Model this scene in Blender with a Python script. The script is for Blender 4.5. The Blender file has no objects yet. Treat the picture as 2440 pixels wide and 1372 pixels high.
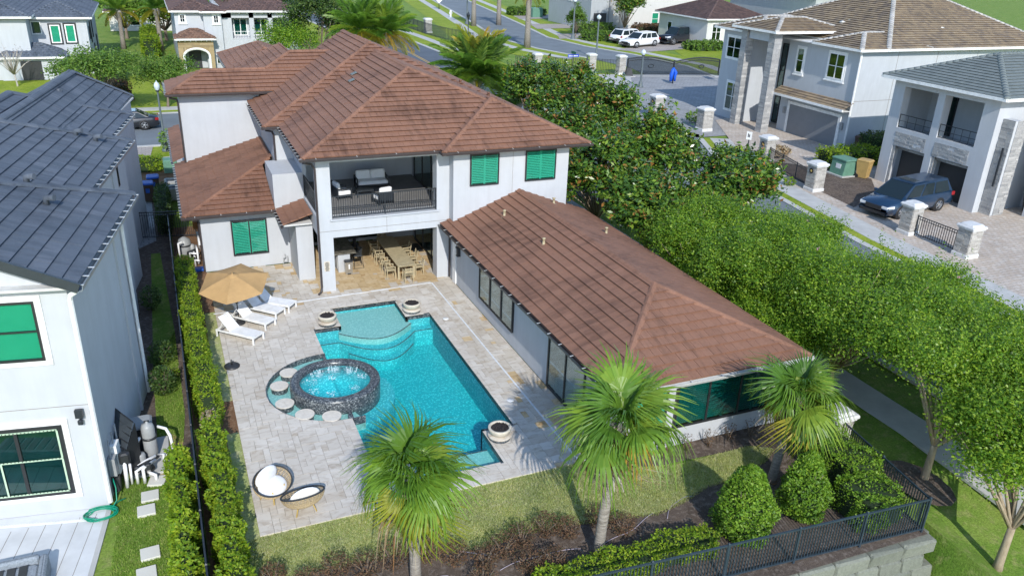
import bpy, math, random
import numpy as np
from mathutils import Vector, Matrix
random.seed(7); rng = np.random.default_rng(7)
S = bpy.context.scene
C = S.collection
# ---------------------------------------------------------------- camera
cam = bpy.data.cameras.new('camera'); cam_o = bpy.data.objects.new('camera', cam); C.objects.link(cam_o)
cam.sensor_width = 36.0; cam.lens = 28.228; cam.clip_start = 0.1; cam.clip_end = 3000
cam_o.matrix_world = Matrix(((0.91927442, 0.12620276, -0.37283698, 0), (-0.39199604, 0.37940734, -0.83808662, 0), (0.03568824, 0.9165822, 0.39825044, 16.0), (0, 0, 0, 1)))
S.camera = cam_o
CAMP = Vector((0, 0, 16))
# ---------------------------------------------------------------- sky and sun
W = bpy.data.worlds.new('World'); S.world = W; W.use_nodes = True
wn = W.node_tree.nodes; wl = W.node_tree.links
sky = wn.new('ShaderNodeTexSky'); sky.sky_type = 'NISHITA'; sky.sun_disc = False
SUN = Vector((-0.185, -1.0, 0.665)).normalized()
sky.sun_elevation = math.asin(SUN.z); sky.sun_rotation = math.atan2(SUN.x, SUN.y)
sky.air_density = 1.0; sky.dust_density = 0.2; sky.ozone_density = 2.2
bg = wn['Background']; bg.inputs['Strength'].default_value = 0.15
wl.new(sky.outputs[0], bg.inputs['Color'])
sl = bpy.data.lights.new('sun', 'SUN'); sl.energy = 2.5; sl.angle = math.radians(0.5); sl.color = (1.0, 0.965, 0.91)
so = bpy.data.objects.new('sun', sl); C.objects.link(so); so.rotation_euler = SUN.to_track_quat('Z', 'Y').to_euler(); so.location = (-30, -60, 60)
S.view_settings.view_transform = 'Standard'; S.view_settings.look = 'None'; S.view_settings.exposure = 0.80; S.view_settings.gamma = 1.0
S.cycles.max_bounces = 8; S.cycles.transparent_max_bounces = 16; S.cycles.caustics_reflective = False; S.cycles.caustics_refractive = False
# ---------------------------------------------------------------- materials
MATS = {}
def srgb(r, g, b):
    f = lambda c: c/12.92 if c <= 0.04045 else ((c+0.055)/1.055)**2.4
    return (f(r/255), f(g/255), f(b/255))
class N:
    """tiny node helper"""
    def __init__(s, name):
        s.m = bpy.data.materials.new(name); s.m.use_nodes = True; s.t = s.m.node_tree; s.t.nodes.clear()
        s.out = s.t.nodes.new('ShaderNodeOutputMaterial'); MATS[name] = s.m
    def n(s, ty, **kw):
        x = s.t.nodes.new('ShaderNode'+ty)
        for k, v in kw.items():
            if k in x.inputs: x.inputs[k].default_value = v
            else: setattr(x, k, v)
        return x
    def l(s, a, b): s.t.links.new(a, b)
    def coord(s, scale=1.0, kind='Object'):
        tc = s.n('TexCoord')
        if scale == 1.0: return tc.outputs[kind]
        mp = s.n('Mapping'); mp.inputs['Scale'].default_value = scale if isinstance(scale, tuple) else (scale,)*3
        s.l(tc.outputs[kind], mp.inputs[0]); return mp.outputs[0]
    def wpos(s, scale=1.0):
        g = s.n('NewGeometry'); mp = s.n('Mapping'); mp.inputs['Scale'].default_value = scale if isinstance(scale, tuple) else (scale,)*3
        s.l(g.outputs['Position'], mp.inputs[0]); return mp.outputs[0]
    def noise(s, vec, scale=5, detail=4, rough=0.55, dist=0.0):
        x = s.n('TexNoise'); x.inputs['Scale'].default_value = scale; x.inputs['Detail'].default_value = detail; x.inputs['Roughness'].default_value = rough; x.inputs['Distortion'].default_value = dist
        s.l(vec, x.inputs['Vector']); return x.outputs['Fac']
    def ramp(s, fac, stops):
        x = s.n('ValToRGB'); e = x.color_ramp.elements
        while len(e) < len(stops): e.new(0.5)
        for i, (p, c) in enumerate(stops): e[i].position = p; e[i].color = (*c, 1)
        s.l(fac, x.inputs[0]); return x.outputs['Color']
    def mix(s, fac, a, b, mode='MIX'):
        x = s.n('MixRGB'); x.blend_type = mode
        for i, v in enumerate((fac, a, b)):
            if isinstance(v, (int, float)): x.inputs[i].default_value = v
            elif isinstance(v, tuple): x.inputs[i].default_value = (*v, 1) if len(v) == 3 else v
            else: s.l(v, x.inputs[i])
        return x.outputs[0]
    def math(s, op, a, b=0.5):
        x = s.n('Math'); x.operation = op
        for i, v in enumerate((a, b)):
            if isinstance(v, (int, float)): x.inputs[i].default_value = v
            else: s.l(v, x.inputs[i])
        return x.outputs[0]
    def rnd(s):
        """random value per island and object"""
        g = s.n('NewGeometry'); o = s.n('ObjectInfo')
        return s.math('FRACT', s.math('ADD', g.outputs['Random Per Island'], o.outputs['Random']), 0)
    def pbr(s, col, rough=0.7, metal=0.0, spec=0.5, bump=None, bs=0.3, bd=0.02, **kw):
        p = s.n('BsdfPrincipled')
        for k, v in (('Base Color', col), ('Roughness', rough), ('Metallic', metal), ('Specular IOR Level', spec)):
            if isinstance(v, tuple): p.inputs[k].default_value = (*v, 1)
            elif isinstance(v, (int, float)): p.inputs[k].default_value = v
            else: s.l(v, p.inputs[k])
        for k, v in kw.items(): p.inputs[k].default_value = v
        if bump is not None:
            b = s.n('Bump'); b.inputs['Strength'].default_value = bs; b.inputs['Distance'].default_value = bd
            s.l(bump, b.inputs['Height']); s.l(b.outputs[0], p.inputs['Normal'])
        s.l(p.outputs[0], s.out.inputs['Surface']); s.p = p; return s.m
def plain(name, col, rough=0.6, metal=0.0, var=0.12, scale=3.0, spec=0.5, bs=0.0):
    n = N(name); f = n.noise(n.wpos(), scale, 5, 0.6)
    c = n.ramp(f, ((0.3, tuple(x*(1-var) for x in col)), (0.7, tuple(min(1, x*(1+var)) for x in col))))
    return n.pbr(c, rough, metal, spec, bump=f if bs else None, bs=bs)
def stucco(name, col):
    n = N(name); f = n.noise(n.wpos(), 1.2, 6, 0.6); f2 = n.noise(n.wpos((2.2, 2.2, 0.25)), 1.5, 5, 0.6); g = n.noise(n.wpos(), 45, 3)
    c = n.ramp(f, ((0.3, tuple(x*0.93 for x in col)), (0.7, col)))
    c = n.mix(0.35, c, n.ramp(f2, ((0.35, (0.86, 0.85, 0.83)), (0.62, (1, 1, 1)))), 'MULTIPLY')
    return n.pbr(c, 0.85, 0, 0.3, bump=g, bs=0.12, bd=0.01)
stucco('stucco_white', (0.505, 0.525, 0.55)); stucco('stucco_grey', (0.42, 0.44, 0.45)); stucco('stucco_cream', (0.62, 0.61, 0.57))
stucco('stucco_pale', (0.49, 0.515, 0.54))
def rooftile(name, cols, streak=0.35, tilevar=1.0):
    n = N(name); r = n.rnd(); k = len(cols)
    c = n.ramp(r, tuple((i/(k-1), cols[i]) for i in range(k)))
    ge = n.n('NewGeometry'); sx = n.n('SeparateXYZ'); n.l(ge.outputs['Normal'], sx.inputs[0])
    fac = n.math('GREATER_THAN', n.math('ABSOLUTE', sx.outputs[0], 0), n.math('ABSOLUTE', sx.outputs[1], 0))
    f = n.noise(n.wpos(), 0.45, 5, 0.6); g = n.noise(n.wpos(), 9, 5, 0.7)
    s1 = n.noise(n.wpos((0.5, 3.4, 0.5)), 1.0, 6, 0.7); s2 = n.noise(n.wpos((3.4, 0.5, 0.5)), 1.0, 6, 0.7)
    st = n.mix(fac, s2, s1)
    st = n.math('MULTIPLY', n.math('ADD', st, f), 0.5)
    c = n.mix(streak, c, n.ramp(st, ((0.36, (0.42, 0.42, 0.44)), (0.5, (1.0, 1.0, 1.0)), (0.66, (1.18, 1.14, 1.1)))), 'MULTIPLY')
    c = n.mix(0.3, c, n.ramp(g, ((0.3, (0.68, 0.68, 0.68)), (0.7, (1.2, 1.2, 1.2)))), 'MULTIPLY')
    return n.pbr(c, 0.8, 0, 0.3, bump=g, bs=0.2, bd=0.01)
rooftile('tile_brown', ((0.232, 0.118, 0.076), (0.25, 0.128, 0.082), (0.242, 0.125, 0.081), (0.266, 0.138, 0.09)), 0.78)
rooftile('tile_slate', ((0.085, 0.105, 0.132), (0.105, 0.125, 0.155), (0.096, 0.116, 0.145), (0.128, 0.148, 0.18)), 0.65)
rooftile('tile_tan', ((0.30, 0.225, 0.145), (0.20, 0.16, 0.125), (0.33, 0.255, 0.165), (0.27, 0.21, 0.145)), 0.5)
rooftile('tile_grey', ((0.15, 0.175, 0.17), (0.18, 0.205, 0.20), (0.165, 0.19, 0.185)), 0.25)
rooftile('tile_umber', ((0.10, 0.065, 0.058), (0.16, 0.10, 0.085), (0.085, 0.058, 0.055), (0.14, 0.09, 0.075)), 0.3)
rooftile('tile_rust', ((0.17, 0.10, 0.07), (0.24, 0.14, 0.095), (0.13, 0.08, 0.06)), 0.3)
# travertine
def trav(name, a, b, vein):
    n = N(name); r = n.rnd(); o = n.n('ObjectInfo')
    add = n.n('VectorMath'); add.operation = 'ADD'; n.l(n.wpos((1, 2.2, 1)), add.inputs[0])
    cm = n.n('CombineXYZ'); n.l(n.math('MULTIPLY', r, 37.0), cm.inputs[0]); n.l(n.math('MULTIPLY', r, 91.0), cm.inputs[1]); n.l(cm.outputs[0], add.inputs[1])
    f = n.noise(add.outputs[0], 1.6, 7, 0.68, 1.2)
    c = n.mix(r, a, b)
    c = n.mix(n.ramp(f, ((0.30, (1, 1, 1)), (0.52, (0, 0, 0)))), c, vein)
    g = n.noise(n.wpos(), 0.33, 4)
    c = n.mix(0.55, c, n.ramp(g, ((0.35, (0.80, 0.78, 0.76)), (0.62, (1.05, 1.05, 1.05)))), 'MULTIPLY')
    return n.pbr(c, 0.6, 0, 0.35, bump=f, bs=0.08, bd=0.01)
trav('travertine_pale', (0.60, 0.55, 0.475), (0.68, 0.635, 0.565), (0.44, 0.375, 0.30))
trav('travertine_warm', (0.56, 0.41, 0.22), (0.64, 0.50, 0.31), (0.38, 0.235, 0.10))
trav('travertine_mid', (0.56, 0.50, 0.42), (0.62, 0.57, 0.49), (0.40, 0.32, 0.23))
plain('grout', (0.20, 0.17, 0.14), 0.9)
# ground covers
def grassmat(name, cols, sc=1.0):
    n = N(name); w = n.wpos(); f = n.noise(w, 0.5*sc, 5, 0.6); g = n.noise(w, 16*sc, 4, 0.75); h = n.noise(w, 3.0*sc, 4, 0.6)
    c = n.ramp(f, ((0.32, cols[0]), (0.5, cols[1]), (0.68, cols[2])))
    c = n.mix(n.ramp(h, ((0.5, (0, 0, 0)), (0.72, (1, 1, 1)))), c, cols[3])
    c = n.mix(0.8, c, n.ramp(g, ((0.3, (0.5, 0.5, 0.5)), (0.65, (1.4, 1.4, 1.4)))), 'MULTIPLY')
    return n.pbr(c, 0.9, 0, 0.2, bump=g, bs=0.6, bd=0.05)
grassmat('grass_dry', ((0.26, 0.33, 0.09), (0.36, 0.40, 0.15), (0.42, 0.42, 0.20), (0.48, 0.46, 0.27)))
grassmat('grass_green', ((0.10, 0.19, 0.022), (0.145, 0.235, 0.032), (0.20, 0.27, 0.05), (0.26, 0.28, 0.09)))
grassmat('grass_verge', ((0.16, 0.23, 0.014), (0.215, 0.28, 0.02), (0.26, 0.31, 0.032), (0.30, 0.33, 0.055)), 0.6)
grassmat('mulch', ((0.085, 0.064, 0.05), (0.12, 0.092, 0.074), (0.15, 0.112, 0.085), (0.23, 0.19, 0.16)), 2.2)
grassmat('mulch_red', ((0.16, 0.085, 0.045), (0.20, 0.11, 0.06), (0.24, 0.145, 0.08), (0.30, 0.20, 0.12)), 2.2)
grassmat('sand', ((0.30, 0.20, 0.09), (0.36, 0.25, 0.12), (0.40, 0.29, 0.16), (0.30, 0.26, 0.15)), 1.4)
plain('asphalt', (0.165, 0.187, 0.203), 0.92, 0, 0.14, 0.35, 0.3, 0.15); plain('asphalt_dark', (0.09, 0.11, 0.135), 0.92, 0, 0.14, 0.35)
plain('concrete', (0.46, 0.455, 0.43), 0.85, 0, 0.12, 1.1, 0.3, 0.1); plain('concrete_white', (0.60, 0.61, 0.61), 0.8, 0, 0.12, 1.0, 0.3)
plain('stepping', (0.62, 0.60, 0.54), 0.85, 0, 0.04, 1.0); plain('paint_yellow', (0.60, 0.36, 0.04), 0.7); plain('paint_white', (0.72, 0.74, 0.75), 0.6)
def pavers(name, a, b, c3, sc):
    n = N(name); w = n.wpos(); v = n.n('TexBrick'); n.l(w, v.inputs['Vector'])
    v.inputs['Scale'].default_value = sc; v.inputs['Color1'].default_value = (*a, 1); v.inputs['Color2'].default_value = (*b, 1); v.inputs['Mortar'].default_value = (*tuple(x*0.55 for x in a), 1)
    v.inputs['Mortar Size'].default_value = 0.02; v.inputs['Bias'].default_value = -0.1; v.inputs['Brick Width'].default_value = 0.42; v.inputs['Row Height'].default_value = 0.27
    f = n.noise(w, 0.5, 5, 0.65); g = n.noise(w, 3.5, 4, 0.7)
    c = n.mix(n.ramp(g, ((0.42, (0, 0, 0)), (0.62, (1, 1, 1)))), v.outputs['Color'], c3)
    c = n.mix(0.6, c, n.ramp(f, ((0.35, (0.75, 0.74, 0.73)), (0.65, (1.08, 1.08, 1.08)))), 'MULTIPLY')
    return n.pbr(c, 0.85, 0, 0.25)
pavers('pavers_tan', (0.53, 0.46, 0.395), (0.62, 0.57, 0.51), (0.47, 0.385, 0.305), 1.0)
pavers('pavers_grey', (0.29, 0.295, 0.30), (0.37, 0.375, 0.38), (0.33, 0.33, 0.33), 0.8)
pavers('pavers_pink', (0.40, 0.36, 0.33), (0.46, 0.43, 0.40), (0.37, 0.32, 0.28), 0.8)
# metal, frames, plastics
plain('metal_black', (0.022, 0.027, 0.033), 0.45, 0.0, 0.2, 4, 0.5); plain('metal_blueblack', (0.028, 0.045, 0.062), 0.4, 0.0, 0.15, 4, 0.6)
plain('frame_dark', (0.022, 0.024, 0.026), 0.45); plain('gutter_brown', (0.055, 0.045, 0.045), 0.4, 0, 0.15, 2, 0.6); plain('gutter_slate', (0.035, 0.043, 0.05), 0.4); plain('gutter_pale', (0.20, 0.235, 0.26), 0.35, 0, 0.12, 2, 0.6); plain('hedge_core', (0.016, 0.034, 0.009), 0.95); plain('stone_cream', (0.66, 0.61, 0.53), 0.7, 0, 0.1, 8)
plain('strap_metal', (0.62, 0.63, 0.62), 0.35, 0.3)
plain('white_trim', (0.80, 0.80, 0.78), 0.55); plain('pvc_white', (0.80, 0.80, 0.80), 0.4); plain('sling_white', (0.80, 0.80, 0.79), 0.7); plain('cushion_white', (0.80, 0.80, 0.79), 0.85, 0, 0.06, 4, 0.3, 0.2)
plain('umbrella_tan', (0.43, 0.27, 0.115), 0.8, 0, 0.08, 3); plain('wood_pale', (0.44, 0.37, 0.23), 0.6, 0, 0.15, 5); plain('wicker', (0.44, 0.34, 0.20), 0.7, 0, 0.25, 30); plain('cane', (0.62, 0.44, 0.13), 0.5)
plain('charcoal_fabric', (0.035, 0.04, 0.045), 0.8); plain('balcony_floor', (0.20, 0.195, 0.19), 0.7); plain('ceiling_white', (0.74, 0.74, 0.74), 0.8)
plain('bin_brown', (0.085, 0.052, 0.035), 0.5); plain('bin_tan', (0.42, 0.28, 0.10), 0.5); plain('bin_blue', (0.015, 0.09, 0.40), 0.5); plain('box_green', (0.11, 0.24, 0.17), 0.6)
plain('plastic_grey', (0.30, 0.31, 0.31), 0.45); plain('plastic_dark', (0.03, 0.032, 0.035), 0.4); plain('hose_green', (0.0, 0.26, 0.15), 0.4); plain('blue_cloth', (0.006, 0.10, 0.62), 0.6)
plain('sign_green', (0.01, 0.11, 0.07), 0.5); plain('sign_blue', (0.02, 0.06, 0.45), 0.5); plain('copper', (0.45, 0.20, 0.06), 0.6)
plain('stone_cap', (0.62, 0.62, 0.61), 0.7); plain('bowl_stone', (0.58, 0.52, 0.42), 0.7, 0, 0.12, 6); plain('lava', (0.025, 0.02, 0.02), 0.8, 0, 0.4, 20)
plain('granite', (0.14, 0.13, 0.105), 0.25, 0, 0.5, 6); plain('steel', (0.45, 0.44, 0.41), 0.3, 0.8)
plain('garage_grey', (0.20, 0.21, 0.225), 0.5, 0, 0.05); plain('garage_dark', (0.035, 0.037, 0.04), 0.5, 0, 0.05); plain('door_dark', (0.04, 0.04, 0.045), 0.4)
plain('lamp_pole', (0.10, 0.125, 0.135), 0.5); plain('lamp_glass', (0.55, 0.62, 0.66), 0.15); plain('furniture_grey', (0.24, 0.27, 0.30), 0.8, 0, 0.3, 25)
plain('dead_wood', (0.42, 0.38, 0.33), 0.9, 0, 0.25, 6); plain('pipe_purple', (0.36, 0.32, 0.38), 0.6); plain('soffit', (0.60, 0.60, 0.58), 0.8)
def stonemat(name, cols):
    n = N(name); r = n.rnd(); k = len(cols); c = n.ramp(r, tuple((i/(k-1), cols[i]) for i in range(k)))
    g = n.noise(n.wpos(), 12, 5, 0.7); c = n.mix(0.6, c, n.ramp(g, ((0.3, (0.6, 0.6, 0.6)), (0.7, (1.2, 1.2, 1.2)))), 'MULTIPLY')
    return n.pbr(c, 0.85, 0, 0.3, bump=g, bs=0.5, bd=0.02)
stonemat('stone_grey', ((0.28, 0.28, 0.28), (0.40, 0.395, 0.385), (0.33, 0.33, 0.325), (0.50, 0.49, 0.47))); stonemat('stone_pale', ((0.40, 0.38, 0.35), (0.50, 0.48, 0.44), (0.34, 0.32, 0.29), (0.54, 0.52, 0.49)))
stonemat('stone_tan', ((0.30, 0.22, 0.11), (0.38, 0.29, 0.16), (0.24, 0.18, 0.10), (0.42, 0.33, 0.20))); stonemat('block_wall', ((0.18, 0.19, 0.155), (0.22, 0.228, 0.187), (0.165, 0.176, 0.145), (0.21, 0.212, 0.172)))
stonemat('mosaic', ((0.03, 0.037, 0.045), (0.075, 0.085, 0.095), (0.035, 0.045, 0.055), (0.24, 0.26, 0.26)))
stonemat('palm_boot', ((0.30, 0.27, 0.235), (0.40, 0.37, 0.33), (0.24, 0.215, 0.19), (0.36, 0.33, 0.30)))
# leaves
def leafmat(name, cols, rough=0.5, trans=0.25, per_object=0.0, accent=None):
    n = N(name); r = n.rnd()
    if per_object: r = n.math('ADD', n.math('MULTIPLY', n.n('ObjectInfo').outputs['Random'], per_object), n.math('MULTIPLY', n.n('NewGeometry').outputs['Random Per Island'], 1-per_object))
    k = len(cols)
    c = n.ramp(r, tuple((i/(k-1), cols[i]) for i in range(k)))
    f = n.noise(n.wpos(), 0.9, 3, 0.6); c = n.mix(0.6, c, n.ramp(f, ((0.35, (0.62, 0.68, 0.7)), (0.65, (1.2, 1.15, 1.0)))), 'MULTIPLY')
    if accent: c = n.mix(n.math('GREATER_THAN', n.math('ADD', n.math('MULTIPLY', n.noise(n.wpos(), 1.5, 2, 0.5), 1.5), n.math('MULTIPLY', n.n('NewGeometry').outputs['Random Per Island'], 0.55)), 1.34), c, accent)
    p = n.n('BsdfPrincipled'); n.l(c, p.inputs['Base Color']); p.inputs['Roughness'].default_value = rough; p.inputs['Specular IOR Level'].default_value = 0.35
    t = n.n('BsdfTranslucent'); n.l(n.mix(1.0, c, (1.2, 1.25, 0.6), 'MULTIPLY'), t.inputs['Color'])
    mx = n.n('MixShader'); mx.inputs[0].default_value = trans; n.l(p.outputs[0], mx.inputs[1]); n.l(t.outputs[0], mx.inputs[2]); n.l(mx.outputs[0], n.out.inputs['Surface'])
leafmat('leaf_crape', ((0.065, 0.16, 0.014), (0.135, 0.265, 0.022), (0.23, 0.37, 0.032), (0.35, 0.47, 0.048)), 0.4, 0.42)
leafmat('leaf_magnolia', ((0.025, 0.07, 0.014), (0.055, 0.13, 0.02), (0.105, 0.20, 0.026), (0.22, 0.31, 0.036)), 0.26, 0.18, 0.0, (0.30, 0.145, 0.04))
leafmat('leaf_hedge', ((0.12, 0.23, 0.014), (0.19, 0.32, 0.02), (0.28, 0.39, 0.026), (0.38, 0.45, 0.036)), 0.5, 0.4)
leafmat('leaf_box', ((0.075, 0.17, 0.012), (0.12, 0.24, 0.018), (0.17, 0.30, 0.024), (0.24, 0.36, 0.034)))
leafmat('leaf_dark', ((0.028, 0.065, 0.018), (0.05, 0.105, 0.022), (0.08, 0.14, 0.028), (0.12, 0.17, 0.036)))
leafmat('leaf_oak', ((0.06, 0.14, 0.02), (0.10, 0.20, 0.026), (0.145, 0.25, 0.036), (0.19, 0.28, 0.045)))
leafmat('palm_green', ((0.07, 0.165, 0.022), (0.115, 0.235, 0.03), (0.17, 0.30, 0.036), (0.28, 0.36, 0.044)), 0.38, 0.34, 0.85)
leafmat('palm_yellow', ((0.25, 0.29, 0.028), (0.34, 0.33, 0.034), (0.42, 0.33, 0.04), (0.46, 0.27, 0.045)), 0.5, 0.36, 0.8)
leafmat('palm_dead', ((0.30, 0.20, 0.10), (0.36, 0.28, 0.18), (0.42, 0.36, 0.27), (0.30, 0.14, 0.05)), 0.8, 0.15)
leafmat('leaf_brown', ((0.08, 0.045, 0.028), (0.15, 0.08, 0.045), (0.21, 0.12, 0.07), (0.075, 0.08, 0.04)), 0.8, 0.2)
leafmat('leaf_pink', ((0.65, 0.32, 0.42), (0.75, 0.45, 0.52)), 0.7, 0.3); leafmat('flower_white', ((0.8, 0.8, 0.74), (0.8, 0.76, 0.62)), 0.6, 0.2)
leafmat('blade_dry', ((0.26, 0.33, 0.09), (0.38, 0.42, 0.15), (0.50, 0.50, 0.24), (0.60, 0.57, 0.36)), 0.7, 0.4); leafmat('blade_green', ((0.14, 0.27, 0.03), (0.22, 0.36, 0.05), (0.30, 0.42, 0.08), (0.42, 0.45, 0.16)), 0.7, 0.4)
def barkmat(name, a, b, sc=(1, 1, 6)):
    n = N(name); f = n.noise(n.coord(sc), 3, 5, 0.7); c = n.ramp(f, ((0.3, a), (0.7, b))); n.pbr(c, 0.9, 0, 0.2, bump=f, bs=0.5, bd=0.02)
barkmat('bark', (0.13, 0.10, 0.075), (0.26, 0.21, 0.165), (6, 6, 1)); barkmat('bark_pale', (0.26, 0.20, 0.13), (0.42, 0.34, 0.24), (4, 4, 1)); barkmat('palm_trunk', (0.13, 0.11, 0.09), (0.37, 0.335, 0.29), (1.5, 1.5, 9))
def fresnel(n, ior):
    fr = n.n('Fresnel'); g = n.n('NewGeometry'); m = n.n('Mix'); m.inputs[2].default_value = ior; m.inputs[3].default_value = 1/ior
    n.l(g.outputs['Backfacing'], m.inputs[0]); n.l(m.outputs[0], fr.inputs[0]); return fr
# glass: tinted see-through pane with real reflection
def glass(name, tint, rough=0.02, fac=1.0):
    n = N(name); t = n.n('BsdfTransparent'); t.inputs[0].default_value = (*tint, 1); g = n.n('BsdfGlossy'); g.inputs['Roughness'].default_value = rough; g.inputs['Color'].default_value = (0.9, 0.97, 0.95, 1)
    fr = fresnel(n, 1.5); mx = n.n('MixShader'); n.l(n.math('MULTIPLY', fr.outputs[0], fac), mx.inputs[0]); n.l(t.outputs[0], mx.inputs[1]); n.l(g.outputs[0], mx.inputs[2]); n.l(mx.outputs[0], n.out.inputs['Surface'])
glass('glass_green', (0.47, 0.83, 0.75), 0.02, 1.3); glass('glass_teal', (0.27, 0.58, 0.56), 0.015, 2.2); glass('glass_clear', (0.70, 0.76, 0.76), 0.02, 1.8)
def darkglass(name, col):
    n = N(name); n.pbr(col, 0.05, 0, 0.6)
darkglass('glass_dark', (0.012, 0.02, 0.026)); darkglass('glass_night', (0.015, 0.028, 0.045)); darkglass('car_glass', (0.012, 0.022, 0.026))
plain('blind_green', (0.36, 0.66, 0.55), 0.5, 0, 0.03); plain('blind_white', (0.74, 0.76, 0.74), 0.6, 0, 0.05)
def paint(name, col, coat=1.0, metal=0.0):
    n = N(name); n.pbr(col, 0.35, metal, 0.5, **{'Coat Weight': coat, 'Coat Roughness': 0.04})
paint('car_white', (0.78, 0.78, 0.78)); paint('car_black', (0.01, 0.012, 0.016)); paint('car_blue', (0.008, 0.036, 0.085), 1.0, 0.25); plain('tyre', (0.016, 0.016, 0.017), 0.85)
plain('rim', (0.42, 0.43, 0.44), 0.3, 0.7); plain('tail_red', (0.30, 0.01, 0.012), 0.3); plain('headlight', (0.75, 0.78, 0.80), 0.15); plain('car_trim', (0.018, 0.018, 0.02), 0.5)
# pool plaster: light-dark speckle in the colour imitates caustic light on the floor
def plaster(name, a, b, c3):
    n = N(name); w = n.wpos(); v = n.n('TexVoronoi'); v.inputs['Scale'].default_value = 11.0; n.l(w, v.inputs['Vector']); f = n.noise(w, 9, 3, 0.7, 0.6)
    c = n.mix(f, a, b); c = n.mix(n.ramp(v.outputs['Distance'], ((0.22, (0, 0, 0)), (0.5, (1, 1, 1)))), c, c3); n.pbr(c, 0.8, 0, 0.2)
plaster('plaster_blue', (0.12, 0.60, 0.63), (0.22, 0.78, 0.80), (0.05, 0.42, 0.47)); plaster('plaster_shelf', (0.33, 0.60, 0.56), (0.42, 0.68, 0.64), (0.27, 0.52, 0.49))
def water(name, absorb, dens, bs=0.25, sc=7.0):
    n = N(name); w = n.wpos(); f = n.noise(w, sc, 3, 0.6, 0.8); b = n.n('Bump'); b.inputs['Strength'].default_value = bs; b.inputs['Distance'].default_value = 0.05; n.l(f, b.inputs['Height'])
    t = n.n('BsdfTransparent'); g = n.n('BsdfGlossy'); g.inputs['Roughness'].default_value = 0.04; n.l(b.outputs[0], g.inputs['Normal'])
    fr = fresnel(n, 1.33); n.l(b.outputs[0], fr.inputs['Normal']); mx = n.n('MixShader'); n.l(fr.outputs[0], mx.inputs[0]); n.l(t.outputs[0], mx.inputs[1]); n.l(g.outputs[0], mx.inputs[2]); n.l(mx.outputs[0], n.out.inputs['Surface'])
    va = n.n('VolumeAbsorption'); va.inputs['Color'].default_value = (*absorb, 1); va.inputs['Density'].default_value = dens; n.l(va.outputs[0], n.out.inputs['Volume'])
water('pool_water', (0.2, 0.96, 0.95), 0.45, 0.5, 6.0); water('spa_water', (0.25, 0.93, 0.97), 0.42, 0.9, 5.0)
plain('bubble_white', (0.75, 0.85, 0.86), 0.6)
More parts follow.
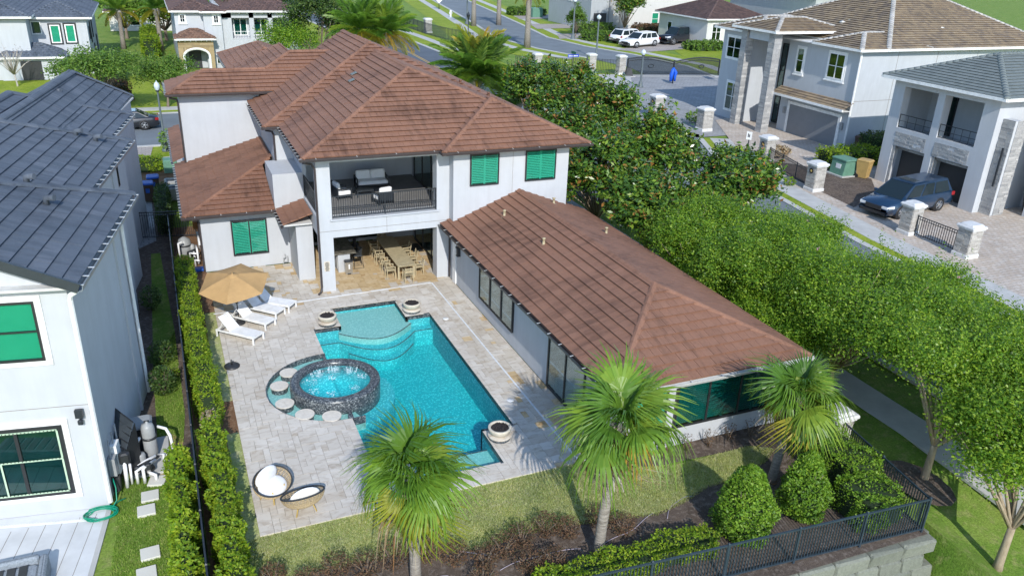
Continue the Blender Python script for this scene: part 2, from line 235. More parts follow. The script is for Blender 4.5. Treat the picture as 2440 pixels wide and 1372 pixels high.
# ---------------------------------------------------------------- mesh helpers
class B:
    def __init__(s): s.v = []; s.f = []; s.sm = []
    def add(s, vs, fs, sm=False):
        o = len(s.v); s.v += [tuple(p) for p in vs]; s.f += [tuple(i+o for i in f) for f in fs]; s.sm += [sm]*len(fs); return s
    def box(s, x0, y0, z0, x1, y1, z1):
        return s.add([(x0,y0,z0),(x1,y0,z0),(x1,y1,z0),(x0,y1,z0),(x0,y0,z1),(x1,y0,z1),(x1,y1,z1),(x0,y1,z1)], [(0,3,2,1),(4,5,6,7),(0,1,5,4),(1,2,6,5),(2,3,7,6),(3,0,4,7)])
    def hexa(s, p): return s.add(p, [(0,3,2,1),(4,5,6,7),(0,1,5,4),(1,2,6,5),(2,3,7,6),(3,0,4,7)])
    def bar(s, a, b, w, h=None, up=(0, 0, 1)):
        """rectangular bar from a to b"""
        h = h or w; a = Vector(a); b = Vector(b); d = (b-a).normalized(); u = Vector(up)
        if abs(d.dot(u)) > 0.99: u = Vector((0, 1, 0))
        r = d.cross(u).normalized(); u = r.cross(d); r = r*w/2; u = u*h/2
        return s.hexa([a-r-u, a+r-u, b+r-u, b-r-u, a-r+u, a+r+u, b+r+u, b-r+u])
    def bevbox(s, x0, y0, z0, x1, y1, z1, b=0.03):
        """box with a chamfered top and chamfered vertical edges"""
        def ring(i, z): return [(x0+i+b,y0+i,z),(x1-i-b,y0+i,z),(x1-i,y0+i+b,z),(x1-i,y1-i-b,z),(x1-i-b,y1-i,z),(x0+i+b,y1-i,z),(x0+i,y1-i-b,z),(x0+i,y0+i+b,z)]
        v = ring(0, z0)+ring(0, z1-b)+ring(b, z1); f = [tuple(range(7, -1, -1)), tuple(range(16, 24))]
        for k in (0, 8): f += [(k+i, k+(i+1) % 8, k+8+(i+1) % 8, k+8+i) for i in range(8)]
        return s.add(v, f)
    def poly(s, pts): return s.add(pts, [tuple(range(len(pts)))])
    def prism(s, pts, z0, z1):
        n = len(pts); return s.add([(x, y, z0) for x, y in pts]+[(x, y, z1) for x, y in pts], [tuple(range(n-1, -1, -1)), tuple(range(n, 2*n))]+[(i, (i+1) % n, n+(i+1) % n, n+i) for i in range(n)])
    def tube(s, path, r, n=8, closed=False, cap=True, sm=True):
        P = [Vector(p) for p in path]; m = len(P); R = r if isinstance(r, (list, tuple)) else [r]*m; vs = []; pu = None
        for i in range(m):
            if closed: d = P[(i+1) % m]-P[i-1]
            else: d = P[min(i+1, m-1)]-P[max(i-1, 0)]
            d.normalize(); u = pu if pu is not None else (Vector((0, 0, 1)) if abs(d.z) < 0.9 else Vector((1, 0, 0)))
            q = d.cross(u).normalized(); u = q.cross(d); pu = u
            vs += [P[i]+(q*math.cos(2*math.pi*k/n)+u*math.sin(2*math.pi*k/n))*R[i] for k in range(n)]
        fs = []; k2 = m if closed else m-1
        for i in range(k2):
            a = i*n; b = ((i+1) % m)*n
            fs += [(a+k, a+(k+1) % n, b+(k+1) % n, b+k) for k in range(n)]
        s.add(vs, fs, sm)
        if cap and not closed: s.f += [tuple(len(s.v)-m*n+k for k in range(n-1, -1, -1)), tuple(len(s.v)-n+k for k in range(n))]; s.sm += [False]*2
        return s
    def cyl(s, a, b, r0, r1=None, n=12, sm=True): return s.tube([a, b], [r0, r0 if r1 is None else r1], n, sm=sm)
    def lathe(s, prof, n=24, c=(0, 0, 0), sm=True, cap=False):
        vs = []; m = len(prof)
        for r, z in prof: vs += [(c[0]+r*math.cos(2*math.pi*k/n), c[1]+r*math.sin(2*math.pi*k/n), c[2]+z) for k in range(n)]
        fs = [(i*n+k, i*n+(k+1) % n, (i+1)*n+(k+1) % n, (i+1)*n+k) for i in range(m-1) for k in range(n)]
        s.add(vs, fs, sm)
        if cap: s.f += [tuple(len(s.v)-n+k for k in range(n))]; s.sm += [False]
        return s
    def ell(s, c, r, n=12, m=8):
        return s.lathe([(max(1e-3, math.sin(math.pi*i/m)), -math.cos(math.pi*i/m)) for i in range(m+1)], n, (0, 0, 0)).xf_last((m+1)*n, Matrix.Translation(c) @ Matrix.Diagonal((*r, 1)))
    def xf_last(s, n, M):
        for i in range(len(s.v)-n, len(s.v)): s.v[i] = tuple(M @ Vector(s.v[i]))
        return s
    def xf(s, M): return s.xf_last(len(s.v), M)
    def mesh(s, name, mat):
        me = bpy.data.meshes.new(name); me.from_pydata(s.v, [], s.f); me.materials.append(MATS[mat])
        if any(s.sm): me.polygons.foreach_set('use_smooth', s.sm)
        me.update(); return me
    def ob(s, name, mat, parent=None, world=True, label=None, stuff=False):
        o = bpy.data.objects.new(name, s.mesh(name, mat)); C.objects.link(o)
        if parent is not None:
            o.parent = parent
            if world: o.location = -org(parent)
        if label: o['label'] = label
        if stuff: o['kind'] = 'stuff'
        return o
def org(o):
    """world origin of an unrotated parent chain"""
    v = Vector((0, 0, 0))
    while o is not None: v = v+Vector(o.location); o = o.parent
    return v
def thing(name, label, cat, loc=(0, 0, 0), rz=0.0, group=None):
    o = bpy.data.objects.new(name, None); C.objects.link(o); o.location = loc; o.rotation_euler = (0, 0, rz); o.empty_display_size = 0.2
    return tag(o, label, cat, group)
def tag(o, label, cat, group=None):
    o['label'] = label; o['category'] = cat
    if group: o['group'] = group
    return o
def struct(o): o['kind'] = 'structure'; return o
def inst(src, parent, M=None, name=None):
    """copy of one object sharing its mesh"""
    o = bpy.data.objects.new(name or src.name.split('.')[0], src.data); C.objects.link(o); o.parent = parent
    if M is not None: o.matrix_local = M
    return o
def copytree(o, loc, rz=0.0, label=None, parent=None, scale=None):
    c = o.copy(); C.objects.link(c)
    if parent is not None: c.parent = parent
    else:
        c.location = loc; c.rotation_euler = (0, 0, rz)
        if scale: c.scale = (scale,)*3
        if label: c['label'] = label
    for ch in list(o.children): copytree(ch, None, parent=c)
    return c
def npmesh(name, V, F, mat):
    """mesh from numpy arrays, all faces with the same vertex count"""
    me = bpy.data.meshes.new(name); k = F.shape[1]; me.vertices.add(len(V)); me.vertices.foreach_set('co', V.astype(np.float32).ravel())
    me.loops.add(F.size); me.loops.foreach_set('vertex_index', F.astype(np.int32).ravel()); me.polygons.add(len(F)); me.polygons.foreach_set('loop_start', np.arange(0, F.size, k, dtype=np.int32))
    me.update(calc_edges=True); me.materials.append(MATS[mat]); return me
def mob(name, me, parent=None, loc=None):
    o = bpy.data.objects.new(name, me); C.objects.link(o); o.parent = parent
    if loc is not None: o.location = loc
    return o
def rrect(x0, y0, x1, y1): return [(x0, y0), (x1, y0), (x1, y1), (x0, y1)]
def sheet(name, mat, pts, z, t=None):
    """flat structure sheet; with t, a slab of that thickness"""
    b = B()
    if t: b.prism(pts, z-t, z)
    else: b.poly([(x, y, z) for x, y in pts])
    return struct(b.ob(name, mat))
def strip(pts, w0, w1):
    """polygon following a polyline, offset w0..w1 to its right"""
    L = []; R = []
    for i, p in enumerate(pts):
        a = Vector(pts[max(i-1, 0)]); b = Vector(pts[min(i+1, len(pts)-1)]); d = (b-a).normalized(); n = Vector((d.y, -d.x)); p = Vector(p); L.append(tuple(p+n*w0)); R.append(tuple(p+n*w1))
    return L, R
def ribbon(name, mat, pts, w0, w1, z, t=0.0):
    L, R = strip(pts, w0, w1); b = B()
    for i in range(len(pts)-1):
        q = [L[i], R[i], R[i+1], L[i+1]]
        q = q[::-1]
        if t: b.prism(q, z-t, z)
        else: b.poly([(x, y, z) for x, y in q])
    return struct(b.ob(name, mat))
# ---------------------------------------------------------------- roofs made of tiles
def clip(poly, a, b, c):
    """keep a*u+b*v<=c"""
    out = []
    for i in range(len(poly)):
        p = poly[i]; q = poly[(i+1) % len(poly)]; dp = a*p[0]+b*p[1]-c; dq = a*q[0]+b*q[1]-c
        if dp <= 0: out.append(p)
        if dp*dq < 0: t = dp/(dp-dq); out.append((p[0]+t*(q[0]-p[0]), p[1]+t*(q[1]-p[1])))
    return out
def area2(p): return abs(sum(p[i][0]*p[(i+1) % len(p)][1]-p[(i+1) % len(p)][0]*p[i][1] for i in range(len(p))))/2
class Roof:
    """collects tile planes; the tiles that show largest become objects, the rest one mesh"""
    def __init__(s, parent, mat, e=0.41, w=0.33, t=0.06, limit=300, barrel=False, name='roof'):
        s.name = name
        s.parent = parent; s.mat = mat; s.e = e; s.w = w; s.t = t; s.limit = limit; s.deck = B(); s.tiles = []; s.caps = []; s.barrel = barrel
    def plane(s, pts, eave=None):
        """convex polygon; eave = the two points of its lower edge (default the first two)"""
        P = [Vector(p) for p in pts]; a, b = (Vector(eave[0]), Vector(eave[1])) if eave else (P[0], P[1])
        U = (b-a).normalized(); n = Vector((0, 0, 0))
        for i in range(len(P)): n += P[i].cross(P[(i+1) % len(P)])
        n.normalize()
        if n.z < 0: n = -n; P = P[::-1]
        V = n.cross(U)
        if V.z < 0: V = -V; U = -U
        s.deck.poly(P)
        q = [((p-a).dot(U), (p-a).dot(V)) for p in P]
        v0 = min(p[1] for p in q); v1 = max(p[1] for p in q); k = 0; v = v0-0.03
        while v < v1-0.02:
            row = clip(clip(q, 0, -1, -v), 0, 1, v+s.e)
            if len(row) >= 3:
                u0 = min(p[0] for p in row); u1 = max(p[0] for p in row); off = (0.5*s.w if k % 2 else 0); i = math.floor((u0-off)/s.w)
                while i*s.w+off < u1:
                    ua = i*s.w+off; t = clip(clip(row, -1, 0, -ua-0.004), 1, 0, ua+s.w-0.004)
                    if len(t) >= 3 and area2(t) > 0.004: s.tiles.append((a, U, V, n, t, v, ua, abs(area2(t)-(s.w-0.008)*s.e) < 1e-4))
                    i += 1
            v += s.e; k += 1
    def hips(s, *lines):
        for a, b in lines: s.caps.append((Vector(a), Vector(b)))
    def build(s, capr=0.095, caps_as_parts=True, capmat=None):
        s.parent = s.deck.ob(s.name, s.mat, s.parent)
        O = org(s.parent)
        def score(T):
            a, U, V, n, t, v, ua, full = T; c = a+U*(ua+s.w/2)+V*(v+s.e/2); d = c-CAMP
            f = -n.dot(d.normalized())
            uu = d.dot(cam_o.matrix_world.col[0].to_3d())/(-d.dot(cam_o.matrix_world.col[2].to_3d())); 
            return (f/d.length_squared if full and f > 0.05 and abs(uu) < 0.66 else 0)
        order = sorted(range(len(s.tiles)), key=lambda i: -score(s.tiles[i])); keep = {i for i in order[:s.limit] if score(s.tiles[i]) > 0}
        b = B(); proto = None
        for i, (a, U, V, n, t, v, ua, full) in enumerate(s.tiles):
            if i in keep:
                if proto is None:
                    pb = B(); s._tile(pb, Vector((0, 0, 0)), Vector((1, 0, 0)), Vector((0, 1, 0)), Vector((0, 0, 1)), [(0.004, 0), (s.w-0.004, 0), (s.w-0.004, s.e), (0.004, s.e)], 0, 0, 0)
                    proto = pb.mesh('roof_tile', s.mat)
                o = bpy.data.objects.new('roof_tile', proto); C.objects.link(o); o.parent = s.parent; j = random.uniform(-0.004, 0.005)
                p = a+U*ua+V*v+n*j-O; o.matrix_local = Matrix((( U.x, V.x, n.x, p.x), (U.y, V.y, n.y, p.y), (U.z, V.z, n.z, p.z), (0, 0, 0, 1)))
            else: s._tile(b, a, U, V, n, t, v, ua, random.uniform(-0.004, 0.005))
        if b.v: b.ob('roof_tile', s.mat, s.parent, stuff=True)
        # ridge and hip caps: half rounds laid end to end
        cm = None
        allc = B()
        for p, q in s.caps:
            d = q-p; L = d.length; d = d/L; k = max(1, round(L/0.42)); l = L/k
            side = d.cross(Vector((0, 0, 1))).normalized(); up = side.cross(d)
            for i in range(k):
                vs = []
                for (tt, rr) in ((0, capr*1.03), (l*1.0, capr*0.97)):
                    for j in range(7):
                        an = math.pi*j/6; vs.append(Vector((0, tt, 0))+Vector((math.cos(an)*rr*1.5, 0, math.sin(an)*rr*0.72-0.03*abs(math.cos(an)))))
                M = Matrix(((side.x, d.x, up.x, 0), (side.y, d.y, up.y, 0), (side.z, d.z, up.z, 0), (0, 0, 0, 1))); M.translation = p+d*(i*l)+up*0.015
                fs = [(j, j+1, 8+j, 7+j) for j in range(6)]+[(6, 5, 4, 3, 2, 1, 0), tuple(range(7, 14))]
                if caps_as_parts:
                    if cm is None: cb = B(); cb.add(vs, fs, False); cm = cb.mesh('ridge_tile', capmat or s.mat)
                    o = bpy.data.objects.new('ridge_tile', cm); C.objects.link(o); o.parent = s.parent; M2 = M.copy(); M2.translation = M.translation-O; o.matrix_local = M2 @ Matrix.Diagonal((1, l/0.42, 1, 1))
                else: allc.add([M @ x for x in vs], fs, True)
        if allc.v: allc.ob('ridge_tile', capmat or s.mat, s.parent, stuff=True)
    def _tile(s, b, a, U, V, n, t, v, ua, j):
        m = len(t)
        if s.barrel and m == 4:
            us = [p[0] for p in t]; vs_ = [p[1] for p in t]; ul, uh = min(us), max(us); vl, vh = min(vs_), max(vs_)
            if abs(area2(t)-(uh-ul)*(vh-vl)) < 1e-3 and uh-ul > 0.6*s.w:
                P = []
                for vv, rise in ((vl, 0.03), (vh, 0.0)):
                    for q in range(6):
                        x = q/5; P.append(a+U*(ul+(uh-ul)*x)+V*vv+n*(rise+0.015+0.055*(math.sin(math.pi*min(1, x*1.35)))))
                b.add(P, [(q, q+1, 7+q, 6+q) for q in range(5)], True)
                b.add([a+U*ul+V*vl, *P[0:6], a+U*uh+V*vl], [tuple(range(8))]); return
        top = [a+U*p[0]+V*p[1]+n*(0.012+j+s.t*(1-(p[1]-v)/s.e)) for p in t]; bot = [a+U*p[0]+V*(p[1]+(0.06 if p[1] < v+0.002 else 0))-n*0.004 for p in t]
        b.add(top+bot, [tuple(range(m))]+[(m+i, m+(i+1) % m, (i+1) % m, i) for i in range(m)])
def gutter(b, a, q, z, h=0.13, w=0.13, out=(0, -1)):
    """open gutter trough hung on the outer side of an eave from a to q"""
    a = Vector((a[0], a[1], z)); q = Vector((q[0], q[1], z)); o = Vector((out[0], out[1], 0))
    prof = [(0.0, 0.0), (0.0, -h), (w*0.8, -h), (w, -h*0.35), (w, 0.0), (w-0.015, 0.0), (w-0.02, -h*0.35), (w*0.75, -h+0.02), (0.015, -h+0.02), (0.015, 0)]
    m = len(prof); vs = [p+o*x+Vector((0, 0, y)) for p in (a, q) for x, y in prof]
    b.add(vs, [(i, (i+1) % m, m+(i+1) % m, m+i) for i in range(m)]+[tuple(range(m)), tuple(range(2*m-1, m-1, -1))])
# ---------------------------------------------------------------- ground
POOLX0, POOLX1, POOLY0, POOLY1 = 2.0, 10.5, 20.15, 34.35
def ground_sheet():
    """one sheet to the horizon with the pool pit left open; it drops away in front of and beside the retaining wall"""
    xs = [-900, -60, -20, POOLX0, POOLX1, 13, 17, 19.75, 20.3, 21.2, 22.5, 27, 35, 60, 140, 900]; ys = [-60, 0, 6, 9, 10.5, 12, 12.6, 13.4, 15, 17, 19, POOLY0, POOLY1, 60, 90, 130, 300, 900]
    def z(x, y):
        if y < 12.7 and x < 20: return -2.6
        d = -0.05
        if y < 17: d -= min(2.5, max(0, (16-y))*0.16*min(1, max(0, (x-19.8)/1.5)))
        return d
    b = B(); ix = {}
    for j, y in enumerate(ys):
        for i, x in enumerate(xs): ix[i, j] = len(b.v); b.v.append((x, y, z(x, y)))
    for j in range(len(ys)-1):
        for i in range(len(xs)-1):
            if xs[i] >= POOLX0 and xs[i+1] <= POOLX1 and ys[j] >= POOLY0 and ys[j+1] <= POOLY1: continue
            b.f.append((ix[i, j], ix[i+1, j], ix[i+1, j+1], ix[i, j+1])); b.sm.append(False)
    return struct(b.ob('ground', 'grass_green'))
ground_sheet()
LAWN = [(-0.2, 18.0), (0.7, 17.8), (2.0, 17.62), (3.5, 17.55), (5.0, 17.4), (6.0, 17.05), (7.0, 16.85), (8.0, 17.0), (9.5, 16.9), (11.0, 16.62), (12.4, 16.35), (13.5, 16.55), (14.7, 16.95), (16.0, 17.0), (17.4, 17.4), (18.2, 17.9), (17.5, 18.3), (14.6, 18.25), (12.3, 18.75), (12.3, 20.3), (-0.1, 20.3)]
sheet('back_lawn', 'grass_dry', LAWN, -0.035)
sheet('mulch_bed', 'mulch', [(-0.2, 13.1), (19.7, 12.62), (20.4, 17.5), (20.4, 19.3), (12.3, 19.3), (12.3, 18.5), (18.4, 18.2), (18.4, 16), (-0.2, 14.0)], -0.045)
sheet('mulch_bed', 'mulch', [(-0.2, 13.2), (19.6, 12.7), (20.2, 17.0), (18.6, 18.2), (-0.2, 18.2)], -0.042)
sheet('planting_strip', 'mulch_red', [(-0.38, 16.5), (1.06, 16.5), (1.06, 48), (-0.38, 48)], -0.037)
sheet('edge_lawn', 'grass_dry', [(0.62, 19), (1.05, 19), (1.05, 25.2), (0.62, 25.2)], -0.033); sheet('edge_lawn', 'grass_dry', [(0.55, 27.4), (1.05, 27.4), (1.05, 35.5), (0.6, 35.5)], -0.033)
# side yard of the neighbour
sheet('side_yard', 'grass_green', [(-3.4, 14), (-0.42, 14), (-0.42, 24.2), (-2.6, 24.2)], -0.036)
sheet('side_soil', 'mulch', [(-3.2, 23.6), (-0.42, 23.6), (-0.42, 62), (-3.2, 62)], -0.04)
sheet('side_yard', 'grass_green', [(-1.55, 25.4), (-0.75, 25.2), (-0.62, 27), (-0.7, 34), (-1.05, 44), (-1.5, 44), (-1.6, 31)], -0.034)
sheet('sand_patch', 'sand', [(-1.75, 23.6), (-1.15, 23.5), (-0.8, 24.3), (-0.75, 25.4), (-1.1, 25.9), (-1.5, 25.0)], -0.031)
sheet('side_path', 'pavers_grey', [(-2.1, 45), (-1.2, 46), (-1.35, 55), (-2.3, 55)], -0.03)
# neighbour's patio: pale planks of stone
pt = struct(B().prism([(-12, 19.0), (-3.42, 19.2), (-2.92, 22.44), (-12, 24.0)], -0.2, -0.02).ob('patio', 'concrete_white'))
pt2 = B().prism([(-3.44, 19.2), (-3.3, 19.2), (-2.86, 22.4), (-3.0, 22.4)], -0.2, 0.0).ob('patio_edging', 'concrete', pt, world=False)
dr = B()
for i in range(60): t = i/60; dr.bar((-5.8+t*2.4, 22.53-t*0.55, -0.014), (-5.775+t*2.4, 22.60-t*0.55, -0.014), 0.02, 0.004)
dr.bar((-5.9, 22.53, -0.018), (-3.4, 21.96, -0.018), 0.09, 0.006); dr.ob('drain_slot', 'white_trim', pt, world=False)
jt = B()
for i in range(9):
    x = -3.9-i*0.44; jt.bar((x, 19.0, -0.019), (x+0.62, 22.2, -0.019), 0.014, 0.003)
jt.ob('joint', 'grout', pt, world=False)
# ---------------------------------------------------------------- streets
def road(name, mat, pts, z): return sheet(name, mat, pts, z)
# rear street (left, behind the houses)
sheet('rear_street', 'asphalt', [(-70, 68.8), (31, 68.8), (31, 81.2), (-70, 81.2)], -0.02); B_ = B()
for y0, y1 in ((68.35, 68.8), (81.2, 81.65)): struct(B().prism(rrect(-70, y0, 29, y1), -0.1, 0.03).ob('kerb', 'concrete'))
struct(B().prism(rrect(-70, 63.0, 29, 64.8), -0.1, -0.01).ob('sidewalk', 'concrete')); struct(B().prism(rrect(-70, 82.9, 30, 84.5), -0.1, -0.01).ob('sidewalk', 'concrete'))
sheet('verge', 'grass_verge', rrect(-70, 64.8, 29, 68.35), -0.03); sheet('verge', 'grass_verge', rrect(-70, 81.65, 29.5, 82.9), -0.03); sheet('front_lawn', 'grass_verge', rrect(-70, 84.5, 30, 104), -0.03)
sheet('driveway', 'pavers_pink', [(-3.6, 61), (-1.5, 62), (-1.0, 68.4), (-4.4, 68.4)], 0.0); sheet('front_bed', 'mulch_red', [(-2.6, 57.5), (0.6, 57.5), (0.6, 62.8), (-2.2, 62.8)], -0.025)
# main road with double yellow line
mr = [(30.0, 45.0), (30.5, 60.0), (31.5, 80.0), (34.2, 100.0), (34.9, 118.0), (34.5, 138.0), (33.5, 160), (31, 200), (28, 260)]
ribbon('main_road', 'asphalt_dark', mr, -4.4, 4.4, -0.012)
for o in (-0.16, 0.16): ribbon('yellow_line', 'paint_yellow', mr[3:], o-0.06, o+0.06, -0.006)
ribbon('kerb', 'concrete', mr[2:], 4.4, 5.0, 0.05, 0.15); ribbon('kerb', 'concrete', mr[3:], -5.0, -4.4, 0.05, 0.15)
ribbon('verge', 'grass_verge', mr[2:], 5.0, 10.5, -0.02); ribbon('sidewalk', 'concrete', mr[2:], 7.4, 8.9, 0.0, 0.1); ribbon('verge', 'grass_verge', mr[3:], -12, -5.0, -0.02)
# curving inner road and its walks
r2 = [(77, 225), (70, 185), (65, 158), (60.5, 136), (61.5, 122), (64.5, 111.5), (66.0, 100), (64.0, 91)]
ribbon('inner_road', 'asphalt', r2, -4.6, 4.6, -0.014); ribbon('kerb', 'concrete', r2, -5.2, -4.6, 0.04, 0.15); ribbon('kerb', 'concrete', r2[:-2], 4.6, 5.2, 0.04, 0.15)
ribbon('verge', 'grass_verge', r2, -12, -5.2, -0.022); ribbon('sidewalk', 'concrete', r2, -9.2, -7.5, 0.0, 0.1); ribbon('verge', 'grass_verge', r2[:-1], 5.2, 13, -0.022); ribbon('sidewalk', 'concrete', r2[:-2], 7.3, 8.9, 0.0, 0.1)
sheet('far_lawn', 'grass_verge', [(70.5, 98), (76, 108), (82, 122), (96, 132), (110, 128), (100, 98)], -0.024)
for q in ([(69, 118), (72.5, 114.5), (95, 121), (88, 128)], [(69.5, 140), (66.5, 133), (84, 137), (86, 144)], [(72, 158), (69.5, 149), (84, 151), (86, 158)], [(77, 178), (74, 168), (90, 171), (93, 180)]): sheet('driveway', 'pavers_pink', q, 0.012)
# gate plaza and the street on the right
sheet('gate_plaza', 'pavers_grey', [(44.5, 60), (50.5, 60), (56, 66), (70, 80), (71, 91.6), (57.5, 94.4), (55, 90), (50.5, 85.2), (45.5, 84), (40, 80)], 0.0)
sheet('plaza_band', 'concrete', [(57.0, 92.6), (70.6, 89.9), (70.6, 90.6), (57.0, 93.4)], 0.012)
struct(B().prism([(57.9, 94.3), (57.3, 94.6), (54.5, 89.6), (50.2, 85.6), (45.4, 84.5), (45.5, 83.9), (50.6, 85.0), (55.1, 89.2)], -0.1, 0.1).ob('kerb', 'concrete'))
sheet('gate_lawn', 'grass_verge', [(41, 84.5), (45.4, 84.6), (50.2, 85.7), (54.5, 89.7), (57.2, 94.4), (46, 99.5), (38, 103)], -0.01); sheet('gate_walk', 'concrete', [(45.2, 86.2), (49.5, 87.3), (52.3, 90), (53.2, 95.2), (55.7, 94.7), (55.3, 91.2), (52.2, 87.6), (48.5, 86.0), (45.2, 85.4)], 0.004)
sheet('right_street', 'asphalt', [(27.3, 2), (36.0, 2), (36.8, 22), (37.8, 33), (39.4, 44), (42.5, 56), (45.5, 61), (40, 80), (30.5, 80), (27.3, 60)], 0.0)
fs = [(36.6, 5), (37.1, 22.3), (38.1, 33.4), (39.8, 43.9), (42.5, 54), (45, 59.5)]
ribbon('kerb', 'concrete', [(x-0.7, y) for x, y in fs], 0.0, 0.5, 0.06, 0.15); ribbon('verge', 'grass_verge', [(x-0.3, y) for x, y in fs], 0.1, 0.95, 0.035); ribbon('sidewalk', 'concrete', [(x, y) for x, y in fs], 0.5, 2.3, 0.05, 0.1)
sheet('driveway', 'pavers_tan', [(38.9, 5), (39.4, 22), (40.4, 33.2), (42.1, 43.6), (44.8, 53.6), (47.2, 58.8), (51, 66), (57, 68), (57, 20), (52, 5)], 0.03)
sheet('mulch_bed', 'mulch', [(42.6, 38.9), (46.3, 40.3), (49.6, 44.2), (49.9, 47.4), (47.5, 48.4), (45.8, 50.6), (44.2, 50.6)], 0.04)
near_sw = [(24.2, 2), (24.0, 14), (23.9, 22), (23.9, 60), (24.2, 66)]
ribbon('sidewalk', 'concrete', [(x, y) for x, y in near_sw[2:]], -0.75, 0.75, 0.0, 0.1)
swb = B()
for (xa, ya, za, xb, yb, zb) in ((24.25, 22, 0, 24.3, 16, -0.04), (24.3, 16, -0.04, 24.6, 10, -0.55), (24.6, 10, -0.55, 25, 2, -1.6)):
    swb.hexa([(xa-1, ya, za-.1), (xb-1, yb, zb-.1), (xb+0.6, yb, zb-.1), (xa+0.6, ya, za-.1), (xa-1, ya, za), (xb-1, yb, zb), (xb+0.6, yb, zb), (xa+0.6, ya, za)])
struct(swb.ob('sidewalk', 'concrete'))
ribbon('kerb', 'concrete', [(27.0, 17), (27.0, 62)], -0.25, 0.25, 0.06, 0.15)
sheet('tree_ring', 'mulch', [(21.5+0.9*math.cos(i*0.524), 14.6+1.3*math.sin(i*0.524)) for i in range(12)], -0.02); 
# ---------------------------------------------------------------- terrace of travertine
SPA = (4.80, 27.10); CH = (4.85, 27.3, 2.6)
HOLES = [(4.9, 22.3, 10.2, 32.2), (6.1, 32.1, 9.05, 34.1), (6.1, 20.4, 9.0, 22.4)]
terrace = struct(B().box(-0.0, 19.0, -2.3, 12.0, 36.0, -2.2).ob('terrace', 'grout'))
def inside_terrace(x, y): return 1.05 < x < 12.48 and 19.5 < y < 42.5 and not (y > 40.4 and x < 6.1) and not (x > 12.3 and y < 19.4)
def make_paving():
    c = 0.2065; nx = int((12.48-1.05)/c)+1; ny = int((42.5-19.5)/c)+1; occ = np.zeros((nx+4, ny+4), bool); out = []
    sizes = [(3, 2), (2, 3), (2, 2), (2, 1), (1, 2), (3, 2), (2, 2), (1, 1)]
    for j in range(ny):
        for i in range(nx):
            if occ[i, j]: continue
            random.shuffle(sizes)
            for a, b in sizes+[(1, 1)]:
                if not occ[i:i+a, j:j+b].any(): break
            occ[i:i+a, j:j+b] = True
            out.append((1.05+i*c, 19.5+j*c, 1.05+(i+a)*c, 19.5+(j+b)*c))
    res = []
    for x0, y0, x1, y1 in out:
        x1 = min(x1, 12.48); p = [(x0+.004, y0+.004), (x1-.004, y0+.004), (x1-.004, y1-.004), (x0+.004, y1-.004)]
        cx, cy = (x0+x1)/2, (y0+y1)/2
        if not inside_terrace(cx, cy): continue
        if x0 < 6.1 and cy < 40.4: p = clip(p, 0, 1, 40.44)
        for hx0, hy0, hx1, hy1 in HOLES:
            if len(p) < 3: break
            u0, u1, v0, v1 = min(q[0] for q in p), max(q[0] for q in p), min(q[1] for q in p), max(q[1] for q in p)
            if u1 <= hx0 or u0 >= hx1 or v1 <= hy0 or v0 >= hy1: continue
            pen = [(u1-hx0, (1, 0, hx0)), (hx1-u0, (-1, 0, -hx1)), (v1-hy0, (0, 1, hy0)), (hy1-v0, (0, -1, -hy1))]
            p = clip(p, *min(pen)[1])
        if len(p) < 3: continue
        if cx < 5.2:
            for (ccx, ccy, r) in ((CH[0], CH[1], CH[2]),):
                if min(math.hypot(q[0]-ccx, q[1]-ccy) for q in p) < r:
                    d = Vector((cx-ccx, cy-ccy)); d = d.normalized(); p = clip(p, -d.x, -d.y, -(d.x*ccx+d.y*ccy+r))
        if len(p) >= 3 and area2(p) > 0.002: res.append(p)
    return res
pav = make_paving()
def pav_mat(p):
    x = sum(q[0] for q in p)/len(p); y = sum(q[1] for q in p)/len(p); r = random.random()
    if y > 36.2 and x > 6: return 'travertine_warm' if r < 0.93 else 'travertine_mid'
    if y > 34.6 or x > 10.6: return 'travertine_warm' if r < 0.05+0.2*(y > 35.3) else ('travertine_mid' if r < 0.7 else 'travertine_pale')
    return 'travertine_mid' if r < 0.06 else 'travertine_pale'
pav.sort(key=lambda p: -area2(p)/(p[0][1]**2+200)); rest = {}
for i, p in enumerate(pav):
    m = pav_mat(p); z = random.uniform(-0.003, 0.003)
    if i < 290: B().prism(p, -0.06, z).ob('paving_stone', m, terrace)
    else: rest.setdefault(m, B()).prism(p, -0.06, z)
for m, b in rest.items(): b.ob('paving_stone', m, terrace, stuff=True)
wl_ = B(); wl_.bar((0.98, 35.2, 0.012), (11.38, 35.57, 0.012), 0.07, 0.014); wl_.bar((11.38, 35.57, 0.012), (11.4, 19.6, 0.012), 0.07, 0.014); struct(wl_.ob('deck_line', 'paint_white'))
for x, y in ((10.72, 31.4), (10.75, 23.9)): struct(B().lathe([(0.0, 0.012), (0.13, 0.012), (0.14, 0.0)], 16, (x, y, 0)).ob('skimmer_lid', 'white_trim'))
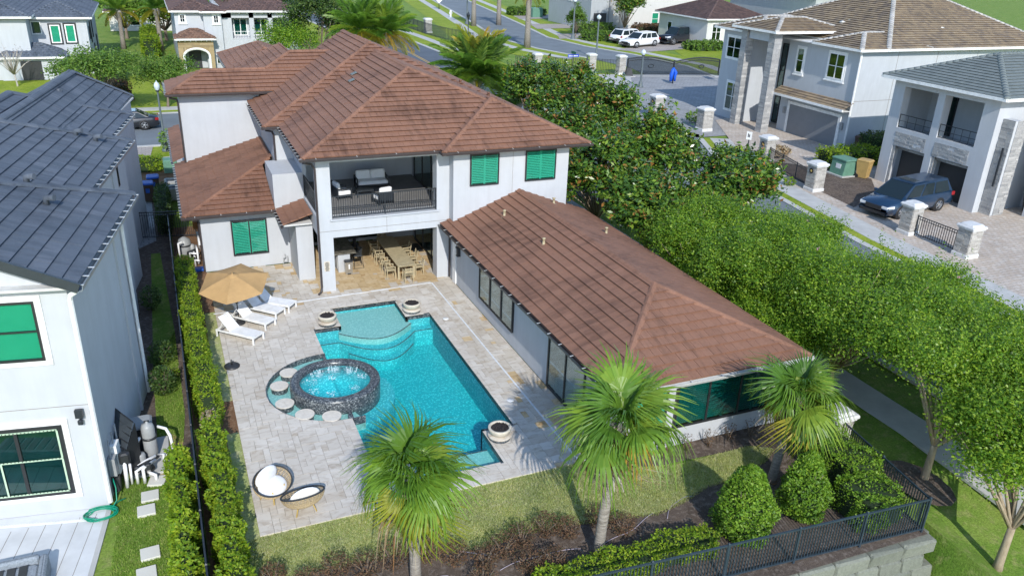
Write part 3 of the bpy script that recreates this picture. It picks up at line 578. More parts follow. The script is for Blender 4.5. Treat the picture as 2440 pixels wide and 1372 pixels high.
# ---------------------------------------------------------------- pool
n = N('mosaic'); v = n.n('TexVoronoi'); v.inputs['Scale'].default_value = 26.0; n.l(n.wpos(), v.inputs['Vector'])
sep = n.n('SeparateColor'); n.l(v.outputs['Color'], sep.inputs[0])
n.pbr(n.ramp(sep.outputs[0], ((0.0, (0.018, 0.024, 0.03)), (0.5, (0.06, 0.07, 0.08)), (0.76, (0.11, 0.125, 0.135)), (0.94, (0.26, 0.28, 0.28)))), 0.3, 0, 0.5)
pool = struct(B().box(POOLX0, POOLY0, -2.5, POOLX1, POOLY1, -2.4).ob('swimming_pool', 'grout'))
OUT = [(4.9, 22.45), (6.1, 22.45), (6.1, 20.4), (9.0, 20.4), (9.0, 22.45), (10.2, 22.45), (10.2, 32.2), (9.05, 32.2), (9.05, 34.1), (6.1, 34.1), (6.1, 32.2), (4.9, 32.2)]
def walls(b, pts, z0, z1, closed=True, t=0.12):
    for i in range(len(pts) if closed else len(pts)-1):
        a = Vector(pts[i]); q = Vector(pts[(i+1) % len(pts)]); d = (q-a).normalized(); o = Vector((d.y, -d.x))
        a2 = a-d*0.0; q2 = q+d*0.0; b.hexa([(*a2, z0), (*(a2+o*t), z0), (*(q2+o*t), z0), (*q2, z0), (*a2, z1), (*(a2+o*t), z1), (*(q2+o*t), z1), (*q2, z1)])
OPEN = [(4.9, 25.0)]+OUT+[(4.9, 29.4)]
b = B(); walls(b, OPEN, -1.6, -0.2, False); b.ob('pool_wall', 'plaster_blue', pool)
b = B(); walls(b, OPEN, -0.2, -0.012, False, t=0.1); b.ob('waterline_tile', 'mosaic', pool)
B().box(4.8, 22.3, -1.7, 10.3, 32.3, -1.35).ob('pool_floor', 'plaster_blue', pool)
def arc(x0, x1, y, bulge, n=24):
    """front edge bulging towards the camera"""
    return [(x0+(x1-x0)*i/n, y-bulge*math.sin(math.pi*i/n)) for i in range(n+1)]
def step(name, mat, pts, z, trim=None):
    B().prism(pts, -1.45, z).ob(name, mat, pool)
    if trim:
        tb = B()
        for i in range(len(trim)-1): tb.bar((*trim[i], z+0.004), (*trim[i+1], z+0.004), 0.05, 0.012)
        tb.ob('step_trim', 'mosaic', pool)
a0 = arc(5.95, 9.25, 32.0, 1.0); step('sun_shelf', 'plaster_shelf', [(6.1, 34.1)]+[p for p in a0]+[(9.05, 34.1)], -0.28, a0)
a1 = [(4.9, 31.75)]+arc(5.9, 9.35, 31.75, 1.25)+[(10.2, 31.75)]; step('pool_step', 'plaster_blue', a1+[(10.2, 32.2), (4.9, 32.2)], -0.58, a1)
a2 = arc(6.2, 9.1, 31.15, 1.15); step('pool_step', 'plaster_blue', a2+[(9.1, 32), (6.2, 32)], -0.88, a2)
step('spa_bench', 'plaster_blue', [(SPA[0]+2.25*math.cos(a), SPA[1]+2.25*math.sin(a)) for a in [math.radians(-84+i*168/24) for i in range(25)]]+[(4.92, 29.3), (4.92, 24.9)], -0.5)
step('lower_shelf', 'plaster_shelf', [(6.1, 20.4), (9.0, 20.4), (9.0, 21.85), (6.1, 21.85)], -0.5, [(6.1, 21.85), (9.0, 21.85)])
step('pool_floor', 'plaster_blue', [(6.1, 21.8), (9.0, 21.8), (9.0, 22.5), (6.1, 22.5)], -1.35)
# side channel round the spa
ang = [math.radians(88+i*(282-88)/40) for i in range(41)]
cho = [(CH[0]+CH[2]*math.cos(a), CH[1]+CH[2]*math.sin(a)) for a in ang]; chi = [(SPA[0]+1.66*math.cos(a), SPA[1]+1.66*math.sin(a)) for a in ang]
b = B(); w = B(); e = B(); fl = B()
for i in range(40):
    q = [cho[i], cho[i+1], chi[i+1], chi[i]]; fl.prism(q, -0.6, -0.24); w.poly([(x, y, -0.085) for x, y in q])
    e.bar((*cho[i], -0.16), (*cho[i+1], -0.16), 0.05, 0.30)
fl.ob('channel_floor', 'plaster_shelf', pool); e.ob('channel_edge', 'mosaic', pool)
ch_poly = cho+chi[::-1]
tb = B(); tb.bar((4.93, 24.72, -0.2), (4.93, 25.5, -0.2), 0.12, 0.3); tb.ob('channel_lip', 'mosaic', pool)
def prism_closed(pts, z0, z1): return B().prism(pts, z0, z1)
struct(prism_closed(OUT, -1.6, -0.09).ob('pool_water', 'pool_water'))
cw = B(); k = len(cho)
cw.v = [(x, y, -0.09) for x, y in cho]+[(x, y, -0.09) for x, y in chi]+[(x, y, -0.55) for x, y in cho]+[(x, y, -0.55) for x, y in chi]
for i in range(k-1): cw.f += [(i, i+1, k+i+1, k+i)[::1], (2*k+i, 3*k+i, 3*k+i+1, 2*k+i+1), (i, 2*k+i, 2*k+i+1, i+1), (k+i, k+i+1, 3*k+i+1, 3*k+i)]
cw.f += [(0, k, 3*k, 2*k), (k-1, 3*k-1, 4*k-1, 2*k-1)]; cw.sm = [False]*len(cw.f); struct(cw.ob('channel_water', 'pool_water'))
spa = thing('spa', 'round raised spa with dark pebble mosaic rim overlapping the pool', 'spa', (*SPA, 0))
B().lathe([(1.66, -1.4), (1.70, 0.24), (1.68, 0.31), (1.62, 0.34), (1.36, 0.325), (1.33, 0.31), (1.33, 0.1)], 64).ob('spa_wall', 'mosaic', spa, world=False)
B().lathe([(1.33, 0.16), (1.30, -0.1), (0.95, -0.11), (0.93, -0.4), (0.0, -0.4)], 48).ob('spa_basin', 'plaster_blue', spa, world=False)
B().lathe([(0.001, -0.5), (1.335, -0.5), (1.335, 0.29), (0.001, 0.29)], 48).ob('spa_water', 'spa_water', spa, world=False)
bb = B()
for cx_, cy_, r_ in ((-0.55, 0.75, .17), (0.1, 0.95, .15), (0.75, 0.65, .17), (1.0, -0.05, .16), (0.55, -0.8, .15), (-0.35, -0.95, .14), (-0.95, 0.1, .2), (-0.9, -0.55, .15), (-0.1, 0.2, .12)):
    for k in range(34):
        a = random.uniform(0, 6.28); r = r_*random.random()**.7*1.6; s_ = random.uniform(0.008, 0.02); bb.ell((cx_+r*math.cos(a), cy_+r*math.sin(a), 0.288), (s_, s_, s_*0.4), 6, 4)
bb.ob('bubbles', 'bubble_white', spa, world=False, stuff=True)
names = ('topmost, nearest the loungers', 'second from the loungers', 'leftmost, third from the loungers', 'fourth from the loungers', 'last one, beside the open pool')
for (x, y), nm in zip(((3.29, 28.75), (2.80, 27.85), (2.80, 26.5), (3.36, 25.52), (4.24, 25.08)), names):
    t = thing('water_stool', 'round stone seat in the shallow channel round the spa, '+nm, 'stool', (x, y, 0), group='round stone seats in the spa channel')
    B().lathe([(0.31, -0.3), (0.31, -0.02)], 24).ob('pedestal', 'mosaic', t, world=False)
    for k in range(8):
        a = k*math.pi/4+0.1; p = [(0, 0)]+[(0.345*math.cos(a+q*math.pi/16+0.01), 0.345*math.sin(a+q*math.pi/16+0.01)) for q in range(5)]; p = [(u*0.99+0.004*math.cos(a+.39), v_*0.99+0.004*math.sin(a+.39)) for u, v_ in p]
        B().prism(p, -0.02, 0.02).ob('seat_wedge', 'stone_cream', t, world=False)
for x, y, nm in ((5.58, 32.6, 'left of the sun shelf'), (9.5, 32.68, 'right of the sun shelf'), (9.42, 21.75, 'near corner of the pool')):
    t = thing('fire_bowl', 'cream stone fire bowl with black lava rock, '+nm, 'fire bowl', (x, y, 0), group='fire bowls at the pool corners')
    k_ = 0.78; q_ = lambda P: [(r*k_, z*k_ if z > 0 else z) for r, z in P]
    B().lathe(q_([(0.50, -0.9), (0.50, 0.12)]), 32).ob('pedestal', 'mosaic', t, world=False); B().lathe(q_([(0.52, 0.12), (0.54, 0.14), (0.54, 0.18), (0.52, 0.2), (0.0, 0.2)]), 32).ob('plinth', 'travertine_mid', t, world=False)
    B().lathe(q_([(0.26, 0.2), (0.36, 0.23), (0.48, 0.36), (0.53, 0.51), (0.53, 0.56), (0.50, 0.58), (0.42, 0.57), (0.40, 0.50)]), 40).ob('bowl', 'bowl_stone', t, world=False)
    lv = B()
    for k in range(150):
        a = random.uniform(0, 6.28); r = 0.30*math.sqrt(random.random()); s_ = random.uniform(0.02, 0.036); lv.ell((r*math.cos(a), r*math.sin(a), 0.415+random.uniform(-.01, .02)), (s_, s_*random.uniform(.7, 1.2), s_*0.8), 5, 3)
    lv.lathe([(0.32, 0.40), (0.0, 0.42)], 24); lv.ob('lava_rock', 'lava', t, world=False, stuff=True)
# ---------------------------------------------------------------- shared building parts
def T(x, y, z=0, deg=0): return Matrix.Translation((x, y, z)) @ Matrix.Rotation(math.radians(deg), 4, 'Z')
def window(parent, M, w, h, cols=1, rows=1, frame='frame_dark', pane='glass_green', back='blind_white', louvre=0, fw=0.07, name='window', trim=None, sill=False, d=0.10):
    """window whose lower left corner is M's origin: x along the wall, z up, outward is -y"""
    fb = B(); t = fw
    fb.box(0, -d, 0, t, 0.0, h); fb.box(w-t, -d, 0, w, 0.0, h); fb.box(t, -d, h-t, w-t, 0.0, h); fb.box(t, -d, 0, w-t, 0.0, t)
    for i in range(1, cols): fb.box(w*i/cols-t*0.45, -d+0.004, t, w*i/cols+t*0.45, -0.0, h-t)
    for j in range(1, rows):
        for i in range(cols): fb.box(max(t, w*i/cols+t*0.45), -d+0.008, h*j/rows-t*0.3, min(w-t, w*(i+1)/cols-t*0.45), -0.0, h*j/rows+t*0.3)
    O = org(parent); f = fb.xf(M).ob(name, frame, parent)
    for i in range(cols):
        x0 = w*i/cols+(t if i == 0 else t*0.45); x1 = w*(i+1)/cols-(t if i == cols-1 else t*0.45)
        B().box(x0, -d+0.035, t, x1, -d+0.041, h-t).xf(M).ob('pane', pane, f)
        if louvre:
            lb = B(); k = max(1, round((x1-x0)/0.75)) if louvre < 3 else 1
            for q in range(k):
                a = x0+(x1-x0)*q/k; c = x0+(x1-x0)*(q+1)/k
                lb.box(a, -0.055, t, a+0.05, -0.03, h-t); lb.box(c-0.05, -0.055, t, c, -0.03, h-t)
                z = t+0.06
                while z < h-t-0.06: lb.hexa([(a+.05, -0.055, z), (c-.05, -0.055, z), (c-.05, -0.018, z+0.038), (a+.05, -0.018, z+0.038), (a+.05, -0.055, z+0.01), (c-.05, -0.055, z+0.01), (c-.05, -0.018, z+0.048), (a+.05, -0.018, z+0.048)]); z += 0.085
            lb.xf(M).ob('louvres', back, f, stuff=True); B().box(x0, -0.012, t, x1, -0.004, h-t).xf(M).ob('backing', 'glass_dark' if louvre == 2 else 'shutter_shade', f)
        else: B().box(x0, -0.02, t, x1, -0.004, h-t).xf(M).ob('backing', back, f)
    if trim:
        tb = B(); q = 0.16; tb.box(-q, -0.06, h, w+q, -0.001, h+q); tb.box(-q, -0.06, -q, w+q, -0.001, 0); tb.box(-q, -0.055, 0, 0, -0.001, h); tb.box(w, -0.055, 0, w+q, -0.001, h)
        if sill: tb.box(-q-0.08, -0.14, -q-0.1, w+q+0.08, -0.001, -q)
        tb.xf(M).ob('window_trim', trim, f)
    return f
plain('shutter_shade', (0.09, 0.16, 0.13), 0.8)
def railing(parent, a, c, z, h, mat='metal_black', gap=0.11, base=0.08, mid=None, name='railing', post=0.05, posts=2):
    a = Vector((a[0], a[1], z)); c = Vector((c[0], c[1], z)); d = c-a; L = d.length; d.normalize(); b = B(); up = Vector((0, 0, 1))
    b.bar(a+up*h, c+up*h, 0.055, 0.045); b.bar(a+up*base, c+up*base, 0.04, 0.04)
    if mid: b.bar(a+up*mid, c+up*mid, 0.03, 0.03)
    for i in range(posts): p = a+d*(L*i/(posts-1)); b.bar(p, p+up*(h+0.02), post)
    r = b.ob(name, mat, parent); pb = B(); pb.bar((0, 0, base), (0, 0, h), 0.022); me = pb.mesh('baluster', mat); n_ = int(L/gap)
    for i in range(1, n_):
        o = bpy.data.objects.new('baluster', me); C.objects.link(o); o.parent = r; p = a+d*(L*i/n_); o.location = p-org(r)
    return r
# ---------------------------------------------------------------- the house with the pool
house = thing('house', 'two-storey white stucco house with brown tiled hip roofs around the pool terrace', 'house', (9, 40, 0))
wall = B()
wall.box(1.02, 40.45, 0, 6.28, 60, 3.05); wall.box(5.25, 37.9, 0, 6.05, 40.44, 2.95); wall.box(4.62, 40.2, 3.1, 6.1, 42.98, 4.85)
wall.box(6.07, 36.1, 0, 6.7, 36.75, 6.62); wall.box(11.84, 36.1, 0, 12.49, 36.75, 6.62)
wall.box(6.7, 36.1, 2.72, 11.84, 42.6, 3.62); wall.box(6.07, 36.75, 2.72, 6.7, 42.6, 3.62); wall.box(11.84, 36.75, 2.72, 12.49, 42.6, 3.62)
wall.box(6.7, 36.1, 6.36, 11.84, 36.7, 6.62); wall.box(6.07, 36.75, 6.36, 6.5, 40.3, 6.62); wall.box(6.1, 40.3, 0, 6.3, 42.6, 2.72); wall.box(6.1, 40.3, 3.62, 6.3, 42.98, 6.62)
wall.box(6.3, 42.6, 0, 18.6, 58, 6.62); wall.box(12.5, 35.55, 0, 18.68, 42.59, 6.62); wall.box(5.25, 43, 3.0, 6.29, 49.5, 6.62); wall.box(0.95, 49.5, 3.06, 8.0, 53.0, 7.26)
wall.box(12.5, 19.2, 0, 19.5, 35.54, 2.76)
wall.ob('wall', 'stucco_white', house)
jb = B()
for x, z0, z1 in ((15.6, 3.7, 6.6), (9.3, 2.75, 3.6)): B().box(x, (35.545 if x > 12 else 36.095), z0, x+0.012, (35.56 if x > 12 else 36.11), z1).ob('control_joint', 'grout', house)
jb.box(6.07, 36.094, 3.05, 12.4, 36.11, 3.065); jb.ob('control_joint', 'grout', house)
R = Roof(house, 'tile_brown', limit=0, name='main_roof')
E1 = 6.75
R.plane([(5.4, 35.5, E1), (19.6, 35.5, E1), (12.2, 42.1, 9.57)]); R.plane([(5.4, 43.3, E1), (5.4, 35.5, E1), (12.2, 42.1, 9.57), (12.2, 50.0, 9.57)]); R.plane([(19.6, 35.5, E1), (19.6, 59, E1), (12.2, 52.4, 9.57), (12.2, 42.1, 9.57)])
R.plane([(11.84, 35.0, E1), (19.6, 35.0, E1), (15.7, 38.9, 8.42)]); R.plane([(11.84, 35.55, E1), (11.84, 35.0, E1), (15.7, 38.9, 8.42), (15.7, 39.5, 8.42)]); R.plane([(19.62, 35.0, E1), (19.62, 42.2, E1), (15.7, 38.9, 8.42)])
R.plane([(4.64, 42.4, E1), (19.6, 42.4, E1), (12.05, 49.8, 9.93)]); R.plane([(4.64, 50.5, E1), (4.64, 42.4, E1), (12.05, 49.8, 9.93), (12.05, 57, 9.93)]); R.plane([(19.6, 42.4, E1), (19.6, 60, E1), (12.05, 53.5, 9.93), (12.05, 49.8, 9.93)])
E2 = 7.4
R.plane([(0.35, 48.9, E2), (9, 48.9, E2), (9, 51.15, 8.35), (2.45, 51.15, 8.35)]); R.plane([(6.0, 51.15, 8.35), (12, 51.15, 8.35), (12, 52.9, 9.1), (7.75, 52.9, 9.1)]); R.plane([(0.35, 53.4, E2), (0.35, 48.9, E2), (2.45, 51.15, 8.35)]); R.plane([(9, 53.4, E2), (0.35, 53.4, E2), (2.45, 51.15, 8.35), (9, 51.15, 8.35)]); R.plane([(3.95, 57, E2), (3.95, 49.05, E2), (7.75, 52.9, 9.1), (7.75, 57, 9.1)])
R.plane([(4.3, 65.3, E2), (4.3, 56, E2), (7, 58.9, 8.56), (7, 62.5, 8.56)]); R.plane([(4.3, 56, E2), (9.7, 56, E2), (7, 58.9, 8.56)]); R.plane([(9.7, 56, E2), (9.7, 65.3, E2), (7, 62.5, 8.56), (7, 58.9, 8.56)]); R.plane([(9.7, 65.3, E2), (4.3, 65.3, E2), (7, 62.5, 8.56)])
R.plane([(0.22, 60, 3.1), (0.22, 50.8, 3.1), (0.95, 50.8, 3.4), (0.95, 60, 3.4)])
R.hips(((5.4, 35.5, E1), (12.2, 42.1, 9.57)), ((12.2, 42.1, 9.57), (15.7, 38.95, 8.25)), ((12.2, 42.1, 9.57), (12.2, 49.6, 9.57)), ((11.84, 35, E1), (15.7, 38.9, 8.42)), ((19.6, 35, E1), (15.7, 38.9, 8.42)), ((4.64, 42.4, E1), (12.05, 49.8, 9.93)), ((12.05, 49.8, 9.93), (12.05, 53.5, 9.93)), ((0.35, 48.9, E2), (2.45, 51.15, 8.35)), ((2.45, 51.15, 8.35), (6.0, 51.15, 8.35)), ((6.0, 51.15, 8.35), (7.75, 52.9, 9.1)), ((7.75, 52.9, 9.1), (11.4, 52.9, 9.1)), ((4.3, 65.3, E2), (7, 62.5, 8.56)), ((7, 58.9, 8.56), (7, 62.5, 8.56)), ((9.7, 56, E2), (7, 58.9, 8.56)), ((9.7, 65.3, E2), (7, 62.5, 8.56)))
R.build()
R = Roof(house, 'tile_brown', limit=300, name='wing_roof'); E3 = 2.9
R.plane([(12, 18.7, E3), (20, 18.7, E3), (16, 23, 4.45)]); R.plane([(12, 36.05, E3), (12, 18.7, E3), (16, 23, 4.45), (16, 36.05, 4.45)]); R.plane([(20, 18.7, E3), (20, 36.0, E3), (16, 36.0, 4.45), (16, 23, 4.45)])
R.hips(((12, 18.7, E3), (16, 23, 4.45)), ((20, 18.7, E3), (16, 23, 4.45)), ((16, 23, 4.45), (16, 35.55, 4.45))); R.build()
R = Roof(house, 'tile_brown', limit=0, name='side_roof')
R.plane([(0.28, 50, 3.15), (0.28, 39.85, 3.15), (5.2, 44.77, 4.63), (5.2, 50, 4.63)]); R.plane([(0.28, 39.85, 3.15), (4.6, 39.85, 3.15), (4.6, 44.17, 4.45)]); R.plane([(4.62, 40.15, 3.05), (4.62, 37.6, 3.05), (6.05, 37.6, 3.5), (6.05, 40.15, 3.5)])
R.plane([(0.28, 39.85, 3.15), (0.28, 39.86, 3.15), (0.3, 39.87, 3.156)])
R.hips(((0.28, 39.85, 3.15), (5.0, 44.57, 4.57))); R.build()
sb = B(); sb.box(5.45, 35.56, 6.63, 19.55, 59, 6.72); sb.box(11.9, 35.06, 6.64, 19.5, 35.555, 6.725); sb.box(4.7, 42.46, 6.635, 5.44, 50, 6.715); sb.box(0.4, 48.95, 7.27, 9, 53.35, 7.36); sb.box(12.06, 18.76, 2.77, 19.94, 36.0, 2.87); sb.box(0.33, 39.9, 3.06, 5.25, 50, 3.12); sb.box(4.68, 37.65, 2.96, 6.0, 40.1, 3.03); sb.box(4.35, 56.05, 7.28, 9.65, 65.2, 7.365)
sb.ob('soffit', 'soffit', house)
gb = B()
for a, c, z, o in (((5.3, 35.5), (11.9, 35.5), 6.74, (0, -1)), ((11.74, 35.0), (19.7, 35.0), 6.74, (0, -1)), ((5.4, 35.4), (5.4, 42.5), 6.74, (-1, 0)), ((11.84, 34.95), (11.84, 35.5), 6.74, (-1, 0)), ((4.55, 42.4), (5.35, 42.4), 6.74, (0, -1)), ((4.64, 42.35), (4.64, 49), 6.74, (-1, 0)), ((0.25, 48.9), (6.6, 48.9), 7.39, (0, -1)), ((0.35, 48.85), (0.35, 53.4), 7.39, (-1, 0)),
                   ((12, 18.6), (12, 36.05), 2.89, (-1, 0)), ((0.18, 39.85), (4.6, 39.85), 3.14, (0, -1)), ((0.28, 39.8), (0.28, 50), 3.14, (-1, 0)), ((4.62, 37.55), (4.62, 40.15), 3.04, (-1, 0)), ((4.3, 56), (4.3, 65.3), 7.39, (-1, 0)), ((0.22, 50.8), (0.22, 60), 3.09, (-1, 0))): gutter(gb, a, c, z, out=o)
gb.ob('gutter', 'gutter_brown', house); gb2 = B(); gutter(gb2, (11.9, 18.7), (20.1, 18.7), 2.89, out=(0, -1)); gb2.ob('gutter', 'strap_metal', house, label='pale metal gutter along the near end of the wing')
st = B()
def straps(a, c, z, o, gap=0.9):
    a = Vector(a); c = Vector(c); L = (c-a).length; n_ = int(L/gap)
    for i in range(n_+1): p = a+(c-a)*(i/max(1, n_)); q = p+Vector(o)*0.15; st.bar((p.x-o[0]*0.05, p.y-o[1]*0.05, z+0.02), (q.x, q.y, z+0.006), 0.035, 0.012)
straps((12, 18.8), (12, 36), 2.89, (-1, 0)); straps((5.4, 35.5), (5.4, 42), 6.74, (-1, 0), 0.55); straps((4.64, 42.5), (4.64, 49), 6.74, (-1, 0), 0.55); straps((0.28, 40), (0.28, 50), 3.14, (-1, 0), 0.5); straps((4.62, 37.7), (4.62, 40.1), 3.04, (-1, 0), 0.4); straps((0.22, 51), (0.22, 59), 3.09, (-1, 0), .5); straps((0.35, 49), (0.35, 53), 7.39, (-1, 0), .5); straps((4.3, 56), (4.3, 65), 7.39, (-1, 0), .5); straps((6, 35.5), (11.5, 35.5), 6.74, (0, -1), 1.4); straps((12.5, 35), (19.5, 35), 6.74, (0, -1), 1.4); straps((12.4, 18.7), (19.8, 18.7), 2.89, (0, -1), 1.1); straps((.8, 39.85), (4.4, 39.85), 3.14, (0, -1), 1.2)
st.ob('gutter_strap', 'strap_metal', house, stuff=True)
for pth in ([(5.45, 35.6, 6.55), (5.9, 36.0, 6.35), (6.02, 36.04, 6.1), (6.02, 36.04, 0.3), (5.95, 35.95, 0.08), (5.8, 35.75, 0.06)], [(4.75, 42.5, 6.55), (5.1, 42.85, 6.4), (5.18, 42.9, 6.2), (5.18, 42.9, 4.7)], [(0.45, 39.95, 3.0), (0.9, 40.35, 2.8), (0.97, 40.4, 2.6), (0.97, 40.4, 0.1)], [(0.45, 49.0, 7.2), (0.85, 49.4, 7.0), (0.88, 49.44, 6.8), (0.88, 49.44, 3.3)], [(12.1, 36.0, 2.75), (12.42, 35.9, 2.6), (12.44, 35.9, 2.4), (12.44, 35.9, 0.1)]): B().tube(pth, 0.055, 6, sm=False).ob('downspout', 'gutter_brown', house)
# roof vents
def vent(parent, x, y, z, mat='wood_pale', r=0.06, h=0.32): B().lathe([(0.16, -0.12), (0.15, 0.0), (r, 0.03), (r, h-0.05), (r*1.35, h-0.04), (r*1.35, h), (0.0, h+0.02)], 12, (x, y, z)).ob('vent_pipe', mat, parent)
for x, y in ((14.4, 33.6), (14.5, 29.4)): vent(house, x, y, 2.9+0.3875*(x-12))
for x, y in ((17.5, 34.6), (18.3, 30.6)): vent(house, x, y, 2.9+0.3875*(20-x))
for x, y in ((14.3, 52.5), (15.0, 49.2), (16.4, 45.5), (17.2, 43)): vent(house, x, y, 6.75+0.381*(19.6-x), 'tile_brown', 0.07, 0.3)
for k, (y, x) in enumerate(((44.3, 9.7), (45.5, 10.1))): B().box(-.17, -.1, 0, .17, .3, .03).xf(Matrix.Translation((x, y, 6.75+0.4147*(x-5.4)+.09)) @ Matrix.Rotation(-math.atan(.4147), 4, 'Y')).ob('slipped_tile', 'tile_grey', house)
# windows
window(house, T(13.34, 35.55, 4.88), 1.5, 1.56, 1, 1, louvre=1, back='blind_white', fw=0.06); window(house, T(16.27, 35.55, 4.9), 1.67, 1.56, 1, 1, louvre=1, fw=0.06)
window(house, T(2.43, 40.45, 0.72), 1.74, 1.86, 2, 1, louvre=2, back='blind_white', fw=0.07)
window(house, T(12.5, 31.67, 0.71, -90), 1.32, 1.6, 1, 1, louvre=2, pane='glass_clear', fw=0.05); window(house, T(12.5, 30.34, 0.71, -90), 1.3, 1.6, 1, 1, louvre=1, pane='glass_clear', fw=0.05); window(house, T(12.5, 29.03, 0.71, -90), 1.25, 1.6, 1, 1, louvre=1, pane='glass_clear', fw=0.05)
window(house, T(12.5, 24.3, 0.1, -90), 4.4, 2.2, 3, 1, louvre=1, pane='glass_clear', fw=0.09, name='sliding_door')
window(house, T(13.05, 19.2, 0.78), 1.35, 1.84, 1, 1, louvre=1, pane='glass_green', fw=0.08); window(house, T(14.75, 19.2, 0.78), 4.0, 1.84, 3, 1, louvre=2, pane='glass_teal', fw=0.08)
window(house, T(12.49, 41.9, 3.64, -90), 4.6, 2.5, 3, 1, back='glass_dark', pane='glass_teal', fw=0.08, name='sliding_door'); window(house, T(12.49, 41.9, 0.02, -90), 4.6, 2.45, 3, 1, back='glass_dark', pane='glass_teal', fw=0.08, name='sliding_door')
window(house, T(6.5, 42.6, 5.85), 5.0, 0.42, 3, 1, back='glass_dark', pane='glass_teal', fw=0.06); window(house, T(6.5, 42.6, 0.2), 4.1, 2.3, 3, 1, back='glass_dark', pane='glass_teal', fw=0.06, name='sliding_door')
# side door and lantern on the wing
dob = B(); dob.box(12.44, 35.0, 0.02, 12.499, 35.45, 2.2); dob.ob('side_door', 'white_trim', house)
B().box(11.95, 42.5, 5.0, 12.1, 42.595, 5.3).ob('speaker', 'plastic_dark', house)
lt = B(); lt.box(12.34, 34.42, 1.75, 12.48, 34.6, 2.1); lt.box(12.30, 34.39, 2.1, 12.49, 34.63, 2.16); lt.box(12.32, 34.40, 1.70, 12.49, 34.62, 1.75); lt.bar((12.49, 34.51, 1.95), (12.3, 34.51, 2.25), 0.03); lt.ob('wall_lantern', 'metal_black', house)
B().box(6.72, 36.8, 3.62, 12.45, 42.58, 3.65).ob('balcony_floor', 'balcony_floor', house)
railing(house, (6.72, 36.2), (11.82, 36.2), 3.65, 1.05, mid=0.42, posts=3); railing(house, (6.16, 36.78), (6.16, 40.28), 3.63, 1.05, mid=0.42)
B().box(6.6, 36.02, 3.56, 11.95, 36.095, 3.63).ob('ledge', 'stucco_white', house)
# notice on the column
nt = B().box(6.2, 36.085, 1.06, 6.46, 36.098, 1.56).ob('notice', 'bowl_stone', house); nb = B()
for i in range(11):
    z = 1.52-i*0.042; L = random.uniform(0.10, 0.21)
    nb.box(6.33-L/2, 36.08, z-0.022, 6.33+L/2, 36.0845, z)
nb.ob('lettering', 'plastic_dark', nt)
# hose bib by the wall
B().tube([(4.95, 40.4, 0.5), (4.95, 40.3, 0.5), (4.95, 40.25, 0.4), (4.85, 40.25, 0.35), (4.85, 40.25, 0.15), (5.05, 40.25, 0.15), (5.05, 40.25, 0.45)], 0.03, 6).ob('valve_pipe', 'plastic_grey', house)
# ---------------------------------------------------------------- furniture on the balcony
def sofa(name, label, cat, x, y, z, rz, w, seats, group=None):
    t = thing(name, label, cat, (x, y, z), math.radians(rz), group); d = 0.78
    f = B(); f.box(-w/2, -d/2, 0.16, w/2, d/2, 0.24)
    for sx in (-1, 1):
        f.box(sx*w/2-(0.07 if sx > 0 else 0), -d/2, 0.52, sx*w/2+(0.07 if sx < 0 else 0), d/2, 0.57)
    f.box(-w/2, d/2-0.06, 0.24, w/2, d/2, 0.62); f.ob('frame', 'metal_black', t, world=False)
    for sx in (-1, 1):
        for sy in (-1, 1): B().box(sx*(w/2-0.035)-0.03, sy*(d/2-0.03)-0.03, 0, sx*(w/2-0.035)+0.03, sy*(d/2-0.03)+0.03, 0.52).ob('leg', 'metal_black', t, world=False)
    B().bevbox(-w/2+0.08, -d/2+0.01, 0.24, w/2-0.08, d/2-0.1, 0.42, 0.05).ob('seat_cushion', 'cushion_white', t, world=False)
    for i in range(seats):
        a = -w/2+0.08+(w-0.16)*i/seats; c = -w/2+0.08+(w-0.16)*(i+1)/seats
        B().bevbox(a+0.01, -0.1, 0, c-0.01, 0.08, 0.46, 0.05).xf(Matrix.Translation((0, d/2-0.16, 0.42)) @ Matrix.Rotation(-0.2, 4, 'X')).ob('back_cushion', 'cushion_white', t, world=False)
    return t
sofa('sofa', 'two-seat white cushioned sofa at the back of the balcony', 'sofa', 9.75, 40.75, 3.655, 0, 1.75, 2)
sofa('armchair', 'white cushioned armchair at the left end of the balcony', 'armchair', 7.85, 39.3, 3.655, 100, 0.82, 1); sofa('armchair', 'white cushioned armchair with its back to the balcony railing', 'armchair', 9.6, 37.9, 3.655, 195, 0.85, 1)
t = thing('coffee_table', 'low dark coffee table between balcony seats', 'table', (9.0, 39.3, 3.655)); B().bevbox(-0.45, -0.3, 0.3, 0.45, 0.3, 0.36, 0.02).ob('tabletop', 'metal_black', t, world=False)
for sx in (-1, 1):
    for sy in (-1, 1): B().box(sx*0.4-.025, sy*0.25-.025, 0, sx*0.4+.025, sy*0.25+.025, 0.3).ob('leg', 'metal_black', t, world=False)
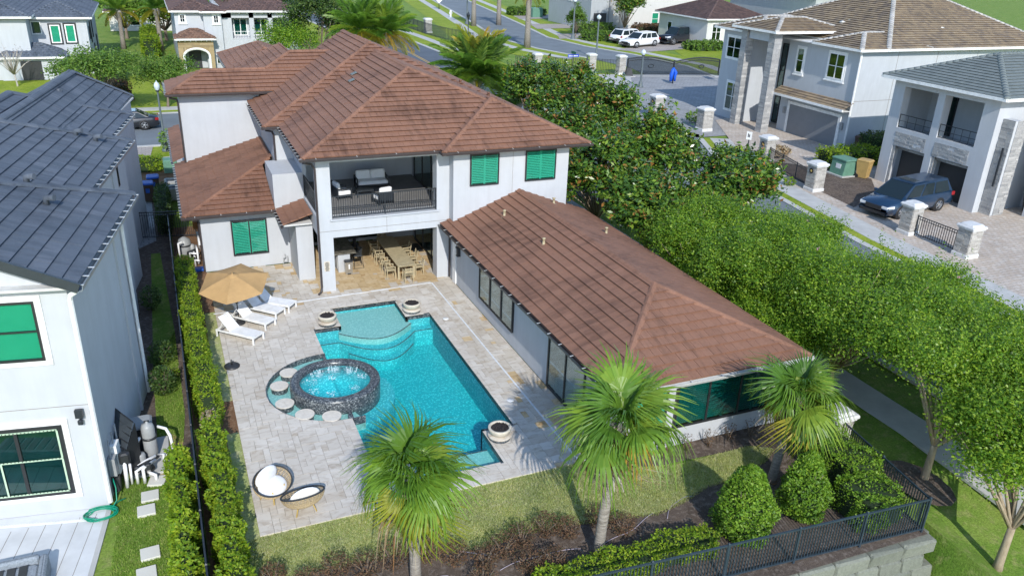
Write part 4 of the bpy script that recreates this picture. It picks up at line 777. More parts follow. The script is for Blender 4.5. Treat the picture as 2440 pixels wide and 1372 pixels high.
# ---------------------------------------------------------------- furniture in the covered terrace
t = thing('bar_counter', 'white outdoor bar counter with dark granite top', 'bar counter', (7.6, 39.3, 0)); B().box(-0.32, -1.0, 0, 0.30, 1.3, 1.0).ob('base', 'stucco_white', t, world=False); B().bevbox(-0.5, -1.1, 1.0, 0.62, 1.35, 1.06, 0.015).ob('countertop', 'granite', t, world=False)
for i in range(2): B().box(-0.335, -0.85+i*0.9, 0.15, -0.322, -0.15+i*0.9, 0.85).ob('cabinet_door', 'white_trim', t, world=False)
def barstool(x, y, label):
    t = thing('bar_stool', label, 'stool', (x, y, 0), 0, 'black bar stools')
    B().bevbox(-0.22, -0.22, 0.66, 0.22, 0.22, 0.72, 0.03).ob('seat', 'charcoal_fabric', t, world=False)
    b = B()
    for i in range(7):
        a = math.radians(-55+i*110/6); a2 = math.radians(-55+(i+1)*110/6)
        if i < 6: b.hexa([(0.2*math.cos(a), 0.24*math.sin(a), 0.72), (0.23*math.cos(a), 0.27*math.sin(a), 0.72), (0.23*math.cos(a2), 0.27*math.sin(a2), 0.72), (0.2*math.cos(a2), 0.24*math.sin(a2), 0.72), (0.23*math.cos(a), 0.25*math.sin(a), 1.05), (0.26*math.cos(a), 0.28*math.sin(a), 1.05), (0.26*math.cos(a2), 0.28*math.sin(a2), 1.05), (0.23*math.cos(a2), 0.25*math.sin(a2), 1.05)])
    b.ob('backrest', 'charcoal_fabric', t, world=False)
    for sy in (-1, 1): B().tube([(-0.24, sy*0.22, 0), (-0.2, sy*0.19, 0.66), (0.2, sy*0.19, 0.66), (0.27, sy*0.22, 0), (-0.24, sy*0.22, 0.02)], 0.014, 6).ob('leg_frame', 'metal_black', t, world=False)
barstool(8.38, 38.75, 'black bar stool at the bar counter, nearest the pool'); barstool(8.38, 39.45, 'black bar stool at the bar counter, middle one'); barstool(8.38, 40.15, 'black bar stool at the bar counter, farthest from the pool')
t = thing('trash_bin', 'brushed metal pedal bin beside the bar counter', 'bin', (7.75, 38.05, 0)); B().hexa([(-.17, -.14, 0), (.17, -.14, 0), (.17, .14, 0), (-.17, .14, 0), (-.2, -.16, .66), (.2, -.16, .66), (.2, .16, .66), (-.2, .16, .66)]).ob('body', 'steel', t, world=False); B().bevbox(-.21, -.17, .66, .21, .17, .72, .03).ob('lid', 'plastic_dark', t, world=False); B().box(-.03, -.172, .3, .04, -.150, .55).ob('label_patch', 'white_trim', t, world=False); B().box(-.08, -.18, 0.02, .08, -.13, .06).ob('pedal', 'plastic_dark', t, world=False)
t = thing('dining_table', 'long pale slatted wood dining table under the balcony', 'table', (10.35, 38.6, 0)); n_ = 12
for i in range(n_): B().box(-0.46, -2.2+i*4.4/n_+0.004, 0.72, 0.46, -2.2+(i+1)*4.4/n_-0.004, 0.75).ob('slat', 'wood_pale', t, world=False)
B().box(-0.42, -2.1, 0.64, 0.42, 2.1, 0.719).ob('apron', 'wood_pale', t, world=False)
for sx in (-1, 1):
    for sy in (-1, 1): B().box(sx*.4-.04, sy*2.08-.04, 0, sx*.4+.04, sy*2.08+.04, .64).ob('leg', 'wood_pale', t, world=False)
def diner():
    t = thing('dining_chair', 'x', 'chair', (0, 0, 0), 0, 'pale wood dining chairs'); 
    for sx in (-1, 1):
        B().bar((sx*.21, -.2, 0), (sx*.21, -.2, .62), .04).ob('leg', 'wood_pale', t, world=False); B().tube([(sx*.21, .22, 0), (sx*.21, .2, .45), (sx*.21, .28, .86)], .024, 5, sm=False).ob('leg', 'wood_pale', t, world=False); B().bar((sx*.21, -.22, .63), (sx*.21, .23, .64), .05, .025).ob('armrest', 'wood_pale', t, world=False)
    for i in range(7): B().bar((-.19+i*.0633, -.2, .43), (-.19+i*.0633, .2, .43), .045, .02).ob('seat_slat', 'wood_pale', t, world=False)
    for z, y in ((.58, .223), (.68, .243), (.79, .265)): B().bar((-.2, y, z), (.2, y, z), .02, .055).ob('back_slat', 'wood_pale', t, world=False)
    B().box(-.21, -.2, .37, .21, -.175, .42).ob('rail', 'wood_pale', t, world=False); return t
ch0 = diner(); first = True
for x, y, rz, lb in ((10.3, 36.05, 180, 'pale wood dining chair at the near end of the table'), (9.62, 36.9, 90, 'pale wood dining chair, nearest on the bar side of the table'), (9.6, 37.85, 90, 'pale wood dining chair, second on the bar side of the table'), (9.58, 38.9, 90, 'pale wood dining chair, third on the bar side of the table'), (9.6, 39.95, 90, 'pale wood dining chair, farthest on the bar side of the table'), (11.1, 36.9, -90, 'pale wood dining chair, nearest on the glass door side of the table'), (11.12, 38.1, -90, 'pale wood dining chair, second on the glass door side'), (11.12, 39.3, -90, 'pale wood dining chair, third on the glass door side'), (10.35, 41.2, 0, 'pale wood dining chair at the far dark end of the table')):
    if first: ch0.location = (x, y, 0); ch0.rotation_euler = (0, 0, math.radians(rz)); ch0['label'] = lb; first = False
    else: copytree(ch0, (x, y, 0), math.radians(rz), lb)
tag(B().bevbox(11.75, 39.9, 0.004, 12.35, 41.2, 0.02, 0.005).ob('door_mat', 'plastic_dark'), 'black door mat in front of the sliding doors', 'mat')
# ---------------------------------------------------------------- neighbouring houses: helpers
def hiproof(R, x0, y0, x1, y1, z, p, caps=True, f=None):
    f = f or (lambda x, y, z: (x, y, z)); w = x1-x0; d = y1-y0; h = min(w, d)/2
    if w >= d: r0 = (x0+h, y0+h, z+p*h); r1 = (x1-h, y0+h, z+p*h)
    else: r0 = (x0+h, y0+h, z+p*h); r1 = (x0+h, y1-h, z+p*h)
    a, b, c, e = (x0, y0, z), (x1, y0, z), (x1, y1, z), (x0, y1, z)
    if w >= d: pl = [[a, b, r1, r0], [b, c, r1], [c, e, r0, r1], [e, a, r0]]; hp = [(a, r0), (b, r1), (c, r1), (e, r0), (r0, r1)]
    else: pl = [[a, b, r0], [b, c, r1, r0], [c, e, r1], [e, a, r0, r1]]; hp = [(a, r0), (b, r0), (c, r1), (e, r1), (r0, r1)]
    for q in pl: R.plane([f(*v) for v in q])
    if caps: R.hips(*[(f(*u), f(*v)) for u, v in hp if (Vector(u)-Vector(v)).length > 0.3])
def eaves(b, x0, y0, x1, y1, z, h=0.2, f=None):
    """fascia board and gutter ring under an eave"""
    f = f or (lambda x, y, z: (x, y, z)); o = 0.02
    for (ax, ay, bx, by) in ((x0, y0, x1, y0), (x1, y0, x1, y1), (x1, y1, x0, y1), (x0, y1, x0, y0)): b.bar(f(ax, ay, z-h/2), f(bx, by, z-h/2), 0.14, h)
def stones(parent, M, w, h, mat, ch=0.12, name='stone_veneer', d=0.05):
    """ledge stones laid in courses on a face: x along, z up, outward -y"""
    b = B(); z = 0.0
    while z < h-0.01:
        hh = min(h-z, ch*random.uniform(0.7, 1.35)); x = 0.0
        while x < w-0.01:
            l = min(w-x, random.uniform(2.0, 5.0)*ch); o = d*random.uniform(0.35, 1.0); b.box(x+.004, -o, z+.004, x+l-.004, 0.02, z+hh-.004); x += l
        z += hh
    return b.xf(M).ob(name, mat, parent, stuff=True)
# ---------------------------------------------------------------- left neighbour, turned nine degrees
PL = T(-2.93, 22.41, 0, -9.44); LX = lambda s, t, z: tuple(PL @ Vector((s, t, z)))
lh = thing('house', 'tall white stucco house with dark slate tiled roofs at the left edge', 'house', (-5, 30, 0)); w = B()
w.box(-9, 0, 0, 0, 6.62, 7.2); w.box(-9.5, 6.62, 0, -1.47, 14.04, 7.2); w.box(-10, 14.04, 0, -2.04, 18.44, 7.2); w.box(-10, 18.44, 0, -2.9, 26.0, 7.2)
for s, t in ((-0.0, 5.4), (-1.47, 9.5), (-1.47, 13.0)): w.box(s, t, 0, s+0.07, t+0.12, 7.1)
gab = B(); gab.add([(0, 0.001, 7.15), (-4.15, 0.001, 7.15), (-8.3, 0.001, 7.15), (-4.15, 0.001, 9.2), (0, 0.2, 7.15), (-4.15, 0.2, 7.15), (-8.3, 0.2, 7.15), (-4.15, 0.2, 9.2)], [(0, 1, 2, 3), (4, 7, 6, 5), (0, 3, 7, 4), (3, 2, 6, 7)])
w.xf(PL).ob('wall', 'stucco_white', lh); gab.xf(PL).ob('gable', 'stucco_white', lh)
jb = B().box(-9, -0.004, 3.55, -0.03, 0.01, 3.565).xf(PL).ob('control_joint', 'grout', lh); B().box(-9, -0.004, 7.08, -0.03, 0.01, 7.092).xf(PL).ob('control_joint', 'grout', lh)
R = Roof(lh, 'tile_slate', e=0.42, w=0.38, t=0.045, limit=300)
for e, t0, t1, wd in ((0.35, -0.35, 7.9, 4.5), (-1.15, 3.0, 16.1, 4.2), (-2.1, 12.0, 21.8, 4.0)):
    z = 7.3; p = 0.45; P = [(e, t0, z), (e, t1, z), (e-wd, t1-wd, z+p*wd), (e-wd, t0, z+p*wd)]; R.plane([LX(*q) for q in P]); R.plane([LX(*q) for q in ((e, t1, z), (e-2*wd, t1, z), (e-wd, t1-wd, z+p*wd))]); R.plane([LX(*q) for q in ((e-2*wd, t1, z), (e-2*wd, t0, z), (e-wd, t0, z+p*wd), (e-wd, t1-wd, z+p*wd))])
    R.hips((LX(e, t1, z), LX(e-wd, t1-wd, z+p*wd)), (LX(e-wd, t1-wd, z+p*wd), LX(e-wd, t0, z+p*wd)))
ax = (-3.95, 47.1, 9.0); R.plane([(-3.42, 36.0, 7.35), (-1.45, 49.2, 7.35), ax, (-5.75, 35.6, 9.0)]); R.plane([(-1.45, 49.2, 7.35), (-6.6, 50.0, 7.35), ax]); R.plane([(-6.6, 50.0, 7.35), (-8.1, 35.8, 7.35), (-5.75, 35.6, 9.0), ax]); R.hips(((-1.45, 49.2, 7.35), ax), (ax, (-5.75, 35.6, 9.0)), ((-6.6, 50.0, 7.35), ax))
R.build(0.13)
sf = B()
for e, t0, t1, wd in ((0.33, -0.33, 7.85, 8.9), (-1.17, 7.9, 16.05, 8.3), (-2.12, 16.1, 21.75, 7.9), (-2.8, 21.8, 26.6, 5)): sf.box(e-wd, t0, 7.2, e-0.02, t1, 7.27)
sf.xf(PL).ob('soffit', 'soffit', lh)
g = B(); st = B()
for e, t0, t1 in ((0.35, -0.35, 7.9), (-1.15, 8.0, 16.1), (-2.1, 16.2, 21.8)): gutter(g, (e, t0), (e, t1), 7.3, 0.16, 0.16, (1, 0))
gutter(g, (-3.05, 21.9), (-3.05, 27.0), 7.33, 0.16, 0.16, (1, 0))
for e, t0, t1 in ((0.35, -0.3, 7.8), (-1.15, 8.0, 16.1), (-2.1, 16.2, 21.8)):
    t = t0
    while t < t1: st.bar((e-0.05, t, 7.325), (e+0.18, t, 7.31), 0.05, 0.014); t += 0.62
g.xf(PL).ob('gutter', 'gutter_pale', lh); st.xf(PL).ob('gutter_strap', 'strap_metal', lh, stuff=True)
rk = B(); rk.bar(LX(0.42, -0.38, 7.25), LX(-4.15, -0.38, 9.29), 0.09, 0.26); rk.bar(LX(-4.15, -0.38, 9.29), LX(-8.7, -0.38, 7.25), 0.09, 0.26); rk.ob('bargeboard', 'gutter_slate', lh)
B().tube([LX(0.3, -0.2, 7.1), LX(0.1, -0.1, 6.95), LX(0.06, -0.06, 6.8), LX(0.06, -0.06, 0.2)], 0.07, 6, sm=False).ob('downspout', 'white_trim', lh); B().tube([LX(0.3, 6.5, 7.1), LX(0.09, 6.55, 6.8), LX(0.09, 6.55, 0.1)], 0.06, 6, sm=False).ob('downspout', 'white_trim', lh)
# turbine and slant vents on the dark roof
def plane_z(e, s): return 7.3+0.45*(e-s)
for e, s, t in ((-1.15, -2.1, 14.2), (-1.15, -2.75, 14.0), (0.35, -2.2, 5.6), (0.35, -1.4, 4.4), (-2.1, -4.9, 20.1)):
    p = LX(s, t, plane_z(e, s)); B().tube([p, (p[0]+0.02, p[1]-0.02, p[2]+0.22), (p[0]+0.26, p[1]-0.16, p[2]+0.24)], 0.10, 10).ob('roof_vent', 'tile_slate', lh)
plain('interior', (0.16, 0.24, 0.25), 0.8, 0, 0.3, 1.5)
window(lh, PL @ T(-2.7, 0, 5.08), 1.88, 1.75, 1, 2, back='blind_green', pane='glass_green', fw=0.06, trim='white_trim'); window(lh, PL @ T(-3.2, 0, 0.68), 2.4, 2.33, 2, 1, back='interior', pane='glass_teal', fw=0.1, trim='white_trim')
plain('tape_green', (0.42, 0.55, 0.40), 0.6)
tp = B()
for (x0, z0, x1, z1) in ((-3.1, 2.86, -0.93, 2.91), (-3.1, 0.78, -0.93, 0.83), (-0.96, 0.83, -0.91, 2.86), (-3.1, 1.9, -0.96, 1.95), (-2.55, 0.83, -2.50, 1.9)):
    tp.box(x0, -0.108, z0, x1, -0.1035, z1)
tpo = tp.xf(PL).ob('protective_tape', 'tape_green', lh); dt = B()
for i in range(70):
    x = -3.1+i*0.032
    for z in ((2.88,), (0.82,), (1.94,))[i % 3]: dt.box(x, -0.111, z-0.014, x+0.03, -0.1085, z+0.014)
dt.xf(PL).ob('lettering', 'plastic_dark', tpo, stuff=True)
window(lh, PL @ T(-1.40, 12.2, 1.2, 90), 0.45, 1.6, 1, 1, back='glass_dark', pane='glass_teal', fw=0.05); window(lh, PL @ T(-1.40, 10.6, 5.0, 90), 0.7, 1.5, 1, 1, back='glass_dark', pane='glass_teal', fw=0.05); window(lh, PL @ T(-2.04, 16.0, 5.2, 90), 0.5, 1.5, 1, 1, back='glass_dark', pane='glass_teal', fw=0.05)
fl = B(); fl.box(-0.36, -0.22, 3.25, -0.16, -0.1, 3.5); fl.box(-0.30, -0.1, 3.15, -0.22, -0.001, 3.25); fl.bevbox(-0.34, -0.2, 3.02, -0.2, -0.08, 3.16, 0.03); fl.xf(PL).ob('flood_lamp', 'metal_black', lh)
# ---------------------------------------------------------------- far house with grey roof, across the rear street
fh = thing('house', 'pale two-storey house with grey barrel tile roof and green window blinds', 'house', (-10, 112, 0)); w = B()
w.box(-12.2, 106, 0, -6.6, 124, 6.1); w.box(-20, 103, 0, -12.2, 122, 6.4); w.box(-15.3, 102.5, 0, -9.5, 105.99, 2.4); w.ob('wall', 'stucco_white', fh)
R = Roof(fh, 'tile_slate', e=0.42, w=0.4, limit=0, barrel=True); hiproof(R, -12.9, 105.4, -6.0, 125, 6.25, 0.42); hiproof(R, -21, 102.3, -11.6, 123, 6.6, 0.42); hiproof(R, -15.6, 102, -9.0, 106.6, 2.5, 0.5); R.build(0.13, False)
e = B(); eaves(e, -12.9, 105.4, -6.0, 125, 6.25); eaves(e, -21, 102.3, -11.6, 123, 6.6); eaves(e, -15.6, 102, -9.0, 106, 2.5); e.ob('fascia', 'white_trim', fh)
window(fh, T(-10.35, 106, 3.45), 1.0, 1.95, 1, 1, frame='white_trim', back='blind_green', pane='glass_green', fw=0.12, trim='frame_dark'); window(fh, T(-8.85, 106, 3.5), 1.0, 1.95, 1, 1, frame='white_trim', back='blind_green', pane='glass_green', fw=0.12, trim='frame_dark'); window(fh, T(-12.15, 105.98, 4.4), 1.0, 1.4, 1, 1, frame='white_trim', back='glass_night', pane='glass_teal', fw=0.1)
B().box(-13.4, 102.46, 0.02, -11.4, 102.49, 2.0).ob('entry_opening', 'plastic_dark', fh)
for y, z, h in ((108, 3.6, 1.4), (110, 3.0, 2.4), (113.5, 3.2, 2.5), (113.5, 0.3, 2.2), (119.5, 0.5, 2.4)): window(fh, T(-6.6, y, z, 90), 0.7, h, 1, 1, back='glass_night', pane='glass_teal', fw=0.08)
# ---------------------------------------------------------------- far white house with stone arch
ah = thing('house', 'white two-storey house with arched stone entrance and brown barrel tiles', 'house', (8, 114, 0)); w = B()
w.box(2.75, 108.6, 0, 6.0, 128, 6.6); w.box(5.95, 107.6, 0, 8.0, 120, 6.6); w.box(8.0, 108.2, 0, 17, 110, 3.4); w.box(8.0, 109.6, 3.4, 17, 126, 6.6)
for x in (8.0, 11.27, 13.5, 16.0): w.box(x, 108.2, 3.4, x+(1.2 if x == 8.0 else 0.55), 108.8, 6.5)
w.box(8.0, 108.2, 5.9, 17, 108.8, 6.6); w.ob('wall', 'stucco_white', ah)
def arch_wall(parent, M, W_, H_, aw, ah_, d, mat, name):
    """wall panel with an arched opening"""
    n_ = 14; pts = [(W_/2-aw/2, 0), (W_/2-aw/2, ah_-aw/2*0.6)]+[(W_/2-aw/2*math.cos(math.pi*i/n_), ah_-aw/2*0.6+aw/2*0.6*math.sin(math.pi*i/n_)) for i in range(1, n_)]+[(W_/2+aw/2, ah_-aw/2*0.6), (W_/2+aw/2, 0)]
    b = B(); b.box(0, 0, 0, W_/2-aw/2, d, H_); b.box(W_/2+aw/2, 0, 0, W_, d, H_)
    top = pts[1:-1]
    for i in range(len(top)-1):
        (x0, z0), (x1, z1) = top[i], top[i+1]
        if x1-x0 > 1e-4: b.hexa([(x0, 0, z0), (x1, 0, z1), (x1, d, z1), (x0, d, z0), (x0, 0, H_), (x1, 0, H_), (x1, d, H_), (x0, d, H_)])
    o = b.xf(M).ob(name, mat, parent); tb = B(); tb.tube([tuple(M @ Vector((x, -0.05, z))) for x, z in pts], 0.14, 6, sm=False); tb.ob('arch_trim', 'white_trim', parent); return o
arch_wall(ah, T(2.7, 106.2), 4.0, 3.7, 2.9, 2.6, 0.6, 'stone_tan', 'entry_arch'); stones(ah, T(2.7, 106.2, 2.75), 4.0, 0.9, 'stone_tan', 0.22); B().box(2.75, 106.8, 0, 3.0, 108.6, 3.6).ob('wall', 'stucco_white', ah); B().box(6.4, 106.8, 0, 6.65, 107.6, 3.6).ob('wall', 'stucco_white', ah)
B().box(3.9, 108.5, 0.02, 5.3, 108.58, 2.4).ob('front_door', 'door_dark', ah)
R = Roof(ah, 'tile_umber', e=0.42, w=0.4, limit=0, barrel=True); hiproof(R, 2.2, 108.0, 7.5, 129, 6.75, 0.42); hiproof(R, 5.6, 107.0, 8.5, 112, 6.75, 0.42); hiproof(R, 8.4, 107.6, 17.6, 127, 6.8, 0.42); R.build(0.14, False); R = Roof(ah, 'tile_rust', e=0.42, w=0.4, limit=0, barrel=True, name='porch_roof'); hiproof(R, 2.4, 105.7, 7.0, 109.4, 3.8, 0.5); R.build(0.13, False)
e = B(); eaves(e, 2.2, 108, 7.5, 129, 6.75); eaves(e, 5.6, 107, 8.5, 112, 6.76); eaves(e, 8.4, 107.6, 17.6, 127, 6.8); eaves(e, 2.45, 105.75, 6.95, 109, 3.8); e.ob('fascia', 'white_trim', ah); dn = B()
for i in range(7): dn.box(2.9+i*0.6, 106.0, 3.42, 3.0+i*0.6, 106.19, 3.55)
for i in range(9): dn.box(9.2+i*0.9, 107.9, 6.4, 9.35+i*0.9, 108.19, 6.56)
dn.ob('dentil', 'white_trim', ah, stuff=True)
for x, y in ((3.35, 108.6), (7.1, 107.6)): window(ah, T(x, y, 5.4), 0.55, 0.85, 2, 2, frame='white_trim', back='glass_night', pane='glass_teal', fw=0.05, trim='white_trim', sill=True)
for x in (9.5, 11.95, 14.2): window(ah, T(x, 109.6, 3.7), 1.6, 2.0, 2, 1, frame='white_trim', back='blind_green', pane='glass_teal', fw=0.1, louvre=1); 
railing(ah, (9.2, 108.4), (16.0, 108.4), 3.4, 0.9, 'white_trim', 0.3); window(ah, T(7.0, 107.6, 0.6), 0.8, 1.4, 1, 1, frame='white_trim', back='glass_night', pane='glass_teal')
# ---------------------------------------------------------------- right neighbour with tan roof and stone columns
bh = thing('house', 'large white house with tan tiled roof and tall stone porch columns', 'house', (58, 58, 0)); w = B()
w.box(54.6, 52.4, 0, 75, 61.2, 8.4); w.box(56.2, 61.2, 0, 75, 64.8, 8.4); w.box(53.0, 64.8, 0, 75, 69.0, 8.6); w.ob('wall', 'stucco_pale', bh)
for y in (60.0, 63.9):
    B().box(51.75, y, 0, 52.55, y+0.8, 9.1).ob('column', 'stucco_pale', bh); stones(bh, T(51.75, y+0.8, 0, -90), 0.8, 9.1, 'stone_grey', 0.16); stones(bh, T(51.70, y, 0), 0.85, 9.1, 'stone_grey', 0.16)
B().box(51.9, 60.9, 8.2, 52.3, 63.8, 9.1).ob('beam', 'stucco_pale', bh)
R = Roof(bh, 'tile_tan', e=0.36, w=0.4, t=0.045, limit=0); R.t = 0.075; hiproof(R, 53.9, 51.8, 62.0, 57.6, 8.6, 0.36); hiproof(R, 56.8, 51.75, 78, 71, 8.62, 0.48); hiproof(R, 51.2, 59.3, 60.0, 65.6, 9.25, 0.3); hiproof(R, 52.3, 63.0, 62, 69.8, 8.75, 0.36); R.build(0.14, False, 'stone_pale')
R = Roof(bh, 'tile_tan', e=0.36, w=0.4, limit=0, name='garage_roof'); R.plane([(53.5, 61.4, 3.55), (53.5, 52.2, 3.55), (54.62, 52.2, 4.1), (54.62, 61.4, 4.1)]); R.build()
e = B(); eaves(e, 53.9, 51.8, 62, 57.6, 8.6); eaves(e, 56.8, 51.75, 78, 71, 8.62); eaves(e, 51.2, 59.3, 60, 65.6, 9.25); eaves(e, 52.3, 63, 62, 69.8, 8.75); e.bar((53.5, 61.4, 3.5), (53.5, 52.2, 3.5), 0.15, 0.2); e.ob('fascia', 'white_trim', bh)
sf = B(); sf.box(54, 51.9, 8.4, 75, 61.5, 8.48); sf.box(52.4, 63.1, 8.6, 62, 69.7, 8.65); sf.box(51.3, 59.4, 9.1, 60, 65.5, 9.16); sf.box(53.6, 52.3, 3.36, 54.6, 61.3, 3.42); sf.ob('soffit', 'soffit', bh)
window(bh, T(54.6, 55.9, 5.75, -90), 1.9, 2.15, 2, 2, frame='white_trim', back='glass_dark', pane='glass_teal', fw=0.09, trim='white_trim', sill=True); window(bh, T(54.6, 59.9, 5.6, -90), 0.9, 2.2, 1, 2, frame='white_trim', back='glass_dark', pane='glass_teal', fw=0.09, trim='white_trim', sill=True)
window(bh, T(53.0, 68.2, 5.9, -90), 2.2, 2.0, 2, 2, frame='white_trim', back='glass_dark', pane='glass_teal', fw=0.09, trim='white_trim'); window(bh, T(53.0, 67.4, 0.9, -90), 2.0, 2.7, 2, 2, frame='white_trim', back='glass_dark', pane='glass_teal', fw=0.09, trim='white_trim')
window(bh, T(56.2, 63.8, 0.1, -90), 0.8, 7.6, 1, 3, frame='frame_dark', back='glass_dark', pane='glass_teal', fw=0.09)
gd = B().box(54.5, 53.5, 0.02, 54.59, 59.7, 2.68).ob('garage_door', 'garage_grey', bh); tr = B(); tr.box(54.47, 53.2, 0, 54.598, 53.49, 2.68); tr.box(54.47, 59.71, 0, 54.598, 60.0, 2.68); tr.box(54.47, 53.2, 2.69, 54.598, 60.0, 2.95); tr.ob('door_trim', 'white_trim', bh)
for y in (52.95, 60.4): B().box(54.4, y-0.1, 1.7, 54.58, y+0.1, 2.3).ob('wall_lantern', 'plastic_grey', bh)
B().tube([(54.3, 52.2, 8.4), (54.5, 52.3, 8.1), (54.5, 52.3, 0.2)], 0.09, 6, sm=False).ob('downspout', 'white_trim', bh)
for x, y, z in ((63.5, 55.6, 10.0), (66, 54.8, 9.7), (59.5, 60.2, 9.7), (60.3, 60.0, 9.9), (71, 56, 10.1)): B().lathe([(0.25, -0.3), (0.25, 0.25), (0.32, 0.3), (0.0, 0.4)], 10, (x, y, z)).ob('roof_vent', 'strap_metal', bh)
jb = B(); 
for x in (58.8, 63.5, 68.5): B().box(x, 52.39, 0, x+0.03, 52.405, 8.3).ob('control_joint', 'grout', bh)
B().box(54.7, 52.392, 4.2, 72, 52.406, 4.23).ob('control_joint', 'grout', bh)
# ---------------------------------------------------------------- right neighbour with twin garages and balcony
gh = thing('house', 'white house with twin dark garage doors and balcony, grey tiled roof', 'house', (53, 40, 0)); w = B()
w.box(51.0, 35.5, 0, 62, 44.1, 3.0); w.box(53.4, 35.5, 3.0, 62, 44.1, 7.7)
for y0, y1 in ((43.15, 44.1), (39.65, 40.25), (35.5, 36.65)): w.box(49.8, y0, 0, 50.5, y1, 7.7)
w.box(49.8, 36.65, 2.95, 50.45, 39.65, 4.25); w.box(49.8, 40.25, 2.95, 50.45, 43.15, 4.25); w.box(49.8, 36.65, 7.2, 50.4, 39.65, 7.7); w.box(49.8, 40.25, 7.2, 50.4, 43.15, 7.7); w.box(50.5, 43.7, 3.0, 53.4, 44.1, 7.7); w.box(50.5, 35.5, 3.0, 53.4, 35.9, 7.7); w.box(50.5, 35.9, 2.95, 53.4, 43.7, 3.7)
w.box(50.4, 34.6, 0, 51.0, 35.49, 6.4); w.box(54.5, 25, 0, 62, 35.49, 7.2); w.box(52.6, 33.4, 0, 54.5, 33.9, 6.8); w.ob('wall', 'stucco_white', gh)
for y0, y1 in ((36.75, 39.55), (40.3, 43.0)):
    B().box(50.75, y0, 0.02, 50.98, y1, 2.65).ob('garage_door', 'garage_dark', gh); stones(gh, T(50.2, y1, 2.66, -90), y1-y0, 0.29, 'stone_grey', 0.12); stones(gh, T(49.82, y1+0.1, 3.0, -90), y1-y0, 0.95, 'stone_grey', 0.14); stones(gh, T(49.9, y1+0.12, 0, -90), 0.22, 2.9, 'stone_grey', 0.14)
stones(gh, T(50.6, 34.6, 0), 1.0, 6.4, 'stone_grey', 0.16); stones(gh, T(50.4, 35.45, 0, -90), 0.85, 6.4, 'stone_grey', 0.16)
B().box(50.25, 34.85, 2.0, 50.33, 34.95, 4.6).ob('light_bar', 'metal_black', gh)
railing(gh, (49.95, 36.65), (49.95, 39.65), 4.25, 0.95, gap=0.6, mid=0.5); railing(gh, (49.95, 40.25), (49.95, 43.15), 4.25, 0.95, gap=0.6, mid=0.5)
for y in (38.2, 41.7): window(gh, T(53.4, y+0.5, 3.75, -90), 0.8, 3.0, 1, 1, back='glass_dark', pane='glass_teal', fw=0.07, name='balcony_door')
R = Roof(gh, 'tile_grey', e=0.36, w=0.36, t=0.045, limit=0); hiproof(R, 49.1, 34.7, 62, 44.8, 7.85, 0.4); hiproof(R, 53.0, 24, 63, 37.5, 7.35, 0.4); R.build(0.13, False)
e = B(); eaves(e, 49.1, 34.7, 62, 44.8, 7.85); eaves(e, 53, 24, 63, 37.5, 7.35); e.ob('fascia', 'white_trim', gh); sf = B(); sf.box(49.2, 34.8, 7.71, 61.9, 44.7, 7.76); sf.box(53.1, 24.1, 7.21, 62.9, 34.69, 7.26); sf.ob('soffit', 'soffit', gh)
B().box(50.38, 35.0, 1.35, 50.395, 35.2, 1.55).ob('house_number', 'metal_black', gh)
# ---------------------------------------------------------------- houses beyond the gate
def simple_house(label, x0, y0, x1, y1, h, wall_m, roof_m, wins, roof=True, base=(0, 0), barrel=False, p=0.4):
    t = thing('house', label, 'house', ((x0+x1)/2, (y0+y1)/2, 0)); B().box(x0, y0, 0, x1, y1, h).ob('wall', wall_m, t)
    if roof:
        R = Roof(t, roof_m, e=0.42, w=0.42, limit=0, barrel=barrel); hiproof(R, x0-0.7, y0-0.7, x1+0.7, y1+0.7, h+0.1, p); R.build(0.14, False); e = B(); eaves(e, x0-0.7, y0-0.7, x1+0.7, y1+0.7, h+0.1, 0.22); e.ob('fascia', 'white_trim', t)
    for (M, w_, h_, kw) in wins: window(t, M, w_, h_, **kw)
    return t
GW = dict(frame='white_trim', back='blind_green', pane='glass_green', fw=0.12); DW = dict(frame='white_trim', back='glass_dark', pane='glass_teal', fw=0.12)
simple_house('big plain white house wall with small green windows beyond the street gate', 86.2, 143, 106, 160, 9.5, 'stucco_cream', 'tile_grey', [(T(91.6, 143, 1.2), 1.6, 2.4, dict(rows=2, cols=1, **GW)), (T(96.2, 143, 2.5), 1.9, 1.2, GW), (T(101.3, 143, 1.0), 1.6, 2.4, dict(rows=2, cols=1, **GW))])
t = simple_house('grey modern house with dark garage behind the far palms', 79.5, 146, 86, 165, 8.5, 'stucco_grey', 'tile_grey', [(T(79.5, 156, 4.8, -90), 1.8, 1.8, DW)]); B().box(80.2, 145.9, 0.02, 83.0, 145.99, 3.2).ob('garage_door', 'garage_dark', t); B().box(83.4, 145.4, 0, 84.3, 145.99, 8).ob('pier', 'stone_grey', t)
simple_house('small beige house with brown tiled roof beside the black pickup', 87.6, 119, 100, 134, 4.6, 'stucco_cream', 'tile_umber', [(T(88.6, 119, 1.1), 1.9, 2.8, dict(cols=2, rows=2, **DW)), (T(87.6, 131, 1.2, -90), 1.4, 2, DW)])
simple_house('tall grey house with brown tiled roof behind the tan roof', 104, 112, 125, 135, 9.0, 'stucco_grey', 'tile_umber', [(T(107, 112, 4.5), 2.2, 2.6, dict(cols=2, rows=2, **DW)), (T(113, 112, 4.5), 1.4, 2.6, DW), (T(119, 112, 4.5), 1.4, 2.6, DW)])
simple_house('low pale house with flat grey roof far behind the left palms', -6, 150, 8, 162, 3.0, 'stucco_cream', 'tile_umber', [(T(-3, 150, 0.8), 1.6, 1.4, DW)])
